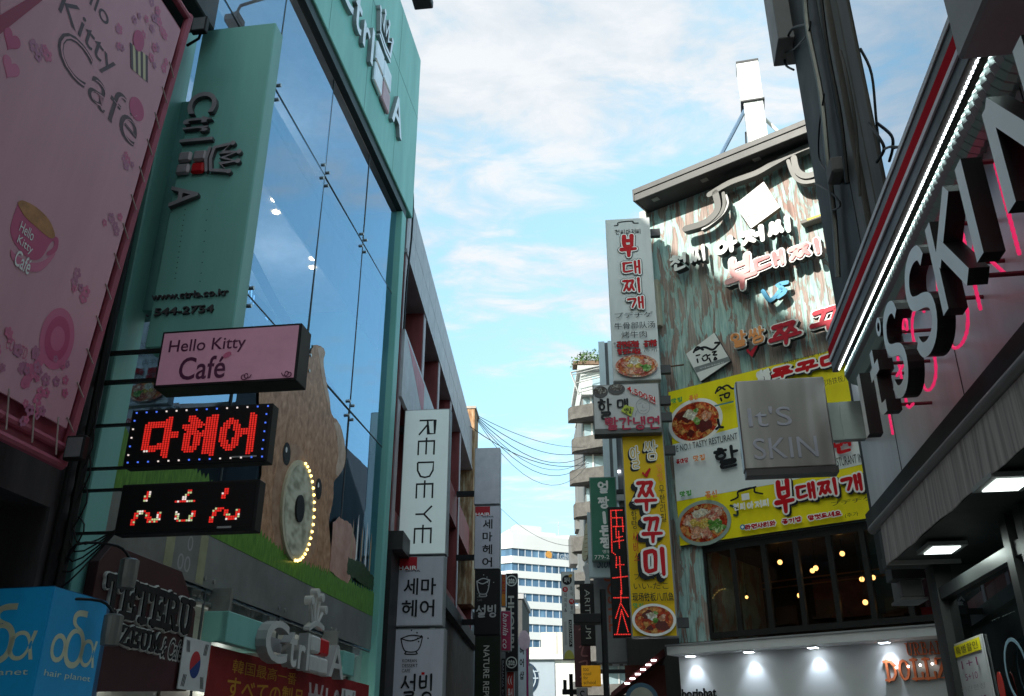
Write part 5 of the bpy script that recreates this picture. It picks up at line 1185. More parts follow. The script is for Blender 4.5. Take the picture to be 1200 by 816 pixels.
# soffit, lamps, storefront
MB().box(-7.2, 6, -2.3, .15, 2.88, 2.96).build('soffit', M('soffit_dark', (.04, .042, .042), .5), sk)
SOF = M('soffit_lamp_white', (1, 1, 1), emit=1.6, ecol=(.88, 1, .94), var=0)
def hp(x, y, h):
    X_, Y_, Z_ = ray(x, y); k = (h-CAMZ)/Z_; P = Vector((X_*k, Y_*k)); 
    return (P[0]-BK.O[0])*BK.u[0]+(P[1]-BK.O[1])*BK.u[1], (P[0]-BK.O[0])*BK.n[0]+(P[1]-BK.O[1])*BK.n[1]
for i, (x, y) in enumerate(((1179, 562), (1103, 640))):
    a, d = hp(x, y, 2.86)
    o = thing('soffit_lamp', ('square recessed lamp lit in the shop soffit, larger one near the frame edge', 'recessed lamp lit in the shop soffit close to the awning end')[i], 'lamp', BK, a, 2.83, d, 'recessed lamps under the awning')
    MB().box(a-.15, a+.15, d-.12, d+.12, 2.835, 2.86).build('frame', M('lamp_frame', (.35, .37, .36), .4), o)
    MB().box(a-.11, a+.11, d-.085, d+.085, 2.829, 2.8345).build('lens', SOF, o)
    l = bpy.data.lights.new('lamp_glow', 'AREA'); l.energy = 4; l.size = .2; l.color = (.85, 1, .93); lo = bpy.data.objects.new('lamp_glow', l); COL.objects.link(lo); lo.location = BK.P(a, d, 2.82)
SG = glass('store_glass', (.35, .42, .42), 1.5, .04)
sfr = MB(); SD = -.2
for a in (-7.02, -5.5, -5.27, -3.2): sfr.box(a-.05, a+.05, SD-.06, SD+.06, .1, 2.86)
sfr.box(-7.07, 2, SD-.05, SD+.05, 2.62, 2.7); sfr.build('shopfront_frame', M('frame_dark', (.02, .022, .022), .4), sk)
for a0, a1 in ((-6.97, -5.55), (-5.22, -3.25), (-3.15, 1)):
    q = MB(); q.face([(a0, SD, .1), (a1, SD, .1), (a1, SD, 2.62), (a0, SD, 2.62)]); q.build('glass_pane', SG, sk)
MB().box(-7.05, 2, SD-2.0, SD-1.9, 0, 2.86).build('interior_wall', M('pale_interior', (.25, .4, .38), .7, emit=.02), sk)
MB().box(-7.05, 2, SD-1.9, SD-.1, .0, .1).build('interior_floor', M('shop_floor', (.3, .3, .3), .4), sk)
MB().box(-7.22, -7.08, -2.2, -.15, 0, 2.88).build('end_wall', M('end_wall_grey', (.09, .09, .09), .6), sk)
cg = MB(); SGF = BK.off(SD+.01)
a0, a1, h0, h1 = SGF.bx((1143, 745), (1195, 652))
MB().box(SGF.px(1146, 760)[0], 0, SD-.9, SD-.88, .2, 2.42).build('interior_panel', M('mint_panel', (.3, .52, .5), .5, emit=.06), sk)
MB().text("IT'S SKIN", *SGF.bx((1163, 728), (1189, 716)), SD+.012).build('window_lettering', M('frosted_grey', (.12, .16, .16), .5, var=0), sk)
ps = Sign('price_poster', 'white paper price poster with a yellow heading in the shop window', 'poster', SGF, 1124, 1160, 746, 830, th=.008, face=M('paper', (.5, .5, .52), .6), case=M('paper'), rim=.002)
ps.box(.06, .04, .94, .22, YEL, 'heading'); ps.rows([('특별할인', .12, .07, .88, .19)], INK); ps.rows([('1+1', .25, .3, .8, .42), ('5+10', .3, .5, .72, .6), ('50% SALE', .2, .85, .85, .97)], M('maroon_ink', (.2, .02, .1), .5, var=0)); ps.rows([('기간한정', .1, .68, .9, .76)], M('grey_ink', (.25, .25, .26), .5, var=0))
pf = SGF.off(.02); a, h = pf.px(1174, 806)
st = thing('window_sticker', 'red oval window sticker low on the glass beside the price poster', 'sticker', pf, a, h-.1); MB().ell(a, h, .05, .09, .004, d0=0).build('sticker', M('sticker_red', (.5, .03, .02), .4), st)
a, h = pf.px(1192, 786); st = thing('window_sticker', 'pale blue ring sticker on the glass near the red sticker', 'sticker', pf, a, h-.2); MB().ribbon(circ(a, h, .17, .17, 24), .02, .001, .003).build('sticker', M('sticker_blue', (.25, .4, .5), .4), st)
# box on the end wall
EB = XS(7.5, 8.8); a0, a1, h0, h1 = EB.rect(1054, 1080, 652, 700)
db = thing('vent_box', 'grey hanging vent box beside the awning end', 'vent', EB, (a0+a1)/2, h0); MB().box(a0, a1, -.3, 0, h0, 3.0).build('casing', M('vent_grey', (.2, .2, .2), .5), db, bevel=.01); MB().box(a0-.02, a1+.02, -.31, .01, h0-.02, h0).build('lip', M('vent_grey'), db)
# big grey bracket box top right
GBF = BK.off(.3); a0 = GBF.px(1155, 60)[0]; h0 = GBF.px(1155, 75)[1]
gx = thing('bracket_box', 'large grey rectangular box above the steel band in the top corner', 'box', GBF, a0+.6, h0); MB().box(a0, a0+1.6, -.6, .12, h0, h0+2).build('casing', M('box_paint', (.33, .34, .36), .5), gx, bevel=.015)
# junction box and cables on the pillar
JX = K(1.8); a0, a1, h0, h1 = JX.rect(900, 928, -40, 92)
jb = thing('junction_box', 'grey steel box at the top of the dark pillar edge', 'box', JX, -8.0, 8.4); MB().box(-8.35, -7.9, -.4, .1, JX.px(915, 92)[1], JX.px(915, 92)[1]+2.2).build('casing', M('junction_grey', (.2, .2, .21), .5), jb, bevel=.01)
cbx = thing('pillar_cables', 'grey conduit and loose black cables running down the dark corner pillar', 'cables', BK, -7.4, 3.1)
c_ = BK.off(.03)
def pc(pts, r, mat, nm, k=5, d=.03):
    f = BK.off(d); P = [f.px(*p) for p in pts]; MB().tube(smooth([(a, d+.015*(i % 2), h) for i, (a, h) in enumerate(P)], k), r, 6).build(nm, mat, cbx)
CG = M('conduit_grey', (.2, .2, .19), .4, .4)
pc([(943, -20), (948, 30), (962, 110), (972, 190), (978, 260), (984, 325)], .026, CG, 'conduit')
pc([(962, 0), (972, 60), (985, 140), (995, 215)], .02, BLACK, 'cable'); pc([(966, 110), (962, 150), (960, 185), (970, 200)], .008, BLACK, 'cable')
pc([(948, 28), (930, 34), (920, 55), (922, 75), (930, 82)], .013, BLACK, 'cable'); pc([(950, 25), (948, 40), (930, 58), (922, 62)], .009, BLACK, 'cable')
pc([(955, 215), (975, 225), (985, 240), (975, 248)], .009, BLACK, 'cable')
pc([(985, 60), (995, 90), (1003, 150), (1010, 230)], .012, PST, 'conduit')
pc([(1018, 145), (1032, 160), (1036, 175), (1030, 190)], .012, BLACK, 'cable', d=-.02); pc([(1036, 175), (1046, 172), (1054, 173)], .01, BLACK, 'cable', d=-.02)
MB().box(BK.px(985, 200)[0]-.12, BK.px(985, 200)[0]+.12, -.02, .1, BK.px(985, 200)[1]-.08, BK.px(985, 200)[1]+.08).build('connector', M('grey_knot', (.15, .15, .15), .7), cbx, bevel=.02)
# lamp head hanging at the top edge of the view
LP = X(14, 0, 97); a, h = LP.px(494, 0)
lp = thing('street_floodlight', 'dark floodlight head on a long arm at the top edge above the turquoise fascia', 'lamp', LP, a, h)
MB().box(a-.2, a+.2, -.25, .1, h-.03, h+.16).build('housing', DARK, lp, bevel=.02)
e_ = T.P(14.2, .22, 17.0); e2 = ((e_.x-LP.O[0])*LP.u[0]+(e_.y-LP.O[1])*LP.u[1], (e_.x-LP.O[0])*LP.n[0]+(e_.y-LP.O[1])*LP.n[1])
MB().tube([(a, -.1, h+.1), (a-.1, -.1, h+.5), (e2[0], e2[1], 17.4)], .035, 6).build('arm', DARK, lp)
# ================================================================== LEFT BEYOND: red brick coloured building
rb = thing('red_building', 'dark red building with deep windows and a grey panelled parapet beyond the glass building', 'building', R, 30, 0)
REDW = M('oxblood_wall', (.26, .05, .05), .6, streak=1, var=.25); PIL = M('mauve_panel', (.33, .25, .27), .45, var=.12)
PAR = M('parapet_panel', (.34, .3, .32), .4, var=.12)
AE = R.px(557, 505)[0]
MB().box(21.6, AE, -9, -.75, 0, 15.6).build('wall', REDW, rb)
pm = MB(); a = 21.65
while a < AE-.1:
    a1 = min(a+1.55, AE); pm.box(a+.012, a1-.012, -.5, .02, 14.55, 15.5).box(a+.012, a1-.012, -.5, .02, 15.52, 16.5); a = a1
pm.build('parapet', PAR, rb); MB().box(21.6, AE, -.52, -.02, 14.5, 16.48).build('parapet_core', DARK, rb)
MB().box(21.6, AE, -.7, .06, 14.38, 14.5).build('cornice', PAR, rb)
ab = [21.65, 25.4, 29.2, 33, 36.8, AE-.6]
for a in ab:
    pl_ = MB().box(a, a+.45, -.75, .0, 6.6, 14.38).build('pilaster', REDW, rb); MB().box(a+.02, a+.43, .001, .03, 6.6, 14.38).build('facing', PIL, pl_)
for h0, h1, m in ((10.2, 11.5, REDW), (6.6, 7.3, REDW)):
    MB().box(21.65, AE, -.75, -.03, h0, h1).build('spandrel', m, rb)
WGL = M('dim_glass', (.03, .03, .035), .2, spec=.4)
for i in range(len(ab)-1):
    for h0, h1 in ((11.5, 14.38), (7.3, 10.2)):
        f = MB(); a0, a1 = ab[i]+.45, ab[i+1]
        f.box(a0, a1, -.74, -.68, h0, h1).build('window', WGL, rb)
        m = MB(); am = (a0+a1)/2; m.box(am-.04, am+.04, -.67, -.6, h0, h1).box(a0, a1, -.67, -.6, h0+.9, h0+.96).build('window_frame', M('window_red_frame', (.09, .03, .03), .5), rb)
MB().box(21.6, AE, -.7, .35, 6.15, 6.6).build('lower_cornice', M('dark_cornice', (.03, .025, .025), .5), rb)
MB().box(21.6, AE, -.75, .1, 0, 6.15).build('shopfront', M('dark_shopfront', (.02, .018, .018), .5), rb)
sc = MB(); sc.text('Holly', 25.5, 29.5, 5.0, 5.75, .12, ext=.12, bold=.02, shear=.3); sc.build('script_lettering', M('pale_letter', (.4, .4, .38), .5), rb)
# printed wall sign at the first bays
RS = R.off(.1)
rs = thing('wall_signboard', 'white wall signboard with a pink wedge behind the tall rotated letter sign', 'sign', RS, 25, 10.3)
a0 = RS.px(470, 400)[0]; 
MB().box(21.75, 29.6, -.1, 0, 10.15, 12.1).build('board', M('board_white', (.5, .48, .5), .5), rs)
MB().prism([(22.2, 12.0), (25.6, 12.0), (25.6, 10.9)], .001, .004).build('wedge', M('wedge_pink', (.5, .12, .16), .5), rs)
MB().text('HAIR', 25.9, 29, 10.5, 11.5, .003, shear=.3).build('lettering', M('lettering_grey', (.3, .29, .3), .5), rs)
cb_ = thing('facade_cables', 'loose black cables hanging at the turquoise fascia corner', 'cables', R, 21.7, 12); MB().tube(smooth([(21.55, .1, 16.6), (21.8, .12, 16.2), (21.85, .12, 15), (21.6, .1, 13.5), (21.55, .1, 12)]), .03, 5).build('cable', BLACK, cb_)
# rusty wall end
RW_ = X(42.5, 0, 94); a0, a1, h0, h1 = RW_.rect(545, 556, 479, 560)
rw = thing('rusty_chimney', 'rust stained concrete chimney at the end of the red building roof', 'chimney', RW_, a0+.4, 13)
RUST = ramp_mat('rust_streaks', [(.3, (.1, .05, .03)), (.5, (.3, .17, .09)), (.7, (.5, .42, .3))], scale=(3, 3, .6), nscale=2.2, rough=.8)
MB().box(a0-.6, a1, -1.6, 0, 8, h1).build('shaft', RUST, rw, bevel=.02); MB().box(a0-.65, a1+.05, -1.65, .05, h1, h1+.12).build('cap', M('cap_concrete', (.35, .32, .28), .8), rw)
# ------------------------------------------------------------------ sign stack 1
SC1 = X(22.6, 0, 96)
SFACE = M('lightbox_pale', (.55, .62, .62), .4, emit=.13, ecol=(.6, .75, .75), var=.06, scale=1.2); SLIL = M('lightbox_lilac', (.56, .54, .6), .4, var=.11, streak=1)
g1 = 'stacked box signs beside the glass building'
A = Sign('rotated_letter_sign', 'tall pale box sign with thin black rotated lettering beside the turquoise frame', 'sign', SC1, 470, 525, 480, 650, th=.35, face=SFACE, group=g1)
CAPS = {'R': [[(0, 0), (0, .82), (.0, 1), (.62, 1), (.62, .6), (0, .52)], [(.18, .55), (.66, 0)]], 'E': [[(.62, 1), (0, 1), (0, 0), (.62, 0)], [(-.16, .5), (.6, .5)]], 'D': [[(0, 0), (0, 1), (.36, .98), (.62, .78), (.66, .5), (.62, .22), (.36, .02), (0, 0)]], 'Y': [[(0, 1), (.34, .52), (.68, 1)], [(.34, .52), (.34, 0)]]}
mb = MB(); z = A.nd(); x0, y0, x1, y1 = .34, .07, .68, .97; n = 6; u0 = 0
for i, c in enumerate('REDEYE'):
    for j, st in enumerate(CAPS[c]):
        pts = []
        for p, q in st:
            fy = y0+(y1-y0)*(i+.08+p*1.05)/n; fx = x0+(x1-x0)*q-.0*i; pts.append(A.q(fx, fy))
        mb.ribbon(pts, .045, z+.0006*j, cap=False)
mb.build('lettering', INK, A.o)
B = Sign('hair_salon_sign', 'pale hair salon box sign with red corner square under the tall rotated letter sign', 'sign', SC1, 464, 520, 652, 734, th=.35, face=SLIL, group=g1)
B.box(.02, .01, .42, .2, M('salon_red', (.42, .01, .02), .45), 'red_square'); B.rows([('HAIR', .03, .14, .42, .2, {'bold': .02})], WINK); B.rows([('SEMA', .18, .2, .5, .23), ('세마', .16, .32, .84, .56, {'bold': .015}), ('헤어', .14, .63, .82, .87, {'bold': .015})], INK)
Cc = Sign('dessert_cafe_sign', 'pale dessert cafe box sign with bowl drawing, lowest in the near stack', 'sign', SC1, 459, 520, 737, 835, th=.35, face=SLIL, group=g1)
def bowl(s, m, wd=.028, x0=.15, y0=.1, k=1):
    s.strokes([[(x0, y0+.02), (x0+.05*k, y0+.13*k), (x0+.12*k, y0+.18*k), (x0+.3*k, y0+.18*k), (x0+.38*k, y0+.12*k), (x0+.42*k, y0)], [(x0, y0+.02), (x0+.2*k, y0+.05*k), (x0+.42*k, y0)], [(x0+.12*k, y0+.18*k), (x0+.1*k, y0+.21*k), (x0+.32*k, y0+.21*k), (x0+.3*k, y0+.18*k)], [(x0, y0+.02), (x0+.2*k, y0-.02*k), (x0+.42*k, y0)]], wd, m, 'bowl_drawing')
    mb = MB(); z = s.nd()
    for fx, fy in ((.46, .03), (.48, .1), (.5, .14), (.55, .07), (.68, .1), (.35, .0)): a, h = s.q(x0-.15+fx*k if k != 1 else fx, y0-.1+fy*k+.02 if k != 1 else fy+.02); mb.ell(a, h, .02, .02, z, 8)
    mb.build('dots', m, s.o)
bowl(Cc, INK); Cc.rows([('KOREAN', .2, .37, .48, .41), ('DESSERT', .2, .43, .5, .47), ('CAFE', .2, .49, .36, .53)], INK)
Cc.hang('설빙', .18, .55, .85, .86, .05, [(INK, 0, (0, 0))], seed=4); Cc.box(.58, .53, .64, .56, REDINK, 'seal'); Cc.rows([('Take out', .25, .93, .8, 1.0)], REDINK)
for s_ in (A, B, Cc): MB().box(s_.a0-.32, s_.a0, -.25, -.1, s_.h0+.3, s_.h0+.5).box(s_.a0-.32, s_.a0, -.25, -.1, s_.h1-.6, s_.h1-.4).build('bracket', BLACK, s_.o)
# ------------------------------------------------------------------ sign stack 2
SC2 = X(36, 0, 95); g2 = 'stacked box signs at the far end of the red building'
D_ = Sign('blank_sign', 'blank pale box sign, topmost of the farther stack', 'sign', SC2, 556, 586, 525, 591, th=.5, face=M('blank_face', (.56, .54, .58), .4), group=g2)
E_ = Sign('hair_salon_sign', 'narrow hair salon box sign with four stacked characters in the farther stack', 'sign', SC2, 556, 586, 593, 667, th=.5, face=SLIL, group=g2)
E_.box(.02, .01, .6, .16, M('salon_red'), 'red_square'); E_.rows([('HAIR', .03, .11, .6, .16, {'bold': .02})], WINK); E_.rows([('SEMA', .3, .165, .75, .19), ('세', .32, .22, .7, .37, {'bold': .015}), ('마', .32, .42, .7, .57, {'bold': .015}), ('헤', .32, .62, .7, .77, {'bold': .015}), ('어', .32, .82, .7, .97, {'bold': .015})], INK)
DKF = M('dark_face', (.02, .018, .019), .5, spec=.15); DGR = M('dark_green_face', (.02, .026, .016), .5, spec=.15)
F_ = Sign('dessert_cafe_sign', 'black dessert cafe box sign with white bowl drawing', 'sign', SC2, 556, 586, 668, 744, th=.5, face=DKF, group=g2, case=BLACK)
bowl(F_, M('chalk_ink', (.45, .45, .45), .6, var=0), .04, .08, .16, 1.2); F_.hang('설빙', .06, .55, .92, .73, .06, [(M('chalk_ink'), 0, (0, 0))], seed=4); F_.rows([('KOREAN', .1, .36, .42, .39), ('DESSERT', .1, .41, .45, .44), ('CAFE', .1, .46, .3, .49)], M('chalk_dim', (.2, .2, .2), .6, var=0))
G_ = Sign('cosmetics_sign', 'dark green cosmetics box sign with white rotated lettering, lowest in the farther stack', 'sign', SC2, 556, 586, 745, 845, th=.5, face=DGR, group=g2, case=BLACK)
G_.text('NATURE REPUBLIC', .34, .12, .58, .98, M('soft_white_ink', (.55, .55, .5), .5, var=0), rot=-90, bold=.01)
for s_ in (D_, E_, F_, G_): MB().box(s_.a0-.75, s_.a0, -.3, -.1, s_.h0+.4, s_.h0+.6).build('bracket', BLACK, s_.o)
# ------------------------------------------------------------------ row of small signs further down
SC3 = X(44, 0, 95)
LBD = M('lower_block_dark', (.06, .055, .055), .7)
lb = thing('dark_shophouse', 'dark shophouse behind the row of small projecting signs beyond the red building', 'building', R.off(-.2), 46, 0)
MB().box(AE+1.5, AE+26, -9, -.1, 0, 8.2).build('wall', M('shophouse_wall', (.12, .12, .125), .7, streak=1), lb); MB().box(AE+1.4, AE+26.1, -9, .1, 8.2, 8.4).build('roof_edge', GREY, lb)
s = Sign('menu_strip_sign', 'narrow red and yellow strip sign beside the black emblem sign', 'sign', X(41, 0, 95), 587.5, 593, 673, 711, th=.3, face=M('strip_red', (.4, .03, .02), .45)); s.rows([('맛있는집', .25, .05, .75, .95, {'rot': -90})], M('gold_ink')); s.box(.1, .62, .9, .98, M('strip_orange', (.6, .2, .02), .5), 'orange_block')
s = Sign('emblem_sign', 'tall black sign with two round white emblems and block lettering', 'sign', X(44, 0, 95), 592.5, 606.5, 672, 786, th=.4, face=DKF, case=BLACK)
for fy in (.08, .92): 
    s.ell(.5, fy, .26, .26, M('soft_white_ink'), 'emblem'); s.ell(.5, fy, .21, .21, INK, 'emblem'); s.rows([('ate', .24, fy-.03, .76, fy+.03, {'bold': .02})], M('soft_white_ink'))
s.rows([('HHOURL', .2, .24, .72, .82, {'rot': -90, 'bold': .03})], M('khaki_ink', (.4, .38, .33), .5, var=0))
s = Sign('script_sign', 'crimson sign with white rotated script lettering', 'sign', X(40.5, 0, 95), 586.5, 599, 716, 763, th=.3, face=M('crimson_face', (.42, .03, .09), .4)); s.text('banila co', .22, .06, .72, .94, WINK, rot=-90, shear=.3)
s = Sign('narrow_black_sign', 'narrow black sign with grey rotated capitals below the crimson sign', 'sign', X(40.5, 0, 95), 586.5, 592, 772, 835, th=.3, face=DKF, case=BLACK); s.text('BANANA BONES', .3, .04, .75, .96, M('grey_ink'), rot=-90)
s = Sign('phone_shop_sign', 'red vertical sign under the lower round emblem', 'sign', X(44.2, 0, 95), 593.5, 602.5, 787, 840, th=.3, face=M('phone_red', (.45, .03, .02), .45)); s.rows([('((', .2, .1, .75, .3), ('통신', .2, .38, .8, .62, {'bold': .02}), ('할인', .2, .68, .8, .9, {'bold': .02})], WINK)
s = Sign('pink_white_sign', 'white vertical sign with a pink rounded head and black characters', 'sign', X(50, 0, 95), 607, 617, 748, 830, th=.4, face=M('cool_white_face', (.55, .6, .62), .45)); s.rows([('헤', .2, .12, .7, .24, {'bold': .03}), ('어', .2, .3, .7, .42, {'bold': .03}), ('샵', .2, .48, .7, .6, {'bold': .03})], INK)
a, h = s.q(.75, .03); MB().ell(a, h, .3, .5, .03, 20, d0=-.3).build('pink_head', M('pink_head', (.55, .4, .45), .45), s.o); MB().box(s.a1, s.a1+.08, -.3, .02, s.h0, s.h1-.2).build('magenta_edge', M('magenta', (.3, .02, .12), .5), s.o)
MB().box(s.a1+.1, s.a1+.32, -.3, .0, s.h0, s.h1-1.4).build('side_strip', M('cool_white_face'), s.o)
db_ = thing('grey_shophouse', 'slim dark grey block edge behind the emblem sign', 'building', X(56, 0, 95), 0, 0); a0, a1, h0, h1 = X(56, 0, 95).rect(598, 612, 702, 760); MB().box(a0-3, a1, -6, 0, 0, h1).build('wall', M('block_grey', (.07, .07, .07), .7), db_); MB().box(a0-3, a1+.1, -6.1, .1, h1, h1+.3).build('roof_edge', GREY, db_)
OFF['x'] = 0
# ------------------------------------------------------------------ far: white office building
OY = 190
OB = X(OY, 0, 90)
ca, ch_ = OB.px(600, 628); cz = OB.px(600, 627)[1]
of = thing('office_building', 'large white office building with blue ribbon windows beyond the low grey shop', 'building', OB, ca+10, 0)
OFW = M('office_white', (.5, .51, .52), .5, var=.06, scale=.05); OFG = ramp_mat('office_glass', [(.3, (.03, .06, .1)), (.5, (.06, .12, .2)), (.7, (.12, .22, .33))], scale=(.5, .5, .1), nscale=1, detail=2, rough=.1)
def ow(fr, a0, a1, pitch, n, top, par, div, d=0):
    MB().box(a0, a1, -8, d-.45, 0, top).build('wall', OFW, par)
    for k in range(n):
        h1 = top-2.6-pitch*k; MB().box(a0, a1, d-.44, d, h1, h1+pitch*.5 if k else top).build('spandrel', OFW, par)
        m = MB(); m.box(a0+.1, a1-.1, d-.43, d-.3, h1-pitch*.5+.02, h1-.02).build('window', OFG, par)
        f = MB(); a = a0
        while a < a1: f.box(a, a+.22, d-.29, d-.2, h1-pitch*.5, h1); a += div
        f.build('window_frame', M('mullion_white', (.5, .52, .54), .5), par)
# right face recedes to the right, left face shows as a narrow strip
p_ = OB.P(ca, 0, 0)
O1 = Fr((p_.x, p_.y), 68); O2 = Fr((p_.x, p_.y), 118)
pitch = 2.98
def obox(fr, a0, a1, d0, d1, h0, h1, mat, nm):
    mb = MB(); mb.box(a0, a1, d0, d1, h0, h1)
    mb.v = [tuple((lambda P: ((P.x-OB.O[0])*OB.u[0]+(P.y-OB.O[1])*OB.u[1], (P.x-OB.O[0])*OB.n[0]+(P.y-OB.O[1])*OB.n[1], P.z))(fr.P(*v))) for v in mb.v]
    return mb.build(nm, mat, of)
p587 = O2.px(586, 640)[0]; 
L1 = 34; topz_ = cz
obox(O1, 0, L1, -14, -.5, 0, topz_, OFW, 'wall'); obox(O2, p587*1.0, -.4, -10, -.5, 0, topz_, OFW, 'wall')
k = 0
bh = [O1.px(612, 640)[1]-O1.px(612, 657)[1]]
pitch = abs(bh[0])
for k in range(12):
    h1 = topz_-pitch*(.9+k)
    for fr, x0, x1 in ((O1, 0, L1), (O2, p587, 0)):
        obox(fr, x0, x1, -.5, 0, h1-.0, (h1+pitch*.48) if k else topz_+.3, OFW, 'spandrel')
        obox(fr, x0+.1, x1-.1, -.45, -.3, h1-pitch*.52, h1, OFG, 'window')
mb = MB()
for i in range(1, 22):
    q = MB(); obox(O1, i*L1/22-.09, i*L1/22+.09, -.31, -.2, 10, topz_-pitch*.9, M('mullion_white', (.4, .44, .5), .5), 'mullion')
a, h = O1.px(643, 651); pass
def omb(fr, mb, mat, nm):
    mb.v = [tuple((lambda P: ((P.x-OB.O[0])*OB.u[0]+(P.y-OB.O[1])*OB.u[1], (P.x-OB.O[0])*OB.n[0]+(P.y-OB.O[1])*OB.n[1], P.z))(fr.P(*v))) for v in mb.v]; return mb.build(nm, mat, of)
a, h = O1.px(643, 650); mbx = MB(); mbx.ell(a, h, .75, .75, .05, 16, d0=.0); mbx.ell(a+.3, h-.4, .4, .4, .08, 10, d0=.0); omb(O1, mbx, M('logo_orange', (.45, .22, .05), .5), 'round_logo')
mbx = MB(); mbx.text('LG생활건강', a+1.9, a+9, h-.9, h+.5, .03, bold=.02); omb(O1, mbx, M('logo_grey', (.25, .28, .32), .5), 'lettering')
obox(O1, 1, 12, -9, -4, topz_, topz_+2.2, OFW, 'rooftop_room'); obox(O1, 3, 9, -8, -5, topz_+2.2, topz_+3.6, OFW, 'rooftop_room')
# white tower block behind
WT = X(230, 0, 95); a0, a1, h0, h1 = WT.rect(636, 668, 640, 700)
wt = thing('white_tower', 'white stepped tower block behind the office building', 'building', WT, a0, 0); TW = M('tower_white', (.5, .51, .52), .6, var=.05, scale=.1)
MB().box(a0, a1+8, -8, 0, 0, h1).build('wall', TW, wt); a2, a3, h2, h3 = WT.rect(650, 668, 627, 640); MB().box(a2, a3+8, -8, -1, h1, h3).build('upper_storey', TW, wt); MB().tube([(a2+1, -2, h3), (a2+1, -2, h3+4)], .12, 5).build('mast', GREY, wt)
for k in range(2): MB().box(a0-.3, a1+8, -.2, .3, h1-2.2-3*k, h1-1.7-3*k).build('ledge', M('ledge_grey', (.45, .46, .48), .6), wt)
# low blue grey shop and beige block
LS_ = X(78, 0, 92); a0, a1, h0, h1 = LS_.rect(617, 660, 773, 830)
lo_ = thing('grey_shop', 'low blue grey shop with a round arched window at the end of the street', 'shop', LS_, (a0+a1)/2, 0)
MB().box(a0-2, LS_.px(650, 790)[0], -6, 0, 0, h1).build('wall', M('blue_grey_wall', (.26, .31, .36), .6, var=.06, scale=.3), lo_); MB().box(LS_.px(650, 790)[0], a1+2, -6, -.1, 0, h1).build('side_wall', M('side_white', (.62, .63, .62), .6), lo_)
MB().box(a0-2.2, a1+2, -6, .3, h1, h1+.35).build('roof_edge', M('roof_white', (.62, .64, .64), .5), lo_)
aa, hh = LS_.px(617, 795); wb_ = MB(); 
rr = LS_.px(631, 795)[0]-aa
MB().prism([(aa+rr*math.cos(t), hh+max(-1.6, min(1.6, 0))+rr*1.25*math.sin(t)) for t in (math.pi*2*k/32 for k in range(32))], .02, .06).build('round_window', M('navy_glass', (.02, .035, .06), .2), lo_)
for k in (.75, .45): MB().ribbon(circ(aa, hh, rr*k, rr*1.25*k, 28), .09, .07, .02, closed=False).build('window_ring', M('ring_grey', (.3, .36, .42), .5), lo_)
MB().box(aa-rr, aa+rr, .065, .085, hh-.05, hh+.05).box(aa-rr, aa+rr, .065, .085, hh+rr*.5, hh+rr*.5+.08).build('window_bar', M('ring_grey'), lo_)
BB = X(95, 0, 92); a0, a1, h0, h1 = BB.rect(634, 660, 741, 775)
be = thing('cream_block', 'cream rooftop block above the low grey shop', 'building', BB, a0, 0); CRM = M('cream_wall', (.5, .48, .43), .6, var=.05, scale=.2)
MB().box(a0, a1+2, -5, 0, 0, h1).build('wall', CRM, be); MB().box(a0+1.8*(a1-a0)/2.6, a0+1.8*(a1-a0)/2.6+.08, 0, .03, h0-2, h1).build('seam', GREY, be)
a2, a3, h2, h3 = BB.rect(616, 636, 758, 772); MB().box(a2, a3, -5, -.5, 0, h3).build('side_wing', CRM, be); MB().box(a2, a3, -.49, -.3, h3-.9, h3-.6).build('ledge', M('cream_ledge', (.5, .48, .42), .6), be)
# ------------------------------------------------------------------ balcony building
BY = 74
BF = X(BY, 0, 20); 
cA = X(BY, 0, 90).px(690, 560)
p = X(BY, 0, 90).P(cA[0], 0, 0)
BF = Fr((p.x, p.y), 190+0)                                  # street side face, reading towards the camera
bb_ = thing('balcony_building', 'grey apartment building with stacked pebbledash balconies and a roof garden', 'building', X(BY, 0, 90), cA[0], 0)
XF = X(BY, 0, 90)
PEB = ramp_mat('pebbledash', [(.35, (.06, .057, .053)), (.6, (.11, .105, .1)), (.75, (.17, .163, .15))], nscale=1.5, detail=9, rough=.9, nrough=.8); CON = M('concrete', (.14, .14, .14), .7, streak=1, var=.2, scale=.6); CDK = M('dark_concrete', (.13, .13, .13), .7)
a0 = XF.px(690, 560)[0]; aw0 = XF.px(667, 480)[0]; aw1 = XF.px(676, 480)[0]
htop = XF.px(690, 455)[1]; 
MB().box(a0-.2, a0+14, -14, -1.8, 0, htop).build('wall', CON, bb_)
levels = [(467, 492), (508, 528), (546, 563.5), (584, 601), (625, 643), (663, 690)]
tops = [XF.px(672, (y0+y1)/2)[1] for y0, y1 in levels]
step = (tops[0]-tops[-1])/5
gl_ = M('balcony_glass', (.25, .33, .36), .15, spec=.8)
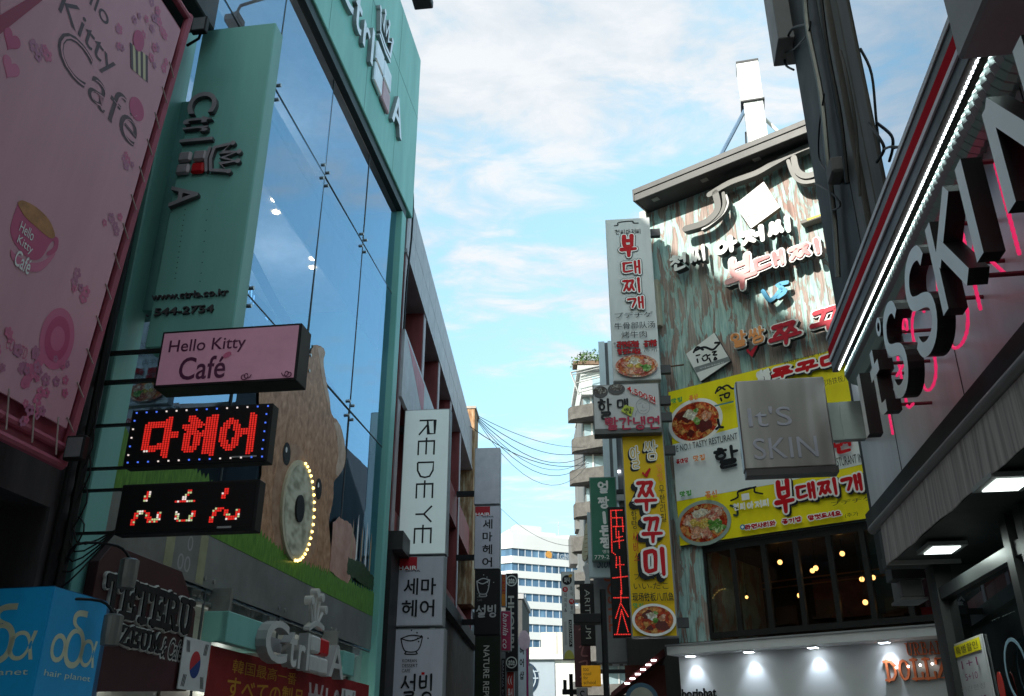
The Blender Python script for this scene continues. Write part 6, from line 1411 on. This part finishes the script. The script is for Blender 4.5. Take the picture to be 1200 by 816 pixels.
for k in range(12):
    hc = tops[0]-step*k
    if hc < 2: break
    x0 = aw0 + (.25 if k % 2 else 0)
    # splayed balcony: left corner set back, long front
    P_ = [(x0, -1.4), (x0+.2, -.9), (a0+1.7, .6), (a0+14, .6), (a0+14, -2), (x0, -2)]
    mb = MB(); hb, ht = hc-.62, hc+.55
    n = len(P_); V = [(x, d, h) for h in (hb, ht) for x, d in P_]; mb.raw(V, [tuple(range(n)), tuple(range(n, 2*n))[::-1]]+[(i, i+n, (i+1) % n+n, (i+1) % n) for i in range(n)])
    mb.build('balcony', PEB, bb_)
    MB().box(a0-.1, a0+13, -1.8, -1.7, ht, ht+1.5).build('window', gl_, bb_)
    MB().box(a0+.5, a0+.65, -1.7, -1.6, ht, ht+1.6).box(a0+1.9, a0+2.0, -1.7, -1.6, ht, ht+1.6).build('window_frame', M('frame_white', (.5, .5, .5), .5), bb_)
    if k > 2: MB().box(x0-.15+.3*(k == 3), x0+.45, -3.5, -1.5, hb-.9, ht+.3).build('side_bay', CON if k % 2 else CDK, bb_)
up = MB(); a2, a3, h2, h3 = XF.rect(682, 722, 430, 468)
MB().box(a2, a3+8, -10, -1.0, htop-.2, h3).build('penthouse', M('penthouse_white', (.5, .52, .52), .6, streak=1), bb_)
MB().box(a2-.3, a3+8, -10, -.6, h3, h3+.4).build('roof_slab', M('roof_concrete', (.45, .46, .45), .7), bb_)
MB().box(a2+1, a3+5, -1.0, -.9, htop+.3, h3-.6).build('penthouse_window', M('penthouse_glass', (.3, .4, .45), .15, spec=.8), bb_)
mb = MB()
for x, y in ((670, 437), (674, 447), (678, 458)): a, h = XF.px(x, y); mb.tube([(a, -.5, h), (a+3, -.5, h+.8)], .05, 5)
a, h = XF.px(669, 434); b, h2 = XF.px(679, 460); mb.tube([(a, -.5, h), (b, -.5, h2)], .08, 5); mb.tube([(a, -.5, h), (a+4, -.5, h+1.0)], .08, 5); mb.build('roof_frame', M('frame_steel', (.3, .31, .31), .5), bb_)
sh = thing('roof_shrub', 'leafy green shrub on the roof of the balcony building', 'shrub', XF, XF.px(697, 428)[0], h3+.4)
ca_, chh = XF.px(696, 425); lv = MB(); rnd = random.Random(4)
for k in range(900):
    t = rnd.uniform(0, 6.283); q = rnd.random()**.5; x = ca_+2.0*q*math.cos(t)*rnd.uniform(.7, 1.1); z = h3+.5+abs(math.sin(t))*q*1.3+rnd.uniform(0, .25); d = -1.2+rnd.uniform(-.8, .8); s_ = rnd.uniform(.08, .2)
    v = [Vector((rnd.uniform(-1, 1), rnd.uniform(-1, 1), rnd.uniform(-1, 1)))*s_ for _ in range(3)]; lv.face([(x+w_.x, d+w_.y, z+w_.z) for w_ in v], mi=k % 3)
lv.build('leaves', [M('leaf_dark', (.03, .07, .02), .6), M('leaf_mid', (.06, .13, .03), .6), M('leaf_pale', (.12, .2, .05), .6)], sh)
MB().box(ca_-1.8, ca_+1.8, -1.9, -.6, h3+.5, h3+.85).build('planter', M('planter_brown', (.15, .1, .07), .8), sh)
# building behind the right sign stack: pale blue vertical fins and dark core
RBF = X(27, 0, 97); a0, a1, h0, h1 = RBF.rect(700, 782, 440, 800)
bd2 = thing('slim_building', 'slim building with pale blue corner fins behind the green sign', 'building', RBF, a0+1.5, 0)
FIN = M('fin_blue_white', (.5, .6, .66), .3, var=.06)
MB().box(RBF.px(727, 560)[0], RBF.px(727, 560)[0]+6, -9, -.4, 0, RBF.px(740, 440)[1]).build('wall', M('slim_wall', (.1, .1, .105), .6, streak=1), bd2)
x0 = RBF.px(707, 540)[0]; 
MB().box(x0, x0+.2, -.9, 0, 4, RBF.px(712, 400)[1]).box(x0+.3, x0+.42, -.9, .02, 4, RBF.px(712, 400)[1]).build('corner_fin', FIN, bd2)
MB().box(x0+.2, x0+.3, -.85, -.1, 4, RBF.px(712, 400)[1]).box(x0+.42, x0+2.5, -.9, -.3, 3, RBF.px(712, 420)[1]).build('dark_gap', M('gap_grey', (.12, .13, .15), .5), bd2)
a, h = RBF.px(724, 550); MB().box(a-.08, a+.08, -.28, -.22, h-.03, h+.03).build('ceiling_lamp', M('small_white_lamp', (1, 1, 1), emit=4, var=0), bd2)
# ------------------------------------------------------------------ right sign cluster
g3 = 'projecting signs on the restaurant corner'
VS = X(20.1, 0, 96)
PALEF = M('pale_sign_face', (.64, .66, .66), .4, var=.1, streak=1)
rS = VS.rect(714, 768, 256, 446)
b1 = Sign('stew_sign', 'tall white box sign with red brush characters and a dish photo, highest one', 'sign', VS, 714, 768, 256, 446, th=.28, face=PALEF, case=M('sign_side_white', (.66, .68, .68), .4), group=g3)
b1.strokes([[(.2, .045), (.28, .042), (.3, .025), (.6, .02), (.63, .033), (.74, .036)]], .03, INK, 'roof_drawing')
b1.hang('천씨아저씨', .2, .075, .8, .105, .016, [(INK, 0, (0, 0))]); b1.hang('vs', .4, .05, .5, .06, .01, [(INK, 0, (0, 0))])
RO = [(INK, .095, (0, 0)), (WINK, .065, (0, 0)), (REDINK, 0, (0, 0))]
b1.hang('부', .28, .12, .66, .255, .105, RO, seed=2); b1.hang('대', .3, .285, .78, .365, .06, RO, seed=3); b1.hang('찌', .3, .395, .78, .48, .065, RO, seed=4); b1.hang('개', .36, .515, .78, .585, .055, RO, seed=5)
b1.rows([('プデチゲ', .1, .605, .92, .64), ('牛骨部队汤', .08, .665, .95, .705), ('烤牛肉', .22, .72, .76, .76)], INK)
b1.hang('라면사리와 공기밥', .12, .78, .96, .815, .022, [(INK, .02, (0, 0)), (REDINK, 0, (0, 0))], gap=.05); b1.hang('맘껏드세요', .12, .825, .62, .855, .022, [(INK, .02, (0, 0)), (REDINK, 0, (0, 0))]); b1.rows([('(추가)', .68, .83, .95, .85)], INK)
b1.ell(.07, .79, .03, .03, M('grey_ink'), 'bullet')
food(b1, .5, .925, .5, .29, T_POT, F_MIX)
VS2 = X(19.75, 0, 96)
b2 = Sign('noodle_sign', 'grey landscape noodle sign with dark bowls and a price between the two tall signs', 'sign', VS2, 695, 774, 450, 503, th=.35, face=M('sign_grey_face', (.52, .51, .51), .4, var=.06), case=M('sign_edge_grey', (.22, .22, .22), .5), group=g3)
MB().box(b2.a0, b2.a1, -.35, .012, b2.h0-.1, b2.h0).build('bottom_rail', M('rail_dark', (.1, .1, .1), .5), b2.o)
z = b2.nd()
for i, (fx, fy, ra, rh) in enumerate(((.1, .13, .2, .19), (.36, .08, .2, .17))):
    fx0 = max(fx, .12); b2.ell(fx0 if i == 0 else fx, fy+.04, ra if i else .17, rh*.8, STONE, 'bowl_photo'); b2.ell(fx0 if i == 0 else fx, fy+.0, ra*.72, rh*.5, ramp_mat('bowl_fill', [(.3, (.08, .06, .05)), (.6, (.22, .2, .18)), (.8, (.45, .42, .38))], kind='V', nscale=24, rough=.5), 'bowl_photo')
b2.hang('할', .06, .34, .3, .78, .05, [(INK, 0, (0, 0))], seed=3, jit=.02); b2.hang('매', .34, .36, .54, .56, .045, [(INK, 0, (0, 0))], seed=6)
b2.hang('빨간냉면', .17, .76, .98, 1.02, .045, [(M('crimson_ink2', (.36, .01, .05), .45, var=0), 0, (0, 0))], seed=8, gap=.06, jit=.02)
def slant(A_, H_, s=b2): 
    c = s.q(.52, .1); return (A_, H_-(A_-c[0])*.55)
mb = MB(); mb.text('4,500원', *b2.r(.52, .02, .93, .2), b2.nd(), bold=.06, fn=slant); mb.build('price_outline', WINK, b2.o)
mb = MB(); mb.text('4,500원', *b2.r(.52, .02, .93, .2), b2.nd(), bold=.02, fn=slant); mb.build('price', REDINK, b2.o)
a, h = b2.q(.52, .62); mb = MB(); z = b2.nd(); mb.prism([(a-.17, h-.0), (a-.07, h+.15), (a+.14, h+.08), (a+.06, h-.14)], z-.002, z).build('green_tag', M('tag_green', (.45, .5, .05), .5), b2.o)
b2.hang('옛날', .46, .56, .57, .68, .014, [(INK, 0, (0, 0))])
b2.strokes([[(.66, .6), (.64, .5), (.68, .4), (.76, .36), (.82, .42), (.84, .52), (.82, .64), (.76, .7), (.69, .68), (.66, .6)], [(.68, .48), (.72, .46)], [(.76, .46), (.8, .47)], [(.74, .5), (.73, .56), (.76, .57)], [(.7, .62), (.75, .64), (.79, .61)], [(.66, .6), (.62, .7), (.62, .74)], [(.72, .38), (.78, .34)]], .012, M('grey_ink'), 'old_face_drawing')
VS3 = X(20.0, 0, 96)
YLF = M('sign_yellow', (.76, .48, .006), .45, var=.09, spec=.2, streak=1)
b3 = Sign('octopus_sign', 'tall yellow box sign with red outlined characters and a dish photo under the noodle sign', 'sign', VS3, 734, 786, 507, 747, th=.3, face=YLF, case=M('sign_side_grey', (.3, .3, .3), .45), group=g3)
b3.hang('알', .18, .075, .42, .19, .04, [(INK, .045, (-.03, -.04)), (WINK, .035, (0, 0)), (M('tan_ink', (.6, .4, .1), .5, var=0), -.01, (0, 0))], seed=3); b3.hang('쌈', .5, .05, .86, .15, .035, [(INK, .045, (-.03, -.04)), (WINK, .035, (0, 0)), (M('tan_ink'), -.01, (0, 0))], seed=5)
b3.strokes([[(.46, .215), (.52, .23), (.62, .195)]], .05, REDINK, 'tick', smo=False)
OB_ = [(INK, .11, (-.07, -.08)), (INK, .1, (-.035, -.04)), (WINK, .1, (0, 0)), (REDINK, 0, (0, 0))]
b3.hang('쭈', .22, .25, .78, .4, .085, OB_, seed=4); b3.hang('꾸', .34, .435, .84, .56, .085, OB_, seed=9); b3.hang('미', .3, .6, .9, .72, .095, OB_, seed=2)
b3.hang('알쌈', .78, .17, .92, .26, .016, [(ORINK, 0, (0, 0))], vertical=True); b3.hang('무한리필', .8, .28, .93, .47, .014, [(INK, 0, (0, 0))], vertical=True)
b3.hang('홍합탕', .13, .36, .26, .5, .014, [(INK, 0, (0, 0))], vertical=True); b3.hang('서비스', .14, .51, .26, .66, .014, [(REDINK, 0, (0, 0))], vertical=True)
b3.rows([('プルコギ', .12, .71, .74, .74), ('いい-だこ', .1, .755, .86, .785), ('现场铁板八爪鱼', .06, .8, .96, .84, {'bold': .012})], INK)
b3.hang('맛집', .06, .85, .3, .87, .02, [(GREENINK, 0, (0, 0))])
food(b3, .5, .925, .46, .33, T_STEW, PLATE)
# back brackets
for s_ in (b1, b2, b3):
    MB().box(s_.a1, s_.a1+.25, -.22, -.08, s_.h0+.2, s_.h0+.4).box(s_.a1, s_.a1+.25, -.22, -.08, s_.h1-.5, s_.h1-.3).build('bracket', DARK, s_.o)
# red LED strip sign
VS4 = X(20.6, 0, 96)
rl_ = Sign('red_led_sign', 'narrow black LED sign with glowing red characters beside the tall yellow sign', 'sign', VS4, 715, 735.5, 594, 747, th=.2, face=LEDF, case=BLACK, rim=.01)
LRD2 = M('led_line_red', (.6, .03, .03), emit=.55, ecol=(1, .04, .03), var=0)
rst = [[(.2, .03), (.85, .03)], [(.2, .03), (.16, .36), (.34, .38)], [(.3, .09), (.85, .09)], [(.5, .03), (.52, .16)], [(.3, .16), (.9, .16)], [(.85, .09), (.86, .2)], [(.45, .16), (.45, .25), (.8, .24)], [(.3, .28), (.85, .27)], [(.6, .2), (.6, .33)],
       [(.4, .4), (.36, .48)], [(.36, .46), (.8, .46)], [(.15, .56), (.95, .55)], [(.58, .4), (.6, .68)], [(.15, .71), (.95, .71)], [(.55, .66), (.54, .74), (.2, .86)], [(.56, .76), (.9, .85)],
       [(.55, .8), (.25, .97)], [(.55, .8), (.85, .96)], [(.1, .98), (.95, .98)]]
dt = MB(); z = rl_.nd()
for st in rst:
    p = [rl_.q(x, y) for x, y in st]
    for (x0, y0), (x1, y1) in zip(p[:-1], p[1:]):
        n = max(1, int(math.hypot(x1-x0, y1-y0)/.034))
        for i in range(n+1):
            x, y = x0+(x1-x0)*i/n, y0+(y1-y0)*i/n; dt.box(x-.011, x+.011, z, z+.006, y-.011, y+.011)
dt.build('led_dots', LRD2, rl_.o)
MB().box(rl_.a1, rl_.a1+.9, -.15, -.08, rl_.h1-.3, rl_.h1-.2).box(rl_.a1, rl_.a1+.9, -.15, -.08, rl_.h0+.3, rl_.h0+.4).build('bracket', BLACK, rl_.o)
# green sign and the boards below
VS5 = X(22, 0, 96)
GRF = M('sign_green', (.01, .15, .09), .4, var=.06)
gs = Sign('green_sign', 'dark green box sign with white brush characters partly behind the red LED sign', 'sign', VS5, 692, 724, 559, 657, th=.25, face=GRF, case=M('green_case', (.2, .3, .27), .5))
gs.hang('얼', .3, .06, .74, .2, .05, [(WINK, 0, (0, 0))], seed=3); gs.hang('짱', .3, .25, .74, .38, .05, [(WINK, 0, (0, 0))], seed=4); gs.strokes([[(.5, .44), (.52, .56)]], .08, WINK, 'stroke'); gs.hang('돈', .3, .6, .74, .72, .05, [(WINK, 0, (0, 0))], seed=5); gs.hang('짱', .3, .74, .76, .86, .05, [(WINK, 0, (0, 0))], seed=6); gs.rows([('명동점', .4, .88, .85, .92), ('779-2754', .1, .94, .98, .985)], WINK)
MB().box(gs.a1, gs.a1+1.2, -.2, -.1, gs.h1-.4, gs.h1-.3).build('bracket', DARK, gs.o)
fx_ = Sign('pale_blue_board', 'pale blue vertical board with italic serif lettering below the green sign', 'sign', X(22.4, 0, 96), 689, 722, 600, 677, th=.12, face=FIN, case=FIN)
fx_.rows([('fox', .2, .52, .55, .66, {'shear': .35}), ('Store', .3, .7, .95, .86, {'shear': .35})], M('navy_ink', (.02, .04, .1), .5, var=0))
MB().box(fx_.a1, fx_.a1+1.0, -.1, -.04, fx_.h1-.3, fx_.h1-.2).build('bracket', DARK, fx_.o)
gj = Sign('grey_letter_sign', 'grey vertical sign with large orange rotated letters behind the red LED sign', 'sign', X(23.5, 0, 96), 697, 733, 672, 777, th=.3, face=M('sign_mid_grey', (.2, .2, .215), .4), case=M('sign_mid_grey'))
gj.text('JOSTLE', .34, .04, .8, .66, M('rust_orange_ink', (.4, .08, .04), .5, var=0), rot=-90, bold=.02)
MB().box(gj.a1, gj.a1+1, -.2, -.1, gj.h1-.4, gj.h1-.3).build('bracket', DARK, gj.o)
ar = Sign('black_letter_sign', 'black vertical sign with thin white rotated capitals behind the lamp box', 'sign', X(27, 0, 96), 680, 698, 684, 756, th=.3, face=DKF, case=BLACK)
ar.text('ARITAUM', .32, .1, .66, .9, M('soft_white_ink'), rot=-90, bold=-.012)
MB().box(ar.a1, ar.a1+1.2, -.2, -.1, ar.h1-.4, ar.h1-.3).build('bracket', DARK, ar.o)
mr_ = Sign('maroon_script_sign', 'maroon vertical sign with faint pink cursive behind the black letter sign', 'sign', X(29, 0, 96), 673, 692, 731, 805, th=.3, face=M('maroon_face', (.09, .012, .02), .4), case=M('maroon_face'))
mr_.strokes([[(.35, .1), (.6, .06), (.5, .2), (.75, .22)], [(.35, .38), (.6, .34), (.45, .5), (.8, .52)], [(.3, .62), (.75, .6), (.7, .72)], [(.35, .85), (.6, .8), (.4, .92), (.7, .95)]], .05, M('dusty_pink_ink', (.3, .1, .1), .5, var=0), 'cursive')
MB().box(mr_.a1, mr_.a1+1.4, -.2, -.1, mr_.h1-.6, mr_.h1-.5).build('bracket', DARK, mr_.o)
yc = Sign('orange_square_sign', 'square orange sign with small black lowercase lettering hanging by the lamp post', 'sign', X(26.5, 0, 96), 681.5, 704, 780, 804, th=.25, face=M('sign_orange', (.62, .3, .005), .4, emit=.16), case=M('sign_orange'))
yc.rows([('too', .1, .12, .38, .28), ('cool', .1, .32, .5, .48), ('for', .1, .52, .34, .68), ('school', .1, .74, .72, .92)], INK)
MB().box(yc.a1, yc.a1+1.4, -.18, -.08, yc.h1-.2, yc.h1-.1).build('bracket', DARK, yc.o)
wsn = Sign('white_letter_sign', 'small pale sign with a thin black letter below the maroon sign', 'sign', X(28, 0, 96), 676, 689, 806, 840, th=.25, face=M('sign_lilac', (.35, .34, .36), .45)); wsn.text('S', .3, .1, .75, .5, INK)
MB().box(wsn.a1, wsn.a1+1.5, -.18, -.08, wsn.h1-.3, wsn.h1-.2).build('bracket', DARK, wsn.o)
pz = Sign('pizza_sign', 'tall white sign with red circles, black characters and a round black badge', 'sign', X(38, 0, 96), 658.5, 674, 670, 773, th=.35, face=M('sign_white', (.66, .68, .66), .45))
pz.ell(.45, .1, .2, .2, INK, 'badge'); pz.rows([('화덕', .24, .07, .66, .13)], WINK); pz.ell(.72, .05, .08, .06, M('badge_orange', (.7, .4, .05), .5), 'badge_flame', rot=.6)
for fx, fy, t in ((.3, .21, '화'), (.76, .35, '떡')): pz.ell(fx, fy, .11, .11, REDINK, 'red_disc'); pz.rows([(t, fx-.1, fy-.02, fx+.1, fy+.02)], WINK)
pz.rows([('덕', .2, .25, .4, .3), ('피', .2, .31, .4, .36), ('자', .2, .37, .4, .42), ('&', .2, .43, .4, .47), ('즉', .66, .18, .86, .23), ('석', .66, .24, .86, .29), ('볶', .66, .4, .86, .45), ('이', .66, .46, .86, .5)], INK)
pz.box(.5, .56, .74, .86, INK, 'black_strip'); pz.rows([('PIZZA PASTA', .54, .58, .7, .84, {'rot': -90})], WINK); pz.box(.16, .58, .34, .84, M('light_grey_ink', (.45, .46, .46), .5, var=0), 'grey_strip')
a, h = pz.q(.48, .95); mb = MB(); z = pz.nd(); mb.prism([(a-.2, h-.16)]+[(a+.2*math.cos(t), h-.16+.34*math.sin(t)) for t in (math.pi*k/12 for k in range(13))][::-1], z-.002, z).build('yellow_oven', M('oven_yellow', (.6, .55, .1), .5), pz.o)
MB().box(pz.a1, pz.a1+2.2, -.25, -.15, pz.h1-.5, pz.h1-.35).build('bracket', DARK, pz.o)
# ice cream shaped sign
IY = X(30, 0, 96); ic = thing('ice_cream_sign', 'cream ice cream cone shaped sign near the balcony building', 'sign', IY, IY.px(687, 655)[0], IY.px(687, 690)[1])
out = smooth([IY.px(*p) for p in ((686, 614), (690, 614), (691, 630), (689, 650), (686, 657), (682.5, 655), (682, 645), (684, 630))], 3)
MB().prism(out, -.2, 0, side=1).build('cone', [M('cone_cream', (.62, .58, .42), .5), M('cone_side', (.4, .38, .3), .5)], ic, bevel=.01)
l_ = MB()
for k in range(6): a, h = IY.px(686.5+.2*k*.5, 652-5*k); l_.ribbon([(a-.05, h), (a+.05, h+.02)], .02, .004, cap=False)
l_.build('waffle_lines', M('waffle_brown', (.3, .22, .1), .5), ic)
out = [IY.px(*p) for p in ((683, 664), (688, 660), (692, 662), (691, 690), (684, 690), (686, 676))]; MB().prism(out, -.2, -.02).build('swirl', M('swirl_white', (.66, .66, .66), .5), ic)
MB().box(IY.px(691, 630)[0], IY.px(691, 630)[0]+2.0, -.12, -.06, IY.px(691, 625)[1], IY.px(691, 625)[1]+.08).build('bracket', DARK, ic)
# row of shophouses on the right behind those signs
SH = thing('plain_shophouse', 'plain dark shophouse carrying the black and maroon signs on the far street side', 'building', X(26, 0, 97), 3.4, 0)
MB().box(X(26).px(712, 720)[0]+.5, X(26).px(712, 720)[0]+8, -40, -1, 0, 8.6).build('wall', M('shophouse_dark', (.09, .085, .08), .7, streak=1), SH)
MB().box(X(26).px(712, 720)[0]+.4, X(26).px(712, 720)[0]+8, -40, -.9, 8.6, 8.8).build('roof_edge', GREY, SH)
# red canopy shop with light bars
RC = X(21.5, 0, 97)
rcs = thing('red_canopy_shop', 'small shop with a dark red sloping canopy and white light bars', 'shop', RC, RC.px(755, 790)[0], 0)
q0 = [RC.px(*p) for p in ((722, 812), (778, 762), (780, 775), (735, 816))]
MB().prism([RC.px(*p) for p in ((716, 818), (716, 812), (778, 760), (780, 768))], -2.2, 0).build('canopy', M('canopy_maroon', (.08, .014, .016), .5), rcs)
x0 = RC.px(722, 800)[0]; x1 = RC.px(782, 800)[0]
MB().box(x0+.2, x1, -2.3, -.9, 0, RC.px(770, 775)[1]).build('wall', M('shop_red_wall', (.13, .03, .02), .6, streak=1), rcs)
lb_ = MB()
for k in range(6): 
    a, h = RC.px(735+6.2*k, 801-5.4*k); lb_.box(a-.055, a+.055, .0, .03, h-.014, h+.014)
lb_.build('light_bars', M('light_bar_white', (1, 1, 1), emit=5, var=0), rcs)
a, h = RC.px(752, 822); mb = MB(); mb.ell(a, h, .36, .36, .3, 28, d0=.2, mi=0); mb.ell(a, h, .27, .27, .305, 28, d0=.301, mi=1); mb.build('round_sign', [M('round_blue', (.04, .1, .16), .4), M('round_cream', (.3, .3, .25), .5)], rcs)
# lamp post with box head
LPF = X(18.5, 0, 96); 
lpt = thing('lamp_post', 'black street lamp post with a rectangular box head in front of the signs', 'street lamp', LPF, LPF.px(709, 900)[0], 0)
a, h = LPF.px(706, 690); MB().tube([(a, -.1, 0), (a, -.1, h)], .06, 10).build('pole', BLACK, lpt)
a0, a1, h0, h1 = LPF.rect(672, 704, 719, 730); MB().box(a0, a1, -.35, 0, h0, h1).build('head', BLACK, lpt, bevel=.01); MB().box(a1, a, -.16, -.06, (h0+h1)/2-.03, (h0+h1)/2+.03).build('arm', BLACK, lpt)
LP2 = X(40, 0, 96); l2 = thing('lamp_post', 'distant black lamp post with small box heads below the pizza sign', 'street lamp', LP2, LP2.px(668, 880)[0], 0)
a, h = LP2.px(669, 790); MB().tube([(a, 0, 0), (a, 0, h)], .08, 8).build('pole', BLACK, l2); a0, a1, h0, h1 = LP2.rect(659, 676, 808, 814); MB().box(a0, a1, -.2, .1, h0, h1).build('head', BLACK, l2); MB().box(LP2.px(660, 800)[0], LP2.px(664, 800)[0], -.1, .1, h1, LP2.px(662, 797)[1]).build('box', BLACK, l2)
# overhead wires
def wire(p0, p1, sag, r, label, gname):
    a = Fr((0, 0), 90); o = thing('overhead_wire', label, 'cable', a, p0.x, p0.z, -p0.y, gname)
    pts = []
    for k in range(13):
        t = k/12; q = p0.lerp(p1, t); pts.append((q.x, -q.y, q.z-sag*4*t*(1-t)))
    MB().tube(pts, r, 5).build('cable', BLACK, o)
pA = X(41, 0, 95); s_ = pA.P(pA.px(559, 487)[0], 0, pA.px(559, 487)[1]); EY = X(60, 0, 95)
lab = 'thin black overhead wire in the sagging bundle crossing the street to the balcony building'
for k, (yy, sg, r) in enumerate(((524, .5, .016), (529, .9, .02), (533, 1.3, .02), (537, 1.6, .016), (541, 1.8, .018), (546, 2.2, .014))):
    wire(s_+Vector((0, 0, -.05*k)), EY.P(EY.px(688, yy)[0], 0, EY.px(688, yy)[1]), sg, r, lab, 'overhead wires across the street')
s3_ = pA.P(pA.px(551, 500)[0], 0, pA.px(551, 500)[1]); wire(s3_, EY.P(EY.px(690, 543)[0], 0, EY.px(690, 543)[1]), .9, .022, 'lowest and thickest overhead wire starting at the rusty chimney', None)
s4 = X(60, 0, 95); wire(s4.P(s4.px(588, 597)[0], 0, s4.px(588, 597)[1]), s4.P(s4.px(672, 640)[0], 0, s4.px(672, 640)[1]), .6, .014, 'single faint wire low in the sky above the white office building', None)

# ------------------------------------------------------------------ the street behind the viewpoint and the side street on the right
for nm, lab, x0, x1, y0_, y1, hh in (('street_end_block', 'plain block closing the street behind the viewpoint', -9, 8, -46, -36, 13), ('side_street_block', 'plain grey block along the side street behind the cosmetics shop', 17, 28, 4, 20, 15)):
    o = thing(nm, lab, 'building', Fr((0, 0), 90), (x0+x1)/2, 0, -(y0_+y1)/2)
    MB().box(x0, x1, -y1, -y0_, 0, hh).build('wall', PLW, o); MB().box(x0-.2, x1+.2, -y1-.2, -y0_+.2, hh, hh+.3).build('roof_edge', GREY, o)
    for k in range(3): MB().box(x0+2, x1-2, -y0_+.001, -y0_+.06, 4+3*k, 5.5+3*k).build('window', WGL, o)
